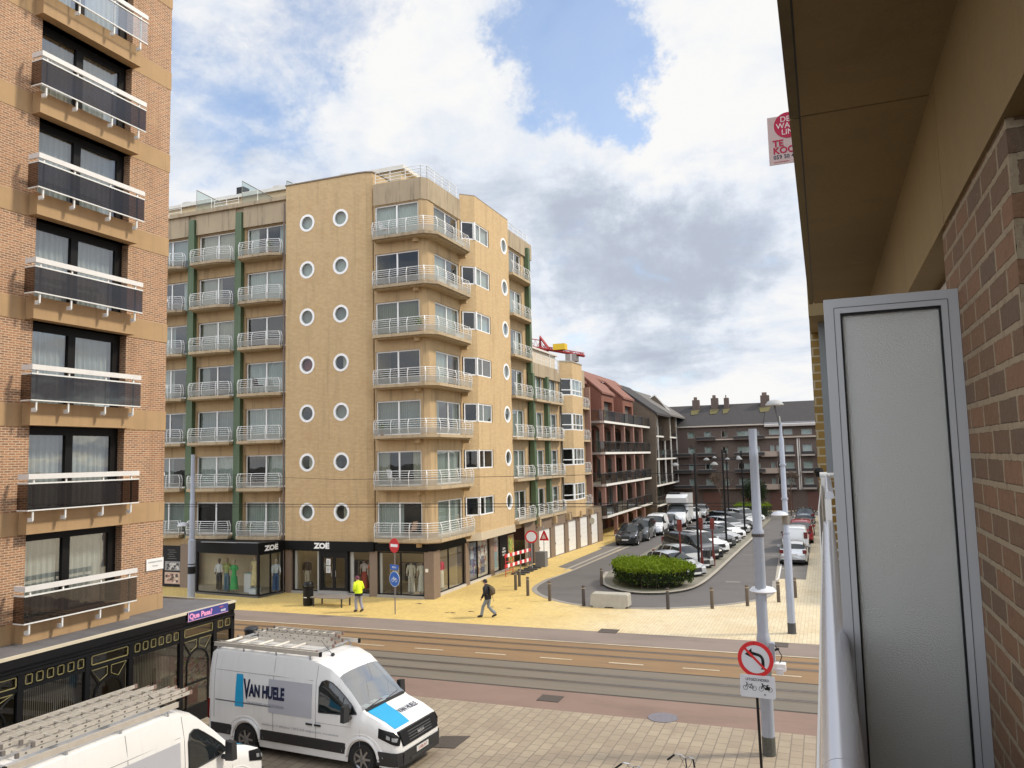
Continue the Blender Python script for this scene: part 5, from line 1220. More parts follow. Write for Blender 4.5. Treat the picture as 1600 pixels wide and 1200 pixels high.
def details(t, L, W, hood=.70, tail=.85, plate=True, mirror=(1.45,.98), mm=None, lamp_w=.34, tailh=.22, grille=True, hx=.06):
    for s in (1, -1):
        h = MB(); h.hexa([(-hx-.02,s*W*.20,hood-.08),(-hx-.30,s*W*.465,hood-.04),(-hx-.30,s*W*.465,hood+.08),(-hx-.04,s*W*.24,hood+.02),(-hx+.03,s*W*.20,hood-.08),(-hx-.22,s*W*.49,hood-.04),(-hx-.24,s*W*.485,hood+.08),(-hx-.0,s*W*.24,hood+.02)], CHROME); h.build('headlight', t)
        h = MB(); h.box(-L-.01,s*W*.33,tail-.08,-L+.14,s*W*.47,tail-.08+tailh,TAIL); h.build('tail_light', t)
        m = MB(); mx, mz = mirror; m.hexa([(-mx,s*W*.5,mz-.06),(-mx-.10,s*W*.5,mz-.06),(-mx-.10,s*(W*.5+.17),mz-.05),(-mx,s*(W*.5+.17),mz-.05),(-mx,s*W*.5,mz+.07),(-mx-.10,s*W*.5,mz+.07),(-mx-.10,s*(W*.5+.17),mz+.09),(-mx,s*(W*.5+.17),mz+.09)], mm or PLASTIC); m.path([(-mx-.05,s*W*.44,mz-.04),(-mx-.05,s*(W*.5+.03),mz-.02)], .025, PLASTIC, 4); m.build('mirror', t)
    if grille:
        g = MB(); g.hexa([(-.10,-W*.2,hood-.30),(-.10,W*.2,hood-.30),(-.10,W*.19,hood-.02),(-.10,-W*.19,hood-.02),(.015,-W*.2,hood-.28),(.015,W*.2,hood-.28),(.0,W*.19,hood-.06),(.0,-W*.19,hood-.06)], PLASTIC); g.build('grille', t)
    if plate:
        p = MB(); p.box(.0,-.26,hood-.40,.03,.26,hood-.29,PLATE); p.build('number_plate', t)
        p = MB(); p.box(-L-.025,-.26,tail-.22,-L+.01,.26,tail-.11,PLATE); p.build('number_plate', t)
HATCH = [(0,.34,.56,.62,.66,.62),(.10,.24,.62,.70,.80,.70),(.35,.2,.74,.80,.86,.72),(.95,.2,.86,.93,.89,.72),(1.20,.2,.90,.99,.89,.70),(1.92,.2,.93,1.40,.89,.60),(2.5,.2,.95,1.47,.89,.61),(3.1,.2,.97,1.45,.89,.60),(3.65,.2,1.0,1.36,.88,.58),(4.05,.28,1.0,1.06,.85,.66),(4.18,.32,.80,.90,.80,.68),(4.25,.40,.6,.66,.74,.66)]
SUV = [(0,.40,.66,.74,.70,.66),(.10,.28,.76,.84,.84,.74),(.35,.24,.92,.98,.91,.76),(1.0,.24,1.0,1.07,.93,.76),(1.22,.24,1.03,1.13,.93,.74),(1.88,.24,1.06,1.58,.93,.64),(2.5,.24,1.08,1.66,.93,.65),(3.4,.24,1.10,1.63,.93,.64),(3.95,.24,1.13,1.56,.91,.62),(4.30,.3,1.12,1.18,.88,.70),(4.42,.36,.85,.95,.84,.72),(4.48,.42,.62,.68,.78,.70)]
MPV = [(0,.36,.62,.70,.68,.66),(.10,.26,.72,.82,.84,.74),(.35,.22,.90,.98,.90,.76),(.85,.22,.98,1.08,.92,.76),(1.05,.22,1.02,1.15,.92,.76),(1.70,.22,1.06,1.70,.92,.70),(2.2,.22,1.08,1.82,.92,.72),(3.9,.22,1.10,1.83,.92,.72),(4.40,.24,1.10,1.78,.91,.70),(4.55,.30,1.05,1.20,.90,.74),(4.6,.36,.7,.8,.86,.76)]
def car(kind, paint, label, cat, x, y, heading, group=None, rims=RIM, dark=False, name='parked_car', glass=None):
    t = local(thing(name, label, cat, (x, y, 0), heading, group))
    if kind == 'hatch':
        car_body(t, HATCH, paint, (.82, 3.42), .32, (1.22,1.90), (3.66,4.04), (1.35,3.75), 1.78, [(2.45,2.55),(3.28,3.34)], dark, rims=rims, glass=glass); details(t, 4.25, 1.78, .70, .88, mirror=(1.42,.98), mm=paint)
    elif kind == 'suv':
        car_body(t, SUV, paint, (.86, 3.58), .36, (1.24,1.86), (3.96,4.28), (1.36,4.05), 1.86, [(2.48,2.58),(3.36,3.44)], dark, rims=rims, glass=glass); details(t, 4.48, 1.86, .86, .98, mirror=(1.46,1.13), mm=paint)
        for s in (1, -1):
            r = MB(); r.path([(-1.95,s*.60,1.63),(-2.4,s*.62,1.71),(-3.6,s*.61,1.68),(-3.95,s*.60,1.60)], .022, PLASTIC, 5); r.build('roof_rail', t)
    elif kind == 'mpv':
        car_body(t, MPV, paint, (.84, 3.72), .34, (1.06,1.72), (4.42,4.55), (1.2,4.3), 1.84, [(2.2,2.3),(3.35,3.45)], dark, rims=rims, glass=glass); details(t, 4.6, 1.84, .84, 1.1, mirror=(1.35,1.14), mm=paint, tailh=.4)
    elif kind == 'van':
        car_body(t, MPV, paint, (.84, 3.72), .34, (1.06,1.72), (4.42,4.425), (1.2,2.2), 1.84, [], dark, rims=rims, glass=glass); details(t, 4.6, 1.84, .84, 1.1, mirror=(1.35,1.14), tailh=.45)
    return t
SIL = M('silver_car_paint', (.50,.51,.52), .25, metal=.4, var=.03, coat=.6); WHP = M('white_car_paint', (.72,.73,.74), .25, var=.03, coat=.6); BLK = M('black_car_paint', (.012,.013,.016), .18, var=.05, coat=.8)
GRY = M('grey_car_paint', (.10,.105,.11), .22, metal=.3, var=.05, coat=.6); RED = M('red_car_paint', (.28,.015,.02), .25, var=.05, coat=.6); BLU = M('blue_car_paint', (.10,.13,.18), .25, metal=.3, coat=.6); CHAMP = M('pale_grey_paint', (.40,.40,.38), .25, metal=.4, coat=.6)
D = math.radians
# diagonal cars on the island, noses towards the viewer's right; angle from +X
PK = 'cars parked diagonally on the island'
for i, (k, p, lab, x, y, dark) in enumerate([
    ('hatch', SIL, 'silver hatchback nearest the hedge, parked nose out on the island', -7.35, 47.9, 0),
    ('hatch', CHAMP, 'pale silver car with dark tailgate half hidden behind the silver hatchback', -7.35, 51.4, 0),
    ('mpv', BLK, 'big dark people carrier behind the red ticket posts', -7.3, 55.7, 0),
    ('suv', WHP, 'pale off-roader parked just behind the dark people carrier', -7.25, 59.0, 0),
    ('suv', GRY, 'charcoal off-roader with pale bonnet fourth from the hedge', -7.15, 62.6, 1),
    ('hatch', SIL, 'silver hatchback beside the second black lamp post', -7.05, 66.1, 0),
    ('hatch', WHP, 'white hatchback between silver cars in the middle of the island row', -7.0, 69.5, 0),
    ('suv', SIL, 'silver off-roader in the middle of the island row', -6.95, 72.9, 1),
    ('mpv', BLK, 'black people carrier in the far half of the island row', -6.9, 76.6, 0),
    ('hatch', WHP, 'white hatchback beside the third lamp post', -6.8, 80.0, 0),
    ('suv', SIL, 'silver car third from the far hedge', -6.7, 83.4, 0),
    ('hatch', WHP, 'white car next to last before the far hedge', -6.6, 86.6, 0)]):
    car(k, p, lab, 'car', x, y, D(-40), PK, dark=bool(dark))
# row on the left
LR = 'vehicles parked along the left kerb of the side street'
def left(k, p, lab, cat, x, y, **kw): return car(k, p, lab, cat, x, y, D(-90)+.03, LR, **kw)
left('suv', BLK, 'black boxy off-roader at the head of the left parking row', 'car', -15.45, 63.7)
left('mpv', GRY, 'dark grey people carrier behind the black off-roader', 'van', -15.25, 67.1, name='parked_van')
left('van', WHP, 'small white delivery van in the left parking row', 'van', -14.95, 71.9, dark=True, name='parked_van')
left('hatch', BLK, 'small black car squeezed behind the white delivery van', 'car', -14.65, 76.3)
def luton():
    t = local(thing('box_truck', 'white box truck with an overcab body in the left parking row', 'truck', (-14.3, 80.3, 0), D(-90)+.03, LR))
    tab = [(0,.38,.7,.78,.78,.74),(.1,.3,.9,1.0,.92,.84),(.35,.3,1.12,1.2,.98,.86),(.75,.3,1.25,1.38,1.0,.86),(.95,.3,1.30,1.50,1.0,.86),(1.55,.3,1.36,2.2,1.0,.80),(2.3,.3,1.4,2.25,1.0,.82),(2.35,.3,.75,.8,1.0,.9),(6.0,.35,.72,.78,1.0,.9),(6.05,.4,.7,.75,.95,.9)]
    car_body(t, tab, WHP, (1.05,4.6), .36, (.96,1.56), (9,9), (1.1,2.1), 2.0, [], True)
    details(t, 6.05, 2.0, .95, .7, mirror=(1.15,1.6), hx=.08, tailh=.15)
    b = MB(); b.hexa([(-2.35,-1.08,.8),(-6.1,-1.08,.8),(-6.1,1.08,.8),(-2.35,1.08,.8),(-2.35,-1.08,3.2),(-6.1,-1.08,3.2),(-6.1,1.08,3.2),(-2.35,1.08,3.2)], WHP)
    b.hexa([(-1.3,-1.05,2.32),(-2.35,-1.08,2.32),(-2.35,1.08,2.32),(-1.3,1.05,2.32),(-.95,-1.0,2.9),(-2.35,-1.08,3.2),(-2.35,1.08,3.2),(-.95,1.0,2.9)], WHP); b.build('box_body', t)
    g = MB(); g.box(-3.2,-.9,3.2,-2.6,.2,3.4,PLASTIC); g.build('roof_hatch', t)
luton()
left('hatch', WHP, 'white car directly behind the box truck', 'car', -14.0, 87.5)
left('hatch', SIL, 'silver car second behind the box truck', 'car', -13.8, 92.3)
# row on the right, tails to the viewer
RR = 'vehicles parked along the right kerb of the side street'
def right(k, p, lab, cat, x, y, **kw): return car(k, p, lab, cat, x, y, D(90)+.01, RR, **kw)
right('hatch', SIL, 'silver hatchback seen from behind, first in the right parking row', 'car', -2.3, 54.7+4.25)
right('van', WHP, 'white car with dark lower half behind the silver hatchback on the right', 'van', -2.4, 61.8+4.6, dark=True, name='parked_van')
right('mpv', RED, 'red van in the right parking row', 'van', -2.15, 67.6+4.6, name='parked_van')
right('hatch', GRY, 'dark hatchback just behind the red van', 'car', -2.1, 73.6+4.2)
right('hatch', BLU, 'blue grey hatchback further up the right row', 'car', -2.2, 79.2+4.2)
right('suv', BLK, 'black car last in the right parking row', 'car', -2.2, 85+4.2)

# ---------------------------------------------------------------- ladders
def ladder(label, L, w=.36, z=0, loc=(0,0,0), rotz=0, group=None, feet=False, sp=.28, rr=.016):
    t = local(thing('ladder', label, 'ladder', loc, rotz, group))
    for s in (1, -1):
        m = MB(); m.box(-L/2, s*w/2-.013, 0, L/2, s*w/2+.013, .07, LADDER); m.box(-L/2-.01, s*w/2-.02, -.005, -L/2+.05, s*w/2+.02, .075, mcol(.16,.14,.13)); m.box(L/2-.05, s*w/2-.02, -.005, L/2+.01, s*w/2+.02, .075, mcol(.25,.17,.14))
        for i in range(int(L/.28)): m.box(-L/2+.15+i*.28, s*(w/2+.012), .02, -L/2+.19+i*.28, s*(w/2+.0145), .05, mcol(.12,.11,.1))
        m.build('side_rail', t)
    for i in range(int(L/sp)):
        m = MB(); x = -L/2+.17+i*sp; m.path([(x,-w/2,.035),(x,w/2,.035)], rr, LADDER, 6, caps=False); m.build('rung', t)
    return t

# ---------------------------------------------------------------- the two big builders' vans
TGE = [(0,.36,.62,.70,.80,.74),(.06,.26,.80,.88,.92,.84),(.16,.24,.98,1.05,.97,.86),(.5,.24,1.12,1.22,.99,.86),(.95,.24,1.22,1.38,1.0,.84),(1.05,.24,1.26,1.45,1.0,.84),(1.45,.24,1.40,1.88,1.0,.80),(1.82,.24,1.62,2.22,1.0,.78),(2.05,.24,1.8,2.38,1.0,.80),(2.4,.24,1.95,2.50,1.0,.84),(2.9,.24,2.05,2.55,1.0,.86),(5.85,.24,2.05,2.55,1.0,.86),(5.95,.3,2.0,2.48,.98,.84),(5.98,.36,1.9,2.38,.95,.82)]
def big_van(label, x, y, rot, full=True):
    t = local(thing('delivery_van', label, 'van', (x, y, 0), rot, 'white builders vans with roof racks'))
    L, W = 5.98, 2.02
    car_body(t, TGE, VANW, (1.02, 4.66), .36, (1.06,1.80), (9,9), (9,9), W, [], False, step=.06, glass=WSG, rims=RIM)
    def sec(xx, z):       # y of the flank at height z
        zb, zl, zt, hw, tw = lerp_tab(TGE, xx); hh = zt-zl
        pts = [(.24, hw*.97), (zb+.3*(zl-zb), hw), (zb+.72*(zl-zb), hw*.995), (zl, hw*.965), (zl+hh*.86, tw+(hw*.965-tw)*.12)]
        for (a, ya), (b, yb) in zip(pts, pts[1:]):
            if a <= z <= b: return ya+(yb-ya)*(z-a)/(b-a)
        return pts[0][1] if z < pts[0][0] else pts[-1][1]
    def decal(mb, poly, m, s, off=.006, n=6):   # poly: list of (x, z); fan of a subdivided grid
        mb.face([(-a, s*(sec(a, b)+off), b) for a, b in poly], m)
    for s in (1, -1):
        # cab window
        g = MB(); lo = [(1.20,1.36),(1.62,1.32),(2.30,1.30)]; hi = [(1.20,1.38),(1.34,1.52),(1.55,1.70),(1.80,1.89),(1.98,2.01),(2.12,2.05),(2.24,2.01),(2.30,1.88)]
        P = lo+hi[::-1][:-1]
        def ev(T, x):
            for a, b in zip(T, T[1:]):
                if a[0] <= x <= b[0]: return a[1]+(b[1]-a[1])*(x-a[0])/(b[0]-a[0])
            return T[-1][1]
        NX, NZ = 16, 6
        def W_(ii, jj):
            xx = 1.20+1.10*ii/NX; z0_, z1_ = ev(lo, xx), ev(hi, xx); zz_ = z0_+(z1_-z0_)*jj/NZ; return (-xx, s*(sec(xx, zz_)+.012), zz_)
        for ii in range(NX):
            for jj in range(NZ): g.face([W_(ii,jj), W_(ii+1,jj), W_(ii+1,jj+1), W_(ii,jj+1)], CARG)
        g.build('cab_window', t, smooth=60)
        k = MB()
        for (a, b) in zip(P, P[1:]+P[:1]): k.path([(-a[0], s*(sec(*a)+.012), a[1]), (-b[0], s*(sec(*b)+.012), b[1])], .016, PLASTIC, 4)
        k.path([(-1.60,s*(sec(1.6,1.32)+.012),1.32),(-1.60,s*(sec(1.6,1.70)+.012),1.70)], .018, PLASTIC, 4); k.build('window_seal', t)
        # seams
        k = MB(); sm = mcol(.16,.16,.17)
        for xx, za, zb in ((1.08,.62,1.22),(2.40,.55,2.38),(3.75,.55,2.45),(5.75,.8,2.4)): k.path([(-xx, s*(sec(xx,z)+.002), z) for z in [za+(zb-za)*i/8 for i in range(9)]], .006, sm, 4, caps=False)
        k.path([(-xx, s*(sec(xx,1.05)+.002), 1.05) for xx in (1.12,1.6,2.4)], .004, sm, 4); k.path([(-xx, s*(sec(xx,2.02)+.002), 2.02) for xx in (2.5,3.75,5.7)], .005, sm, 4)
        k.path([(-3.80,s*(sec(3.8,1.26)+.004),1.26),(-5.70,s*(sec(5.7,1.26)+.004),1.26)], .016, mcol(.10,.10,.10), 4); k.build('seam', t)
        # dark lower cladding, sill
        for (a, b) in ((1.50,4.16),(5.14,5.85)):
            c = MB(); y_ = s*1.004; c.hexa([(-a,s*.97,.42),(-b,s*.97,.42),(-b,y_,.42),(-a,y_,.42),(-a,s*.99,.68),(-b,s*.99,.68),(-b,y_+s*.006,.66),(-a,y_+s*.006,.66)], PLASTIC); c.build('cladding', t)
        # raised wheel arch lips
        for xw in (1.02, 4.66):
            a = MB(); a.path([(-xw+.47*math.cos(th), s*(.985), .37+.47*math.sin(th)) for th in [PI*i/20 for i in range(21)]], .045, VANW, 8); a.path([(-xw+.60*math.cos(th), s*(.985), .37+.56*math.sin(th)) for th in [PI*i/20 for i in range(1,20)]], .022, VANW, 6); a.build('wheel_arch', t, smooth=50)
        for xx in (2.30, 2.56):
            h = MB(); h.box(-xx-.12, s*1.0-.01, .97, -xx+.07, s*1.0+.035 if s > 0 else s*1.0-.035, 1.01, PLASTIC); h.build('door_handle', t)
        def wrap(mb, xa, xb, fz, m, off, nx=8, nz=4, front=None):
            def c_(ii, jj):
                xx = xa+(xb-xa)*ii/nx; a_, b_ = fz(xx); zz_ = a_+(b_-a_)*jj/nz; return (-xx+(off if xx < .12 else off*.3), s*(sec(xx, zz_)+off), zz_)
            for ii in range(nx):
                for jj in range(nz): mb.face([c_(ii,jj), c_(ii+1,jj), c_(ii+1,jj+1), c_(ii,jj+1)], m)
            if front: mb.face([(off+.0, s*front[0], fz(xa)[0]), (off, s*(sec(xa, fz(xa)[0])+off), fz(xa)[0]), (off, s*(sec(xa, fz(xa)[1])+off), fz(xa)[1]), (off-.0, s*front[0], fz(xa)[1])], m)
        h = MB(); wrap(h, .045, .56, lambda x: (.74+.30*x, min(.86+1.1*x, 1.0+.22*x)), BLACK, .018); ho = h.build('headlight', t)
        h = MB(); wrap(h, 0.0, .56, lambda x: (.28, .60+.02*x), PLASTIC, .022, front=(.0,)); h.build('bumper_corner', t)
        h = MB(); 
        for xa in (.09,.24): wrap(h, xa, xa+.10, lambda x: (.82+.26*x, .90+.26*x), CHROME, .028, 3, 2)
        h.build('lamp', ho)
        h = MB(); h.box(-5.995,s*.86,.75,-5.9,s*.985,1.25,TAIL); h.build('tail_light', t)
        m = MB(); m.hexa([(-1.30,s*1.10,1.22),(-1.42,s*1.10,1.22),(-1.42,s*1.30,1.24),(-1.30,s*1.32,1.24),(-1.30,s*1.10,1.62),(-1.42,s*1.10,1.62),(-1.42,s*1.28,1.60),(-1.30,s*1.30,1.60)], PLASTIC); m.path([(-1.36,s*.98,1.28),(-1.36,s*1.14,1.27)], .05, PLASTIC, 6); m.build('mirror', t)
        # lettering and film
        f = MB()
        def film(xa, xb, za, zb, m, off, taper=0.0):
            nx, nz = 8, 10
            for i in range(nx):
                for j in range(nz):
                    def c_(ii, jj):
                        tz = jj/nz; mid = (xa+xb)/2; hx_ = (xb-xa)/2*(1-taper*tz); xx = mid-hx_+2*hx_*ii/nx; zz = za+(zb-za)*tz; return (-xx, s*(sec(xx, zz)+off), zz)
                    f.face([c_(i,j), c_(i+1,j), c_(i+1,j+1), c_(i,j+1)], m)
        film(2.52, 3.90, 1.12, 1.94, VANG, .012)
        sx = -1 if s > 0 else 1
        x0 = 4.92 if s < 0 else 2.9
        film(4.72, 5.02, 1.16, 1.97, VANB, .014, .25)
        pl = lambda z0, u0: (lambda x_, y_, d: Vector((-(u0-x_) if s < 0 else -(3.05+x_-0)-0, s*(sec(3.6,1.5)+.0125), z0+y_)))
        U0 = 4.72
        def P2(z0, u0): return lambda x_, y_, d: Vector((-(u0-x_), -(sec(3.6,min(2.0,z0+y_))+.022), z0+y_)) if s < 0 else Vector((-(3.28-(u0-4.72)+x_), sec(3.6,min(2.0,z0+y_))+.022, z0+y_))
        text_mb(f, 'V', .66, NAVY, P2(1.40, U0), bold=.035, align='LEFT', squeeze=.50); text_mb(f, 'AN HUELE', .40, NAVY, P2(1.47, U0-.19), bold=.05, align='LEFT', squeeze=.62)
        text_mb(f, 'UW PARTNER VOOR DE BOUW', .105, mcol(.25,.27,.32), P2(1.25, U0-.10), bold=.01, align='LEFT', squeeze=.82)
        text_mb(f, 'Gistelsteenweg 117  8490 Jabbeke  T 050 81 20 00  info@vanhuele.be  www.vanhuele.be', .07, mcol(.25,.27,.32), P2(.80, 4.1), align='LEFT', squeeze=.95)
        f.box(-4.62,s*.988-.002,1.385,-3.45,s*.988+.004,1.397,NAVY) if s < 0 else None
        f.build('lettering', t)
    # front
    g = MB(); g.hexa([(-.10,-.80,.74),(-.10,.80,.74),(-.26,.84,1.02),(-.26,-.84,1.02),(.03,-.76,.72),(.03,.76,.72),(-.075,.80,1.04),(-.075,-.80,1.04)], BLACK)
    for z in (.78,.84,.90,.96): g.box(-.08,-.5,z,.036-(z-.72)*.33,.5,z+.012,mcol(.12,.12,.12))
    go = g.build('grille', t); s = MB()
    text_mb(s, 'MAN', .10, CHROME, lambda x_, y_, d: Vector((.012-.2*y_, x_, .83+y_)), bold=.03, squeeze=1.3); s.build('badge', go)
    b = MB(); b.hexa([(-.2,-.79,.28),(-.2,.79,.28),(-.2,.79,.60),(-.2,-.79,.60),(.03,-.79,.28),(.03,.79,.28),(.045,.79,.58),(.045,-.79,.58)], PLASTIC); b.box(.03,-.5,.34,.05,.5,.40,mcol(.03,.03,.03)); b.build('bumper', t)
    p = MB(); p.box(.04,-.26,.44,.055,.26,.56,PLATE)
    text_mb(p, '2-FBR-917', .10, mcol(.35,.02,.03), lambda x_, y_, d: Vector((.057, x_, .465+y_)), bold=.01, squeeze=.9); p.build('number_plate', t)
    # bonnet film and lettering
    def hoodz(xx, yy):
        zb, zl, zt, hw, tw = lerp_tab(TGE, xx); a = abs(yy)
        pts = [(0, zt), (tw*.5, zt-.006), (tw*.9, zt-.035*min(1,(zt-zl)/.4)), ((hw*.93+tw)/2, zl+(zt-zl)*.86), (hw*.965, zl)]
        for (u, zu), (v, zv) in zip(pts, pts[1:]):
            if u <= a <= v: return zu+(zv-zu)*(a-u)/(v-u)
        return zl
    f = MB(); N = 8
    for i in range(N):
        for j in range(4):
            def q(ii, jj):
                xx = .22+(1.02-.22)*ii/N; ya = -.05-.10*(1-ii/N); yb = -.78; yy = ya+(yb-ya)*jj/4; return (-xx, yy, hoodz(xx, yy)+.008)
            f.face([q(i,j),q(i+1,j),q(i+1,j+1),q(i,j+1)], VANB)
    text_mb(f, 'VAN HUELE', .21, NAVY, lambda x_, y_, d: Vector((-.50-y_, x_+.30, hoodz(.50+y_, x_+.30)+.010)), bold=.02, squeeze=.72); f.build('bonnet_film', t)
    k = MB(); k.path([(-1.04,-.70,1.46),(-1.10,-.05,1.50)], .012, PLASTIC, 4); k.path([(-1.04,.05,1.46),(-1.12,.68,1.50)], .012, PLASTIC, 4); k.box(-1.06,-.8,1.41,-.98,.8,1.455,PLASTIC); k.build('wiper', t)
    a = MB(); a.path([(-2.35,-.35,2.50),(-2.40,-.35,2.53)], .05, PLASTIC, 6); a.path([(-2.4,-.35,2.53),(-2.75,-.35,2.85)], .008, PLASTIC, 4); a.build('aerial', t)
    # dashboard clutter and cab interior
    d = MB(); d.box(-1.6,-.8,1.0,-1.15,.8,1.32,mcol(.05,.05,.05)); d.box(-2.4,-.75,.9,-2.2,.75,1.75,mcol(.10,.10,.11))
    for q in ((-1.35,-.35),(-1.4,.1),(-1.3,.45)): d.box(q[0]-.1,q[1]-.13,1.32,q[0]+.1,q[1]+.13,1.36+.06*rnd.random(),mcol(.6,.6,.58))
    d.build('cab_interior', t)
    # roof rack
    r = MB()
    for s in (1, -1):
        r.box(-5.95,s*.80-.025,2.57,-2.42,s*.80+.025,2.67,LADDER); r.box(-2.42,s*.80-.035,2.565,-2.38,s*.80+.035,2.675,BLACK); r.box(-5.99,s*.80-.035,2.565,-5.95,s*.80+.035,2.675,BLACK)
        for xx in (2.7,3.8,4.9,5.8): r.box(-xx-.02,s*.82-.02,2.40,-xx+.02,s*.82+.0,2.57,ALU)
    for xx in ((2.75,5.85) if full else (2.75,3.8,4.85,5.85)): r.box(-xx-.035,-.775,2.575,-xx+.035,.775,2.615,ALU)
    r.build('roof_rack', t)
    return t
V2 = big_van('white builders van parked beside the cafe with two ladder stacks on its roof', -9.52, 17.62, D(-3.9))
V1 = big_van('white builders van in the bottom left corner, its roof covered in long ladders', -13.10, 15.15, D(88.5), False)
def on(v, x, y, z): 
    r = v.rotation_euler.z; return (v.location.x+x*math.cos(r)-y*math.sin(r), v.location.y+x*math.sin(r)+y*math.cos(r), z)
LG = 'aluminium ladders carried on the van roofs'
a2 = D(-3.9)
for (dx, dy, z, L, w, lab) in ((-4.2,-.40,2.62,3.3,.66,'wide ladder lying along the near side of the cafe van roof rack'),
    (-4.1,.42,2.62,2.7,.30,'bottom ladder of the far stack on the cafe van roof'),(-4.2,.40,2.70,2.7,.30,'middle ladder of the far stack on the cafe van roof'),(-4.0,.50,2.78,2.4,.28,'top ladder of the far stack on the cafe van roof')):
    ladder(lab, L, w, loc=on(V2, dx, dy, z), rotz=a2, group=LG, sp=.55 if w > .6 else .28, rr=.035 if w > .6 else .016)
a1 = D(88.5)
for (dx, dy, z, L, w, lab) in ((-4.0,.55,2.64,3.6,.36,'leftmost long ladder on the corner van roof'),(-3.9,.52,2.73,3.6,.36,'ladder stacked on the leftmost ladder of the corner van'),
    (-3.85,.05,2.64,3.6,.38,'ladder in the middle of the corner van roof'),(-3.80,.07,2.73,3.6,.38,'ladder stacked on the middle ladder of the corner van'),
    (-3.7,-.36,2.64,3.8,.34,'ladder nearest the street side on the corner van roof'),(-3.62,-.38,2.73,3.4,.30,'narrow ladder on top of the street side ladder of the corner van')):
    ladder(lab, L, w, loc=on(V1, dx, dy, z), rotz=a1, group=LG)

# ---------------------------------------------------------------- street furniture
def post(x, y, h0=0):
    t = thing('bollard', None, 'bollard', (x, y, 0), 0, 'bollards around the turning circle')
    return t
BW = M('bollard_wood', (.10,.075,.05), .75, var=.3, scale=6, streak=.3); BD = M('bollard_dark', (.045,.035,.03), .7, var=.3)
bl = [(-16.75,43.1,0,'weathered bollard at the left end, close to the traffic barrier'),(-16.52,41.91,0,'weathered bollard second from the left end of the turning circle'),(-15.21,40.35,0,'weathered bollard at the left bend of the turning circle'),(-13.58,39.2,0,'weathered bollard between the left bend and the concrete block'),
      (-11.5,38.29,1,'dark bollard immediately left of the concrete block'),(-7.37,38.5,1,'dark bollard immediately right of the concrete block'),(-5.39,39.17,0,'bollard left of the thick grey pole'),(-3.86,40.22,0,'bollard directly behind the thick grey pole'),(-2.5,41.59,0,'bollard between the two grey poles'),(-1.77,43.04,0,'rightmost bollard beside the slim grey lamp pole'),(-12.2,44.3,0,'thin dark bollard standing against the hedge')]
for x, y, d, lab in bl:
    t = thing('bollard', lab, 'bollard', (x, y, 0), 0, 'bollards around the turning circle'); m = BD if d else BW
    b = MB(); b.lathe([(0,0),(.085,0),(.085,.78),(.075,.80),(.075,.84),(.085,.86),(.085,.97),(.06,1.0),(0,1.0)], (x,y,0), m, 12); b.build('post', t, smooth=40)
    b = MB(); b.lathe([(.086,.86),(.088,.86),(.088,.90),(.086,.90)], (x,y,0), mcol(.35,.3,.22), 12); b.build('band', t)
def barrier_block():
    m = MB(); c = M('cast_concrete', (.36,.335,.28), .85, var=.15, scale=3, bstr=.2, streak=.15)
    x0, x1, y0, y1 = -11.1, -9.2, 38.05, 38.75
    a = (x0+x1)/2
    m.extr([(x0,y0,.10),(x0+.12,y0,.10),(x0+.16,y0,0),(a-.25,y0,0),(a-.2,y0,.06),(a+.2,y0,.06),(a+.25,y0,0),(x1-.16,y0,0),(x1-.12,y0,.10),(x1,y0,.10),(x1-.03,y0+.03,.60),(x1-.08,y0+.05,.66),(x0+.08,y0+.05,.66),(x0+.03,y0+.03,.60)], (0,.7,0), c)
    solo(m, 'concrete_block', 'pale concrete barrier block on the yellow pavers at the turning circle', 'barrier', loc=(-10.1,38.4,0))
barrier_block()
def bench():
    t = thing('bench', 'low grey slatted bench in front of the shop entrance', 'bench', (-24, 35.3, 0)); s = mcol(.16,.14,.12)
    m = MB()
    for i in range(5): m.box(-25.1, 34.72+i*.2, .44, -23.05, 34.72+i*.2+.15, .49, M('bench_slat', (.22,.19,.165), .7, var=.2))
    m.build('seat', t)
    for x, y in ((-24.95,34.8),(-24.95,35.55),(-23.25,34.8),(-23.25,35.55)):
        m = MB(); m.box(x-.03,y-.03,0,x+.03,y+.03,.44,mcol(.05,.045,.04)); m.build('leg', t)
bench()
def bin_():
    t = thing('litter_bin', 'black litter bin with domed hood beside the bench', 'bin', (-25.4, 34.97, 0)); c = (-25.4,34.97,0)
    m = MB(); m.lathe([(0,0),(.24,0),(.27,.1),(.27,.85),(.30,.88),(.30,.94),(0,.94)], c, BLACK, 16); m.build('bin_body', t, smooth=40)
    m = MB(); m.lathe([(0,1.22),(.20,1.2),(.27,1.08),(.27,1.04),(0,1.04)], c, BLACK, 16)
    for a in range(4): m.path([(c[0]+.24*math.cos(a*1.57+.6),c[1]+.24*math.sin(a*1.57+.6),.9),(c[0]+.24*math.cos(a*1.57+.6),c[1]+.24*math.sin(a*1.57+.6),1.06)], .02, BLACK, 4)
    m.build('hood', t, smooth=40)
    m = MB(); m.box(-25.5,34.69,.42,-25.3,34.70,.47,mcol(.6,.6,.58)); m.build('label_strip', t)
bin_()
def tram_box():
    t = thing('litter_bin', 'dark cylindrical post box beside the tram track behind the cafe van', 'bin', (-22.3, 30.6, 0)); c = (-18.35, 22.1, 0)
    t.location = c; BASE[t.name] = Vector(c)
    m = MB(); m.lathe([(0,0),(.22,0),(.22,1.75),(.24,1.78),(.24,1.86),(.2,1.9),(0,1.9)], c, M('anthracite', (.03,.035,.045), .35, var=.2), 16); m.build('bin_body', t, smooth=40)
    m = MB(); m.box(c[0]+.1,c[1]-.24,1.2,c[0]+.27,c[1]-.05,1.75,mcol(.04,.045,.05)); m.build('flap', t)
tram_box()
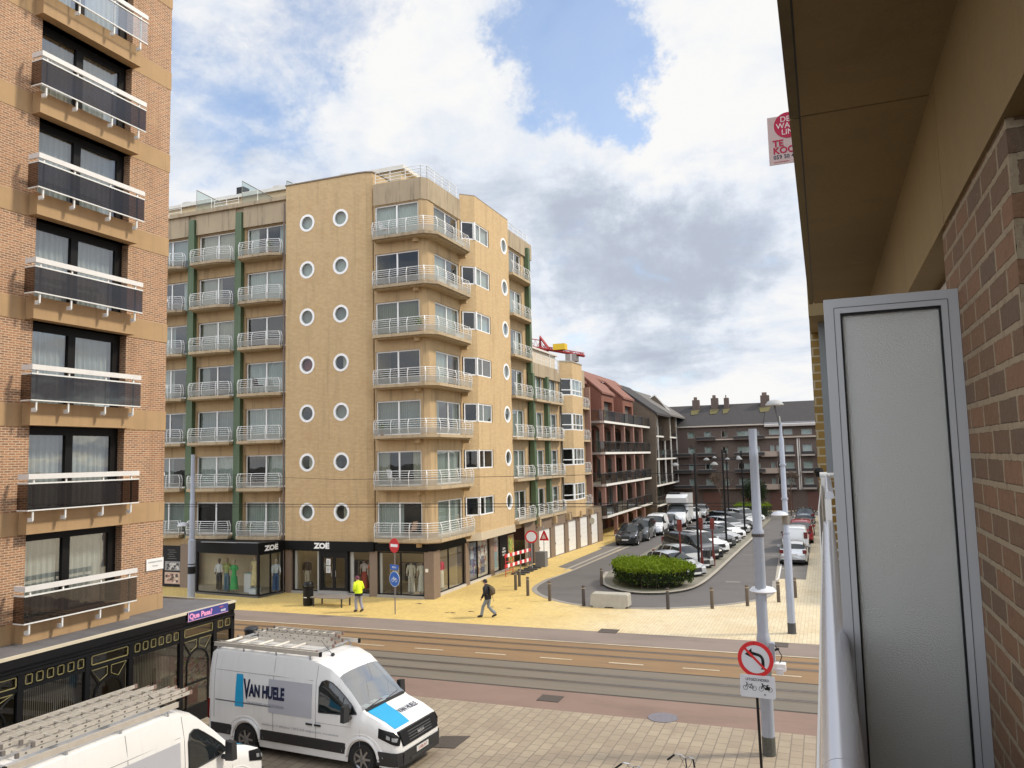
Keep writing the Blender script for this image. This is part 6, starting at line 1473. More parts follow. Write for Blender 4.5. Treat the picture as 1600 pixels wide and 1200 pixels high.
def pole(label, name, c, segs, extra=None, mat=None, cat='pole', group=None):
    t = thing(name, label, cat, c, 0, group)
    m = MB(); m.lathe(segs, c, mat or GREYP, 18); m.build('pole', t, smooth=40); return t
# thick tram mast near right
c = (-1.67, 20.9, 0)
t = pole('thick grey tram mast with white wall lamp near the no left turn sign', 'tram_mast', c, [(0,0),(.155,0),(.155,2.6),(.165,2.62),(.165,2.8),(.14,2.9),(.135,2.95),(.135,5.25),(.15,5.3),(.15,5.42),(.115,5.48),(.105,7.2),(.11,7.22),(.11,7.42),(.10,7.44),(.10,7.98),(0,7.98)])
m = MB(); m.lathe([(.156,0),(.16,0),(.16,.42),(.156,.45)], c, M('rough_base_coating', (.09,.09,.075), .95, var=.5, scale=12, bstr=.5), 18); m.build('base_coating', t)
m = MB(); m.lathe([(.112,3.9),(.15,3.9),(.15,4.0),(.136,4.0)], c, BLACK, 16); m.lathe([(.107,5.3),(.155,5.28),(.155,5.33),(.15,5.36)], c, mcol(.06,.05,.05), 16); m.build('clamp_band', t)
m = MB(); m.lathe([(.15,-.02),(.30,.0),(.33,.03),(.27,.10),(.12,.14),(0,.15)], (c[0]+.04,c[1]+.12,3.90), mcol(.62,.63,.66), 20); m.build('lamp_head', t, smooth=50)
m = MB(); m.box(c[0]+.13,c[1]-.1,2.25,c[0]+.26,c[1]+.1,2.70,GREYP); m.box(c[0]+.18,c[1]-.15,2.05,c[0]+.50,c[1]+.1,2.22,WHITE); m.box(c[0]+.28,c[1]-.2,1.98,c[0]+.44,c[1]-.1,2.12,mcol(.7,.71,.74)); m.path([(c[0]+.2,c[1],2.7),(c[0]+.34,c[1]-.05,2.55),(c[0]+.42,c[1]-.05,2.4),(c[0]+.36,c[1],2.22)], .012, BLACK, 5); m.path([(c[0]+.2,c[1],2.5),(c[0]+.36,c[1],2.56)], .03, BLACK, 5); m.build('camera', t)
# slim lamp mast
c = (-1.64, 34.7, 0)
t = pole('slim grey mast with a round lamp on top by the turning circle', 'street_lamp', c, [(0,0),(.16,0),(.16,.05),(.155,3.9),(.12,4.0),(.11,4.02),(.10,7.9),(.06,8.0),(.05,8.6),(0,8.6)], cat='street lamp')
m = MB(); m.lathe([(.156,0),(.20,0),(.165,.03),(.165,.42),(.158,.44)], c, mcol(.045,.05,.05), 16); m.build('base_coating', t)
m = MB(); m.path([(c[0],c[1],8.3),(c[0]-.12,c[1],8.95),(c[0]-.2,c[1],9.3)], .04, mcol(.08,.08,.08), 6); m.path([(c[0],c[1],8.4),(c[0]-.02,c[1]-.02,8.85)], .03, mcol(.5,.5,.45), 5); m.build('arm', t)
m = MB(); m.lathe([(0,-.02),(.3,-.02),(.37,.0),(.36,.05),(.26,.17),(.12,.22),(0,.23)], (c[0]-.2,c[1],9.32), mcol(.34,.34,.34), 20); m.build('lamp_head', t, smooth=50)
m = MB(); m.lathe([(0,-.02),(.3,.0),(.34,.03),(.25,.14),(.1,.19),(0,.2)], (c[0]-.22,c[1]-.05,4.75), mcol(.5,.51,.55), 18); m.lathe([(.10,4.4),(.14,4.4),(.14,4.75),(.10,4.75)], c, mcol(.2,.17,.14), 12)
m.build('lower_lamp', t, smooth=50)
for z in (4.0, 5.4, 6.8):
    m = MB(); m.lathe([(.10,z),(.14,z),(.14,z+.08),(.10,z+.08)], c, GREYP, 12); m.build('clamp_band', t)
# left mast
c = (-33.4, 35.2, 0)
t = pole('grey tram mast with side lamp in front of the left shop window', 'tram_mast', c, [(0,0),(.20,0),(.20,3.2),(.15,3.25),(.14,5.4),(.12,5.45),(.11,8.0),(0,8.0)])
m = MB(); m.lathe([(.20,1.35),(.215,1.35),(.215,1.75),(.20,1.75)], c, BLACK, 14); m.lathe([(.20,1.85),(.21,1.85),(.21,1.9),(.2,1.9)], c, BLACK, 14); m.build('band', t)
m = MB(); m.lathe([(0,-.05),(.3,-.03),(.33,.0),(.26,.12),(.1,.18),(0,.2)], (c[0]-.65,c[1],4.0), mcol(.5,.5,.52), 16); m.path([(c[0]-.65,c[1],3.95),(c[0]-.5,c[1],3.5),(c[0],c[1],3.45)], .04, mcol(.1,.1,.1), 6); m.build('lamp_head', t)
m = MB(); m.path([(c[0]-.1,c[1]-.05,6.9),(c[0]-.6,c[1]-.1,6.75)], .03, PLASTIC, 5); m.build('bracket', t)
# contact wires
for i, (z, y) in enumerate(((5.62,25.8),(5.45,26.5),(5.75,29.5))):
    pass
def wires():
    for y, z, lab in ((26.0, 5.80, 'overhead tram wire over the near track, seen across the buff facade'), (29.5, 5.46, 'overhead tram wire over the far track, seen across the buff facade')):
        m = MB(); m.path([(-160,y,z),(-60,y,z),(-17,y,z-.03),(-1.8,y,z)], .012, BLACK, 4, caps=False); solo(m, 'overhead_wire', lab, 'wire', 'overhead tram wires')
    m = MB(); m.path([(-33.4,35.2,6.9),(-20,30,6.6),(-1.67,20.9,6.9)], .008, BLACK, 4, caps=False); solo(m, 'span_wire', 'thin span wire strung between the left mast and the thick grey mast', 'wire', 'overhead tram wires')
wires()
def sign_disc(par, c, r, nrm, ring, face, name='sign_face', ringw=.2):
    n = Vector(nrm).normalized(); c = Vector(c)
    m = MB(); m.disc(c-n*.01, n, r, ring, .012, 36); m.disc(c+n*.003, n, r*(1-ringw), face, .003, 36); return m.build(name, par), n
def sgn_place(c, n):     # text plane facing n
    n = Vector(n).normalized(); u = Vector((0,0,1)).cross(n).normalized(); return lambda x, y, d=0: Vector(c)+u*x+Vector((0,0,y))+n*(.008+d)
SR = M('sign_red', (.55,.01,.015), .4); SW = M('sign_white', (.55,.57,.62), .4); SB_ = M('sign_blue_face', (.01,.10,.42), .4)
def no_left():
    X, Y = -1.80, 19.75; t = thing('traffic_sign', 'round red no left turn sign with a bicycle plate on a black post', 'traffic sign', (X, Y, 0))
    m = MB(); m.path([(X+.03,Y+.03,0),(X,Y+.03,2.95)], .032, BLACK, 8); m.build('post', t)
    n = (-.10,-1,0); c = (X+.02,Y,2.55); sign_disc(t, c, .41, n, SR, SW, ringw=.22); P = sgn_place(c, n)
    m = MB()
    arc = [(.13+.0*math.cos(a), 0) for a in ()]; pts = [(.17,-.20),(.17,-.02)]+[(.04+.13*math.cos(a), -.02+.13*math.sin(a)) for a in [PI*i/14 for i in range(1,8)]]+[(-.09,.14)]
    w = .035
    for (a, b) in zip(pts, pts[1:]):
        d = Vector((b[0]-a[0], b[1]-a[1])).normalized(); q = Vector((-d.y, d.x))*w; m.face([P(a[0]+q.x,a[1]+q.y),P(b[0]+q.x,b[1]+q.y),P(b[0]-q.x,b[1]-q.y),P(a[0]-q.x,a[1]-q.y)], BLACK)
    m.face([P(-.08,.25),P(-.24,.10),P(-.06,.02)], BLACK); m.face([P(.11,-.22),P(.23,-.22),P(.21,-.19),P(.13,-.19)], BLACK)
    d = Vector((1,-1)).normalized(); q = Vector((1,1)).normalized()*.028; m.face([P(-.25+q.x,.25+q.y,.002),P(.25+q.x,-.25+q.y,.002),P(.25-q.x,-.25-q.y,.002),P(-.25-q.x,.25-q.y,.002)], SR); m.build('symbol', t, recalc=False)
    c = (X+.04,Y-.0,1.93); P = sgn_place(c, n)
    m = MB(); a, b = .40, .255; r = .04
    pts = [(a-r+r*math.cos(q), b-r+r*math.sin(q)) for q in (0,.5,1.05,1.57)]+[(-a+r-r*math.sin(q), b-r+r*math.cos(q)) for q in (0,.5,1.05,1.57)]+[(-a+r-r*math.cos(q), -b+r-r*math.sin(q)) for q in (0,.5,1.05,1.57)]+[(a-r+r*math.sin(q), -b+r-r*math.cos(q)) for q in (0,.5,1.05,1.57)]
    m.extr([P(x,y,-.012) for x, y in pts], Vector(n).normalized()*.012, SW); po = m.build('plate', t)
    m = MB(); text_mb(m, 'UITGEZONDERD', .083, BLACK, lambda x, y, d: P(x, y+.125, .003), bold=.02, squeeze=.85)
    def cyc(cx, s=1, moped=False):
        for dx in (-.10,.10):
            N = 16; 
            for i in range(N):
                a0, a1 = 2*PI*i/N, 2*PI*(i+1)/N; R0, R1 = .055, .045
                m.face([P(cx+dx+R0*math.cos(a0),-.045+R0*math.sin(a0),.003),P(cx+dx+R0*math.cos(a1),-.045+R0*math.sin(a1),.003),P(cx+dx+R1*math.cos(a1),-.045+R1*math.sin(a1),.003),P(cx+dx+R1*math.cos(a0),-.045+R1*math.sin(a0),.003)], BLACK)
        L = [((-.10,-.045),(-.06,.04)),((-.06,.04),(.04,.03)),((.04,.03),(.0,-.045)),((.0,-.045),(-.06,.03)),((.04,.03),(.10,-.045)),((.10,-.045),(.0,-.045)),((.03,.05),(.07,.05)),((-.06,.04),(-.07,.07)),((-.09,.075),(-.05,.07))]
        if moped: L += [((-.02,-.03),(.08,-.03))]*1
        for (a, b) in L:
            w = .007 if not moped else .011; d = Vector((b[0]-a[0], b[1]-a[1])).normalized(); q = Vector((-d.y, d.x))*w
            m.face([P(cx+a[0]+q.x,a[1]+q.y,.004),P(cx+b[0]+q.x,b[1]+q.y,.004),P(cx+b[0]-q.x,b[1]-q.y,.004),P(cx+a[0]-q.x,a[1]-q.y,.004)], BLACK)
        if moped: m.face([P(cx-.02,-.06,.005),P(cx+.09,-.06,.005),P(cx+.10,.02,.005),P(cx+.0,.0,.005)], BLACK)
    cyc(-.18); cyc(.18, moped=True); text_mb(m, 'A', .07, BLACK, lambda x, y, d: P(x+.16, y-.19, .004), bold=.02); m.build('symbol', po, recalc=False)
no_left()
def no_entry():
    X, Y = -19.70, 34.0; t = thing('traffic_sign', 'round no entry sign above a blue cycle path sign on a thin grey post', 'traffic sign', (X, Y, 0)); n = (-.33,-.94,0)
    m = MB(); m.path([(X,Y+.04,0),(X,Y+.04,3.6)], .03, mcol(.2,.17,.16), 8); m.build('post', t)
    c = (X,Y,3.28); sign_disc(t, c, .35, n, SR, SR); P = sgn_place(c, n); m = MB(); m.face([P(-.26,-.07),P(.26,-.07),P(.26,.07),P(-.26,.07)], mcol(.8,.8,.8)); m.build('bar', t, recalc=False)
    c = (X,Y,1.68); sign_disc(t, c, .37, n, mcol(.55,.6,.68), SB_, 'cycle_sign', .07); P = sgn_place(c, n); m = MB()
    for dx in (-.12,.12):
        for i in range(14):
            a0, a1 = 2*PI*i/14, 2*PI*(i+1)/14; m.face([P(dx+.09*math.cos(a0),-.05+.09*math.sin(a0)),P(dx+.09*math.cos(a1),-.05+.09*math.sin(a1)),P(dx+.07*math.cos(a1),-.05+.07*math.sin(a1)),P(dx+.07*math.cos(a0),-.05+.07*math.sin(a0))], mcol(.7,.7,.7))
    for (a, b) in (((-.12,-.05),(-.06,.07)),((-.06,.07),(.07,.05)),((.07,.05),(0,-.05)),((0,-.05),(-.06,.07)),((.07,.05),(.12,-.05)),((-.06,.07),(-.08,.12))):
        d = Vector((b[0]-a[0], b[1]-a[1])).normalized(); q = Vector((-d.y, d.x))*.011; m.face([P(a[0]+q.x,a[1]+q.y),P(b[0]+q.x,b[1]+q.y),P(b[0]-q.x,b[1]-q.y),P(a[0]-q.x,a[1]-q.y)], mcol(.7,.7,.7))
    m.build('symbol', t, recalc=False)
    P = sgn_place((X,Y,2.24), n); nn = Vector(n).normalized(); m = MB(); m.extr([P(-.33,.12,-.01),P(.33,.12,-.01),P(.27,-.12,-.01),P(-.27,-.12,-.01)], nn*.012, SB_)
    text_mb(m, 'BEGIN', .12, mcol(.7,.7,.75), lambda x, y, d: P(x, y-.04, .006), bold=.02, squeeze=.9); m.build('upper_plate', t)
no_entry()
def works():
    t = thing('traffic_barrier', 'red and white striped works barrier standing by the side shop windows', 'barrier', (-18.7, 48, 0)); R_ = mcol(.55,.03,.03)
    for z in (.55, 1.18):
        m = MB(); a, b = Vector((-18.9,46.2,z)), Vector((-18.55,49.9,z)); n = 11
        for i in range(n):
            p, q = a+(b-a)*i/n, a+(b-a)*(i+1)/n; m.box(p.x-.015, p.y, z, q.x+.015, q.y-.001, z+.2, R_ if i % 2 == 0 else mcol(.75,.73,.72))
        m.build('board', t)
    m = MB()
    for y in (46.3,47.3,48.4,49.8): m.path([(-18.9+.09*(y-46.2),y,0),(-18.9+.09*(y-46.2),y,1.4)], .025, R_ if y < 47.5 else mcol(.3,.3,.3), 5)
    for z in (.35,.9): m.path([(-18.9,46.3,z),(-18.8,47.3,z)], .02, R_, 4)
    m.build('stand', t)
    for i in range(6):
        m = MB(); y = 47.2+i*.75; m.box(-18.9,y,.0,-18.0,y+.28,.10,mcol(.05,.05,.05)); m.build('foot_block', t)
    X, Y = -18.35, 49.6; t = thing('traffic_sign', 'round prohibition sign on the works barrier in front of the dark doorway', 'traffic sign', (X, Y, 0))
    m = MB(); m.path([(X,Y,0),(X,Y,2.6)], .028, mcol(.3,.3,.3), 6); m.build('post', t); sign_disc(t, (X,Y-.03,2.15), .42, (.3,-1,0), SR, mcol(.7,.7,.7), ringw=.24)
    X, Y = -18.05, 51.2; t = thing('traffic_sign', 'folded triangular roadworks sign beside the first white garage door', 'traffic sign', (X, Y, 0))
    m = MB(); m.path([(X,Y,0),(X,Y,2.7)], .028, mcol(.3,.3,.3), 6); m.build('post', t)
    m = MB(); m.extr([(X-.3,Y-.05,1.75),(X+.3,Y-.05,1.75),(X,Y-.05,2.4)], (.1,-.01,0), SR); m.extr([(X-.14,Y-.065,1.87),(X+.14,Y-.065,1.87),(X,Y-.065,2.18)], (.05,-.01,0), mcol(.6,.5,.45)); m.build('sign_face', t)
    m = MB(); m.box(-18.6,50.9,0,-17.9,51.5,1.0,mcol(.16,.155,.15)); solo(m, 'grey_cabinet', 'small grey roadworks cabinet beside the barrier feet', 'cabinet', loc=(-18.2,51.2,0))
works()
# black lamp posts and red ticket posts on the island
def black_lamp(x, y, h, label, arm=1.2):
    t = thing('street_lamp', label, 'street lamp', (x, y, 0), 0, 'black lamp posts on the parking island')
    m = MB(); m.lathe([(0,.1),(.09,.1),(.09,.6),(.075,.62),(.07,h),(0,h)], (x,y,0), BLACK, 10); m.build('pole', t)
    m = MB(); z = h-.75; m.path([(x-arm,y,z+.02),(x,y,z-.02),(x+arm,y,z+.02)], .035, BLACK, 5); m.build('arm', t)
    for s in (1, -1):
        m = MB(); m.lathe([(0,.16),(.12,.12),(.24,.0),(.24,-.03),(.10,-.08),(0,-.1)], (x+s*arm,y,z+.03), mcol(.22,.22,.22), 12); m.build('lamp_head', t, smooth=50)
black_lamp(-7.6, 50.3, 7.4, 'nearest black lamp post, beside the red ticket posts'); black_lamp(-7.2, 61.6, 7.6, 'second black double lamp post on the parking island'); black_lamp(-6.85, 72.4, 7.5, 'third black lamp post among the silver cars'); black_lamp(-9.5, 84.5, 7.6, 'farthest black lamp post on the parking island')
for x, y, h, lab in ((-8.55,49.4,3.5,'left red post with square head, standing in front of the silver hatchback'),(-7.5,50.9,3.5,'red post with square head pressed against the black lamp post'),(-7.05,52.9,3.3,'right red post with square head beside the dark bin')):
    t = thing('ticket_post', lab, 'post', (x, y, 0), 0, 'red posts with square heads on the island'); r = mcol(.13,.02,.013)
    m = MB(); m.box(x-.05,y-.05,.12,x+.05,y+.05,h-.9,r); m.box(x-.09,y-.09,.12,x+.09,y+.09,.9,mcol(.14,.02,.013)); m.build('post', t)
    m = MB(); m.box(x-.13,y-.1,h-.85,x+.13,y+.1,h-.15,r); m.box(x-.08,y-.15,h-.45,x+.08,y-.14,h-.2,mcol(.2,.03,.02)); m.build('head', t)
for x, y, lab in ((-7.35,52.0,'dark litter bin between the two right hand red posts'),):
    m = MB(); m.box(x-.25,y-.2,.12,x-.02,y+.2,1.15,mcol(.03,.03,.03)); m.box(x+.02,y-.2,.12,x+.22,y+.2,1.15,mcol(.035,.033,.03)); m.box(x-.28,y-.22,1.15,x+.25,y+.22,1.2,mcol(.02,.02,.02)); solo(m, 'litter_bin', lab, 'bin', loc=(x,y,.12))

# ---------------------------------------------------------------- hedges and trees
LEAF = []
def leafmat(name, c):
    m, t = base_mat(name); oc = t.add('ShaderNodeTexCoord').outputs['Object']; n = t.noise(oc, 14, 3, .7); n2 = t.noise(oc, 1.2, 4)
    c1 = t.mix(n, tuple(x*.55 for x in c)+(1,), tuple(min(1,x*1.5) for x in c)+(1,)); c2 = t.mix(t.math('MULTIPLY', n2, .5), c1, (c[0]*1.5, c[1]*1.15, c[2]*.8, 1))
    d = t.add('ShaderNodeBsdfDiffuse', i_Color=c2); tr = t.add('ShaderNodeBsdfTranslucent', i_Color=c2); g = t.add('ShaderNodeBsdfGlossy', i_Roughness=.5, i_Color=(.3,.3,.3,1))
    a = t.add('ShaderNodeMixShader', i_0=.3, i_1=d.outputs[0], i_2=tr.outputs[0]); b = t.add('ShaderNodeMixShader', i_0=.04, i_1=a.outputs[0], i_2=g.outputs[0]); t.add('ShaderNodeOutputMaterial', i_Surface=b.outputs[0]); return m
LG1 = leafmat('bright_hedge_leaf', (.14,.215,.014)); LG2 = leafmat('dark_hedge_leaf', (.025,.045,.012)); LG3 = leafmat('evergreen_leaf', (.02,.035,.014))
def leaf(mb, p, s, m):
    a = Vector((rnd.gauss(0,1),rnd.gauss(0,1),rnd.gauss(0,.6))).normalized(); b = a.orthogonal().normalized(); th = rnd.random()*6.3; c = a.cross(b); b, c = b*math.cos(th)+c*math.sin(th), c*math.cos(th)-b*math.sin(th)
    mb.face([p-b*s, p-c*s*.5, p+b*s, p+c*s*.5], m)
def hedge(label, poly, h, n, name='hedge'):
    for _ in range(2): poly = [q for a, b in zip(poly, poly[1:]+poly[:1]) for q in ((a[0]*.75+b[0]*.25, a[1]*.75+b[1]*.25), (a[0]*.25+b[0]*.75, a[1]*.25+b[1]*.75))]
    P = [Vector(p) for p in poly]; cx = sum((p for p in P), Vector((0,0)))/len(P); t = thing(name, label, 'hedge', (cx.x, cx.y, .12))
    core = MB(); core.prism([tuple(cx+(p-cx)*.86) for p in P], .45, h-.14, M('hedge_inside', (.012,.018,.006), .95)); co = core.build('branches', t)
    m = MB()
    for k in range(n):
        # a bright clipped top, dark sparser flanks
        i = rnd.randrange(len(P)); a, b = P[i], P[(i+1)%len(P)]; u = rnd.random()
        if rnd.random() < .55:
            q = cx+((a+(b-a)*u)-cx)*math.sqrt(rnd.random()); d = 0; z = h+.05*math.sin(q.x*2.3+q.y*1.7)+.04*math.sin(q.x*5-q.y*4)+.09*rnd.gauss(0,1)-(.0); e = (q-cx).length
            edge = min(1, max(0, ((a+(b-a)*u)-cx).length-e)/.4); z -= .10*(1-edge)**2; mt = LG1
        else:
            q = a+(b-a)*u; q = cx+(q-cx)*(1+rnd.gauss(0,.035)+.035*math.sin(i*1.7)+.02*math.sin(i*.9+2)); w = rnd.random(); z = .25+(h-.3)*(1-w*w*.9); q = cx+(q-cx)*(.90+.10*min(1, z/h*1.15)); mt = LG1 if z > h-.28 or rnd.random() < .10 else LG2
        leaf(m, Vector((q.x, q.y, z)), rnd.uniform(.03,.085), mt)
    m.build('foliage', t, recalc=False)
    s = MB()
    for k in range(26):
        i = rnd.randrange(len(P)); a, b = P[i], P[(i+1)%len(P)]; q = cx+((a+(b-a)*rnd.random())-cx)*rnd.uniform(.7,.95); s.path([(q.x,q.y,.12),(q.x+rnd.gauss(0,.1),q.y+rnd.gauss(0,.1),.8)], .018, mcol(.06,.045,.03), 4)
    s.build('stem', t)
hedge('bright green clipped hedge at the near tip of the parking island', [(-11.9,46.3),(-11.5,44.6),(-10.8,43.3),(-9.7,42.75),(-8.3,42.9),(-7.3,43.9),(-7.0,45.0),(-7.7,45.8),(-9.0,46.6),(-10.4,47.5),(-11.4,47.3)], 1.28, 15000)
hedge('clipped green hedge at the far tip of the parking island', [(-9.4,90.2),(-9.4,88.9),(-5.9,88.9),(-5.7,91.3),(-9.0,91.6)], 1.7, 5000)
def tree(label, x, y, h, r, bare=True, seed=1, mat=None):
    R = random.Random(seed); t = thing('tree', label, 'tree', (x, y, 0)); m = MB(); col = mcol(.09,.06,.04); tips = []
    def grow(p, d, L, rad, k):
        q = p+d*L; m.path([p, p+d*L*.5+Vector((R.gauss(0,.04),R.gauss(0,.04),0))*L, q], [rad, rad*.85, rad*.65], col, 5, caps=False)
        if k == 0: tips.append(q); return
        for _ in range(3): grow(q, (d+Vector((R.gauss(0,.45),R.gauss(0,.45),R.uniform(-.05,.35)))).normalized(), L*R.uniform(.55,.75), rad*.6, k-1)
    grow(Vector((x,y,0)), Vector((0,0,1)), h*.38, .11, 4 if bare else 3); m.build('trunk', t)
    c = MB()
    if not bare:
        for k in range(3500):
            v = Vector((R.gauss(0,1),R.gauss(0,1),R.gauss(0,1))).normalized()*r*R.uniform(.55,1.02)*(1+.15*math.sin(7*k)); leaf(c, Vector((x+v.x,y+v.y,h*.66+v.z*1.1)), .09, mat or LG3)
    else:
        for p in tips:
            for _ in range(5): d = Vector((R.gauss(0,.5),R.gauss(0,.5),R.uniform(.2,1))).normalized()*.45; c.path([p, p+d], .012, col, 3, caps=False)
    c.build('crown', t, recalc=False)
tree('bare street tree in front of the far brown building on the right', -3.9, 101.0 if False else 96.5, 5.2, 1.2, True, 3)
tree('bare street tree in front of the far brown building on the left', -11.6, 96.3, 5.2, 1.2, True, 5)
tree('dark round evergreen behind the far hedge', -7.6, 93.6, 4.4, 1.35, False, 9)
# ---------------------------------------------------------------- people
def skin_mesh(name, verts, edges, radii, mat, parent, sub=2, root=0):
    me = bpy.data.meshes.new(name); me.from_pydata([Vector(v) for v in verts], edges, []); me.materials.append(mat)
    o = bpy.data.objects.new(name, me); COL.objects.link(o)
    md = o.modifiers.new('skin', 'SKIN'); md.use_smooth_shade = True
    for i, r in enumerate(radii):
        v = me.skin_vertices[0].data[i]; v.radius = (r if hasattr(r, '__len__') else (r, r)); v.use_root = (i == root)
    s = o.modifiers.new('sub', 'SUBSURF'); s.levels = sub; s.render_levels = sub
    # bake to plain mesh
    dg = bpy.context.evaluated_depsgraph_get(); m2 = bpy.data.meshes.new_from_object(o.evaluated_get(dg)); bpy.data.objects.remove(o)
    m2.name = name; o = bpy.data.objects.new(name, m2); COL.objects.link(o); o.parent = parent; BASE[o.name] = Vector((0,0,0))
    if not m2.materials: m2.materials.append(mat)
    m2.polygons.foreach_set('use_smooth', [True]*len(m2.polygons)); return o
def ell(c, rx, ry, d=Vector((0,0,1)), n=14, rot=0):
    d = Vector(d).normalized(); a = Vector((1,0,0)); a = (a-d*a.dot(d)).normalized(); b = d.cross(a); c = Vector(c)
    return [c+a*rx*math.cos(2*PI*q/n)+b*ry*math.sin(2*PI*q/n) for q in range(n)]
def tubeE(mb, pts, rs, m, n=12):
    pts = [Vector(p) for p in pts]; R = []
    for i, p in enumerate(pts):
        d = (pts[min(i+1,len(pts)-1)]-pts[max(i-1,0)]).normalized(); r = rs[i] if hasattr(rs[i], '__len__') else (rs[i], rs[i]); R.append(ell(p, r[0], r[1], d, n))
    mb.rings(R, m)
def person(label, x, y, rot, legs, arms, lean, mats, h=1.75, cap=None, extra=None, headdrop=0):
    """figure faces +x in its own frame; y is its left"""
    t = local(thing('person', label, 'person', (x, y, 0), rot)); jac, tro, shoe, hair = mats
    hip = Vector((0,0,.92)); ch = Vector((lean,0,1.34)); nk = Vector((lean*1.35,0,1.50)); hd = Vector((lean*1.7+.02,0,1.62-headdrop)); top = Vector((lean*1.8+.02,0,1.72-headdrop))
    V = [hip, Vector((lean*.5,0,1.12)), ch, nk, hd, top]; E = [(0,1),(1,2),(2,3),(3,4),(4,5)]; R = [(.15,.11),(.13,.10),(.17,.11),(.055,.06),(.085,.10),(.06,.07)]
    def add(p, r, to): V.append(Vector(p)); R.append(r); E.append((to, len(V)-1)); return len(V)-1
    J = {}
    for s, (kn, an, toe) in zip((1,-1), legs):
        a = add((0,s*.09,.86), .085, 0); b = add(kn, .058, a); c = add(an, .04, b); d = add(toe, .035, c); J[s] = (V[a], Vector(kn), Vector(an), Vector(toe))
    A = {}
    for s, (el, wr) in zip((1,-1), arms):
        a = add((lean,s*.19,1.42), .055, 2); b = add(el, .042, a); c = add(wr, .028, b); w, e = Vector(wr), Vector(el); d = (w-e).normalized(); side = d.cross(Vector((0,s,0))).normalized() if abs(d.y) < .9 else Vector((1,0,0))
        p = add(w+d*.05, (.035,.02), c); A[s] = (Vector((lean,s*.19,1.42)), e, w)
        for k in range(4):
            f = w+d*.09+side*(.027-.018*k); f1 = add(f, .0095, p); g = add(f+d*(.035+.01*(k in (1,2)))+Vector((0,-s*.012,0)), .0085, f1); add(f+d*(.055+.012*(k in (1,2)))+Vector((0,-s*.035,0)), .0075, g)
        th = add(w+d*.03+side*.045, .011, c); add(w+d*.075+side*.06+Vector((0,-s*.01,0)), .009, th)
    skin_mesh('body', V, E, R, SKIN, t)
    # face
    f = MB(); hc = hd; f.path([hc+Vector((.085,0,.02)), hc+Vector((.115,0,-.02)), hc+Vector((.09,0,-.03))], .014, SKIN, 6)
    for s in (1,-1): f.lathe([(0,-.01),(.012,0),(0,.01)], hc+Vector((.088,s*.032,.02)), mcol(.05,.03,.02), 6); f.lathe([(0,-.03),(.012,-.01),(.012,.01),(0,.03)], hc+Vector((.0,s*.092,0)), SKIN, 6)
    f.box(hc.x+.08,-.022,hc.z-.062,hc.x+.095,.022,hc.z-.052,mcol(.3,.1,.08)); f.build('face', t)
    # trousers
    tr = MB(); tubeE(tr, [(0,0,.82),(0,0,.92),(lean*.2,0,1.0)], [(.12,.17),(.125,.18),(.12,.17)], tro, 14)
    for s in (1,-1):
        a, k, an, toe = J[s]; m1 = a+(k-a)*.5; m2 = k+(an-k)*.5; tubeE(tr, [a+Vector((0,0,.04)), m1, k, m2, an+Vector((0,0,.04))], [(.10,.105),(.092,.095),(.075,.075),(.075,.07),(.078,.07)], tro)
    tr.build('trousers', t, smooth=60)
    sh = MB()
    for s in (1,-1):
        a, k, an, toe = J[s]; d = (toe-an); tubeE(sh, [an-d.normalized()*.05+Vector((0,0,-.02)), an+Vector((0,0,-.01)), an+d*.6+Vector((0,0,.0)), toe+d.normalized()*.05], [(.035,.04),(.05,.055),(.05,.04),(.035,.02)], shoe, 10)
    sh.build('shoes', t, smooth=60)
    j = MB(); l = lean
    tubeE(j, [(0,0,.84),(l*.2,0,.95),(l*.6,0,1.14),(l,0,1.32),(l*1.1,0,1.44),(l*1.3,0,1.50)], [(.15,.205),(.155,.21),(.15,.20),(.15,.225),(.12,.19),(.07,.09)], jac, 16)
    for s in (1,-1):
        a, e, w = A[s]; tubeE(j, [a+Vector((0,-s*.03,.02)), a, a+(e-a)*.5, e, e+(w-e)*.5, w], [.06,.078,.072,.066,.058,.048], jac)
    tubeE(j, [nk+Vector((-.01,0,-.03)), nk+Vector((0,0,.03))], [.085,.075], jac)
    j.build('jacket', t, smooth=60)
    hh = MB()
    hh.rings([ell(hc+Vector((-.02,0,-.03)), .085, .088), ell(hc+Vector((-.02,0,.03)), .10, .095), ell(hc+Vector((-.01,0,.085)), .085, .08), ell(hc+Vector((0,0,.115)), .045, .045)], hair); hh.build('hair', t, smooth=60)
    if cap:
        c = MB(); c.rings([ell(hc+Vector((.0,0,.03)), .112, .103), ell(hc+Vector((0,0,.085)), .10, .095), ell(hc+Vector((0,0,.125)), .06, .06)], cap); c.prism([(hc.x+.09,-.07),(hc.x+.18,-.055),(hc.x+.19,0),(hc.x+.18,.055),(hc.x+.09,.07)], hc.z+.03, hc.z+.045, cap); c.build('cap', t, smooth=60)
    if extra: extra(t)
    return t
JB = M('black_jacket', (.010,.010,.012), .8, var=.3, scale=12); DEN = M('pale_denim', (.20,.22,.24), .85, var=.3, scale=10)
def pack(t): pass
person('person in a black jacket, black cap and pale jeans striding left across the yellow pavement', -15.0, 34.5, D(178),
       (((.22,.10,.50),(.30,.11,.09),(.46,.11,.05)), ((.03,-.10,.48),(-.32,-.11,.13),(-.17,-.12,.05))), (((.06,.27,1.15),(.20,.25,.93)), ((-.06,-.27,1.16),(.06,-.28,.92))), .07,
       (JB, DEN, M('black_shoes', (.012,.011,.011), .5), mcol(.03,.02,.015)), cap=JB)
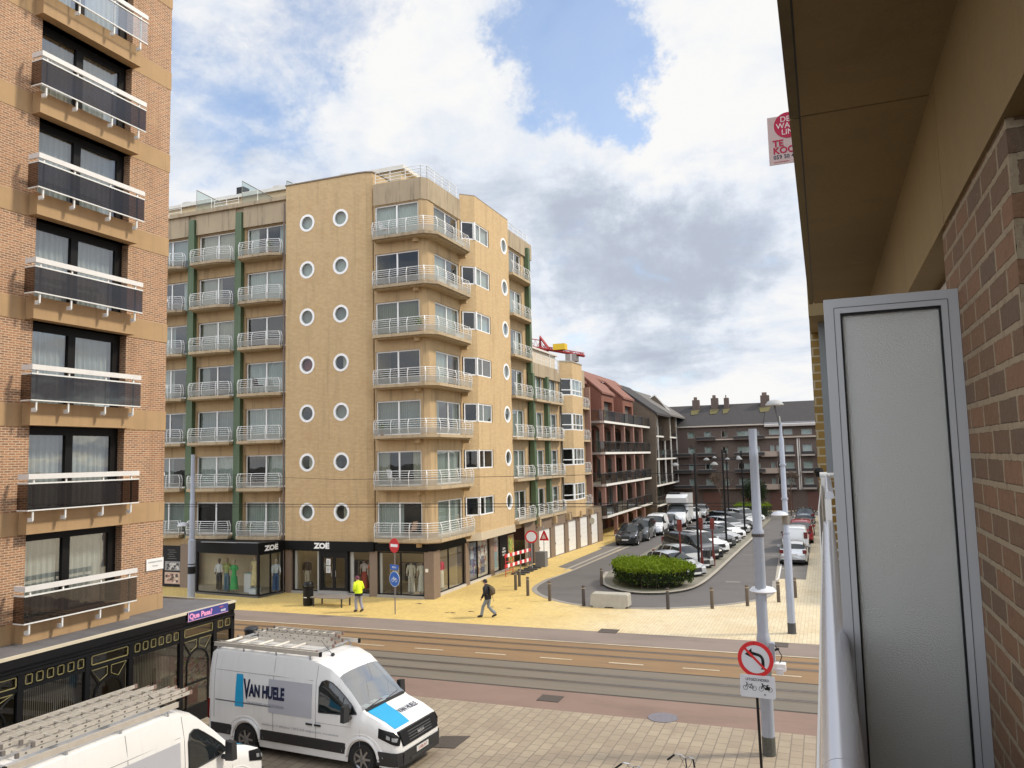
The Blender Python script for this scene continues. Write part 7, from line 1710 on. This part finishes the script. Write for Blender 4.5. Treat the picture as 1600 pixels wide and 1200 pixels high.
# his backpack is a thing he carries
t = local(thing('backpack', 'olive brown backpack on the shoulders of the striding person', 'bag', (-15.0, 34.5, 0), D(178)))
m = MB(); bm_ = M('olive_cloth', (.09,.065,.035), .85, var=.3, scale=10); m.rings([ell((-.16,-.02,1.02), .06, .13), ell((-.22,-.02,1.10), .13, .17), ell((-.22,-.02,1.30), .13, .17), ell((-.14,-.02,1.44), .07, .11)], bm_); m.build('bag_body', t, smooth=60)
m = MB()
for s in (1,-1): m.path([(-.10,s*.10-.02,1.44),(.06,s*.12,1.50),(.20,s*.13,1.36),(.17,s*.15,1.18),(-.08,s*.2,1.06)], .018, bm_, 5)
m.path([(-.26,.1,1.05),(-.34,.12,.78)], .012, bm_, 4); m.build('strap', t)
HV = M('high_vis_yellow', (.62,.78,.02), .7, var=.1); GP = M('grey_patterned_cloth', (.27,.27,.32), .85, var=.6, scale=9)
def hemband(t):
    m = MB(); tubeE(m, [(0,0,.80),(0,0,.92)], [(.16,.215),(.162,.218)], JB, 16); m.build('jacket_hem', t, smooth=60)
person('person in a high visibility yellow jacket and grey trousers walking past the shop', -21.77, 33.98+.1, D(160),
       (((.12,.09,.50),(.06,.10,.10),(.22,.10,.05)), ((-.02,-.10,.49),(-.16,-.11,.12),(-.01,-.11,.05))), (((.02,.27,1.16),(.20,.12,1.02)), ((-.02,-.27,1.16),(.16,-.14,1.0))), .05,
       (HV, GP, M('dark_shoes', (.02,.012,.012), .5), mcol(.10,.03,.05)), cap=mcol(.14,.03,.06), extra=hemband)

# ---------------------------------------------------------------- mannequins in the shop
def mannequin(label, x, y, rot, top, bottom, dress=False, z0=.14, sleeves=None, head=None, base=None):
    t = local(thing('mannequin', label, 'mannequin', (x, y, z0), rot, 'dressed mannequins in the shop windows'))
    b = MB(); hc = head or mcol(.45,.36,.28)
    if head is not False: b.rings([ell((0,0,1.50), .045, .045), ell((0,0,1.56), .075, .065), ell((0,0,1.64), .09, .075), ell((0,0,1.72), .055, .05)], hc)
    b.path([(0,0,1.40),(0,0,1.54)], .04, hc, 8)
    for s in (1,-1): tubeE(b, [(0,s*.17,1.38),(.02,s*.23,1.12),(.06,s*.22,.86)], [.045,.035,.025], hc, 8); tubeE(b, [(0,s*.08,.5),(0,s*.08,.04)], [.05,.035], hc, 8)
    b.lathe([(0,0),(.16,0),(.16,.02),(0,.02)], (0,0,0), mcol(.3,.3,.3), 14); b.build('figure', t, smooth=50)
    c = MB(); c.rings([ell((0,0,.88), .10, .155), ell((0,0,1.02), .085, .125), ell((0,0,1.22), .11, .16), ell((0,0,1.38), .09, .19), ell((0,0,1.44), .05, .09)], top)
    for s in (1,-1): tubeE(c, [(0,s*.17,1.39),(.02,s*.22,1.2),(.04,s*.235,1.0 if sleeves else 1.22)], [.06,.06,.05], sleeves or top, 8)
    c.build('top_garment', t, smooth=60)
    d = MB()
    if dress:
        n = 18
        def wav(z, r, a): return [(0+(r*(1+a*math.cos(6*2*PI*q/n)))*.8*math.cos(2*PI*q/n), (r*(1+a*math.cos(6*2*PI*q/n)))*math.sin(2*PI*q/n), z) for q in range(n)]
        d.rings([wav(1.04,.12,0), wav(.85,.165,.03), wav(.5,.19,.06), wav(.16,.235,.09)], bottom)
    else:
        d.rings([ell((0,0,.80), .11, .165), ell((0,0,.98), .095, .14)], bottom)
        for s in (1,-1): tubeE(d, [(0,s*.085,.86),(0,s*.09,.5),(.0,s*.10,.08)], [.095,.085,.10], bottom, 10)
    d.build('lower_garment', t, smooth=60)
    t.scale = (1.08,1.08,1.06)
    return t
c_ = mcol; GR = M('emerald_dress', (.01,.30,.07), .6, var=.15, scale=6)
MN = [('mannequin in a white shirt and black trousers at the left of the projecting shop window', -33.05,37.0,-90,c_(.62,.64,.66),c_(.015,.015,.02),0,c_(.6,.62,.65),c_(.1,.07,.05)),
 ('mannequin in yellow green patterned top behind the white shirt one', -32.75,37.3,-90,M('lime_print', (.32,.38,.05), .8, var=.6, scale=12),c_(.20,.26,.12),0,None,None),
 ('mannequin in blue grey dungarees left of the green dress', -32.4,36.9,-90,c_(.30,.34,.12),c_(.10,.16,.22),0,None,None),
 ('mannequin wearing a long emerald green dress', -31.75,36.75,-90,GR,GR,1,None,None),
 ('mannequin in long beige patterned dress on a white plinth', -30.3,36.75,-90,M('beige_print', (.50,.42,.22), .8, var=.7, scale=10),M('beige_print', (.4,.36,.24)),1,None,None),
 ('mannequin in white top and blue jeans in the right return of the projecting window', -29.45,37.5,-20,c_(.5,.54,.56),c_(.04,.08,.18),0,c_(.5,.54,.56),None),
 ('mannequin in brown jacket and beige trousers left of the entrance', -28.2,38.75,-90,c_(.07,.045,.03),c_(.42,.37,.28),0,c_(.07,.045,.03),False),
 ('mannequin in white t-shirt and dark trousers beside the entrance door', -27.25,38.85,-90,c_(.6,.58,.52),c_(.05,.06,.04),0,None,False),
 ('mannequin in white print t-shirt and red skirt right of the entrance', -24.4,38.8,-90,c_(.55,.5,.5),c_(.38,.06,.04),1,None,False),
 ('mannequin in orange top and light jeans right of the entrance', -23.85,38.75,-90,c_(.62,.15,.03),c_(.12,.22,.30),0,None,False),
 ('mannequin in cream striped jumper and brown trousers in the corner window', -22.45,38.8,-90,c_(.50,.44,.32),c_(.16,.11,.08),0,c_(.5,.44,.32),False),
 ('mannequin in white jacket and trousers in the middle of the corner window', -21.5,38.95,-90,c_(.52,.5,.42),c_(.5,.48,.42),0,c_(.52,.5,.42),False),
 ('mannequin in a long white dress at the right of the corner window', -20.75,38.75,-90,c_(.55,.55,.48),c_(.52,.52,.46),1,None,False),
 ('mannequin in bright red jacket and white trousers in the side window', -20.45,40.5,0,c_(.55,.02,.05),c_(.6,.58,.52),0,c_(.55,.02,.05),False)]
for (lab, x, y, r, tp, bt, dr, sl, hd) in MN: mannequin(lab, x, y, D(r), tp, bt, bool(dr), sleeves=sl, head=hd, z0=.42 if 'plinth' in lab else .14)
for x, y, w, h, lab in ((-31.0,37.2,.24,1.05,'tall white display plinth right of the green dress'),(-30.3,36.75,.22,.30,'low white display box under the beige dress')):
    m = MB(); m.box(x-w,y-w,.12,x+w,y+w,.12+h,c_(.55,.56,.58)); m.box(x-w-.02,y-w-.02,.10+h,x+w+.02,y+w+.02,.13+h,c_(.3,.42,.42)); solo(m, 'display_plinth', lab, 'plinth', 'white plinths in the shop window', loc=(x,y,.12))
def rack(label, x, y, L, along='x'):
    t = thing('clothes_rack', label, 'clothes rack', (x, y, .1), 0, 'clothes racks inside the shop'); m = MB(); m.path([(x-L/2,y,.1),(x-L/2,y,1.6),(x+L/2,y,1.6),(x+L/2,y,.1)], .02, c_(.05,.05,.05), 5); m.build('rack_frame', t)
    for k in range(int(L/.1)):
        g = MB(); xx = x-L/2+.06+k*.1; h = rnd.uniform(.6,1.0); cc = rnd.choice([c_(.45,.4,.33), c_(.1,.09,.08), c_(.3,.22,.16), c_(.5,.5,.48), c_(.14,.13,.18), c_(.35,.1,.06)]); g.hexa([(xx-.03,y-.22,1.58-h),(xx+.03,y-.22,1.58-h),(xx+.03,y+.22,1.58-h),(xx-.03,y+.22,1.58-h),(xx-.02,y-.16,1.56),(xx+.02,y-.16,1.56),(xx+.02,y+.16,1.56),(xx-.02,y+.16,1.56)], cc); g.build('hanging_garment', t)
rack('clothes rack full of garments seen through the corner shop window', -21.7, 40.2, 2.4); rack('clothes rack seen through the entrance doors', -25.8, 40.6, 1.8); rack('clothes rack right of the entrance behind the red skirt', -24.0, 40.2, 1.2)

# ---------------------------------------------------------------- bicycle whose handlebar shows at the lower edge
def bike(label, x, y, rot):
    t = local(thing('bicycle', label, 'bicycle', (x, y, 0), rot, 'bicycles standing below the balcony')); R = .34
    for xx in (.02,-1.04):
        m = MB(); N = 26; ring = [Vector((xx-.0+R*math.cos(2*PI*i/N), 0, R+R*math.sin(2*PI*i/N))) for i in range(N+1)]; m.path(ring, .018, TYRE, 6, caps=False)
        for i in range(0, N, 2): m.path([(xx,0,R), ring[i]], .003, RIM, 3, caps=False)
        m.path([(xx,-.04,R),(xx,.04,R)], .025, RIM, 6); m.build('wheel', t)
    f = MB(); k = mcol(.05,.05,.055); f.path([(-.10,0,.86),(-.06,0,.72),(.02,0,.34)], .016, k, 6); f.path([(-.10,0,.80),(-.5,0,.30)], .018, k, 6); f.path([(-.11,0,.85),(-.62,0,.72)], .016, k, 6); f.path([(-.5,0,.30),(-.68,0,.9)], .016, k, 6); f.path([(-1.04,0,.34),(-.5,0,.30)], .012, k, 6); f.path([(-1.04,0,.34),(-.62,0,.72)], .012, k, 6); f.build('frame', t)
    s = MB(); s.rings([ell((-.84,0,.93), .02, .10, (1,0,.05)), ell((-.70,0,.95), .03, .08, (1,0,0)), ell((-.56,0,.94), .02, .03, (1,0,0))], PLASTIC); s.build('saddle', t)
    h = MB(); h.path([(-.10,0,.86),(-.13,0,1.04)], .016, k, 6); h.path([(-.30,-.30,1.02),(-.17,-.20,1.10),(-.12,-.10,1.09),(-.13,0,1.05),(-.12,.10,1.09),(-.17,.20,1.10),(-.30,.30,1.02)], .012, CHROME, 6)
    for s_ in (1,-1): h.path([(-.20,s_*.22,1.09),(-.33,s_*.32,1.00)], .020, BLACK, 6); h.path([(-.12,s_*.16,1.10),(-.08,s_*.1,.95),(-.10,s_*.02,.82)], .005, BLACK, 4)
    h.build('handlebar', t)
    return t
bike('bicycle whose handlebar with black grips rises at the lower edge of the view', -3.02, 17.35, D(70))
bike('second bicycle standing left of the one with the visible handlebar', -3.95, 16.55, D(70))

# ---------------------------------------------------------------- crane far behind
def crane():
    o = Vector((-26.2, 80, 19.1)); d = Vector((6.3,0,-1.55)).normalized(); t = thing('tower_crane', 'red lattice tower crane jib with yellow cab box and grey counterweight behind the roofs', 'crane', (-27, 80, 0)); up = Vector((0,0,1)); R_ = mcol(.30,.03,.03)
    A = Vector((-38,80,21.55)); Bp = Vector((-23.1,80,17.95)); L = (Bp-A).length; m = MB()
    J = 26
    for i in range(J):
        p, q = A+(Bp-A)*i/J, A+(Bp-A)*(i+1)/J; hh = .85 if i < 18 else .28
        for s in (-.35,.35): m.path([p+Vector((0,s,0)), q+Vector((0,s,0))], .07, R_, 4)
        m.path([p+up*hh, q+up*hh], .05, R_, 4)
        for s in (-.35,.35): m.path([p+Vector((0,s,0)), (p+q)/2+up*hh, q+Vector((0,s,0))], .035, R_ if i % 2 else mcol(.6,.5,.5), 4)
    m.build('jib', t)
    m = MB(); m.box(-28.0,79.6,17.3,-27.2,80.4,18.9,R_); p = A+(Bp-A)*.67; m.path([p, p+up*1.25, A+(Bp-A)*.74], .16, R_, 4); m.path([p, A+(Bp-A)*1.0], .16, R_, 4); m.build('turntable', t)
    m = MB(); m.box(-26.4,79.5,18.75,-25.1,80.5,19.4,mcol(.60,.40,.02)); m.build('machine_box', t)
    m = MB(); m.box(-25.05,79.5,17.4,-23.85,80.5,18.2,mcol(.25,.23,.21)); m.box(-24.5,79.45,17.45,-24.3,79.5,18.15,mcol(.5,.48,.46)); m.build('counterweight', t)
    m = MB(); m.box(-27.9,79.5,0,-27.1,80.5,17.3,R_); m.build('mast', t)
crane()

# ---------------------------------------------------------------- things kept on the balconies
def planter(label, x, y, z, L, along):
    m = MB(); dx, dy = (L/2, .11) if along == 'x' else (.11, L/2)
    m.hexa([(x-dx*.95,y-dy*.85,z),(x+dx*.95,y-dy*.85,z),(x+dx*.95,y+dy*.85,z),(x-dx*.95,y+dy*.85,z),(x-dx,y-dy,z+.26),(x+dx,y-dy,z+.26),(x+dx,y+dy,z+.26),(x-dx,y+dy,z+.26)], mcol(.72,.71,.68))
    solo(m, 'planter_box', label, 'planter', 'white planter boxes on the corner balconies', loc=(x, y, z))
F0 = SB+.18
planter('white planter box on the second highest corner balcony, nearer the street corner', -19.35, 38.8, F0+LV[5], .9, 'y')
planter('white planter box on the second highest corner balcony, farther from the street corner', -19.35, 40.3, F0+LV[5], 1.2, 'y')
planter('white planter box on the third highest corner balcony, far end', -19.35, 41.0, F0+LV[4], 1.2, 'y')
planter('white planter box on the top corner balcony, far end', -19.35, 41.2, F0+LV[6], 1.3, 'y')
def chair(label, x, y, z, rot, mt):
    t = local(thing('balcony_chair', label, 'chair', (x, y, z), rot, 'chairs on the balconies')); m = MB(); m.box(-.22,-.22,.42,.22,.22,.46,mt); m.build('seat', t)
    m = MB(); m.hexa([(-.25,-.22,.46),(-.21,-.22,.46),(-.21,.22,.46),(-.25,.22,.46),(-.34,-.22,.92),(-.31,-.22,.92),(-.31,.22,.92),(-.34,.22,.92)], mt); m.build('backrest', t)
    for a in (-.2,.2):
        for b in (-.2,.2): m = MB(); m.box(a-.015,b-.015,0,a+.015,b+.015,.42,mt); m.build('leg', t)
for (lab, x, y, k, r, mt) in (('white chair on the top corner balcony left of the window bar', -22.3, 37.85, 6, 0, mcol(.6,.6,.58)), ('dark chair on the second highest corner balcony', -21.2, 37.85, 5, 180, mcol(.05,.05,.05)),
    ('white chair on the second lowest corner balcony', -21.9, 37.85, 1, 0, mcol(.6,.6,.58)), ('dark chair on the fourth balcony of the column left of the round windows', -31.0, 37.85, 3, 0, mcol(.06,.05,.05)), ('brown chair on the lowest corner balcony', -20.9, 37.85, 0, 170, mcol(.2,.12,.07))):
    chair(lab, x, y, F0+LV[k], D(r), mt)
def pot(label, x, y, z, s, seed):
    R = random.Random(seed); t = thing('potted_plant', label, 'plant', (x, y, z), 0, 'potted plants on the balconies'); m = MB(); m.lathe([(0,0),(.10*s,0),(.14*s,.26*s),(0,.26*s)], (x,y,z), mcol(.28,.13,.08), 12); m.build('pot', t)
    m = MB()
    for k in range(160):
        v = Vector((R.gauss(0,.12),R.gauss(0,.12),R.uniform(.25,.8)))*s; leaf(m, Vector((x,y,z))+v, .05*s, LG1 if k % 3 else LG2)
    m.build('foliage', t, recalc=False)
for i, (lab, x, y, k, s) in enumerate((('leafy potted plant on the fifth corner balcony from the street', -20.2, 37.85, 4, 1.0), ('small potted plant on the third corner balcony from the street', -22.6, 37.8, 2, .8), ('potted plant on the highest balcony of the column left of the round windows', -30.2, 37.8, 6, .9), ('bushy potted plant on the lowest balcony of the column left of the round windows', -31.6, 37.8, 0, .9))):
    pot(lab, x, y, F0+LV[k], s, i)
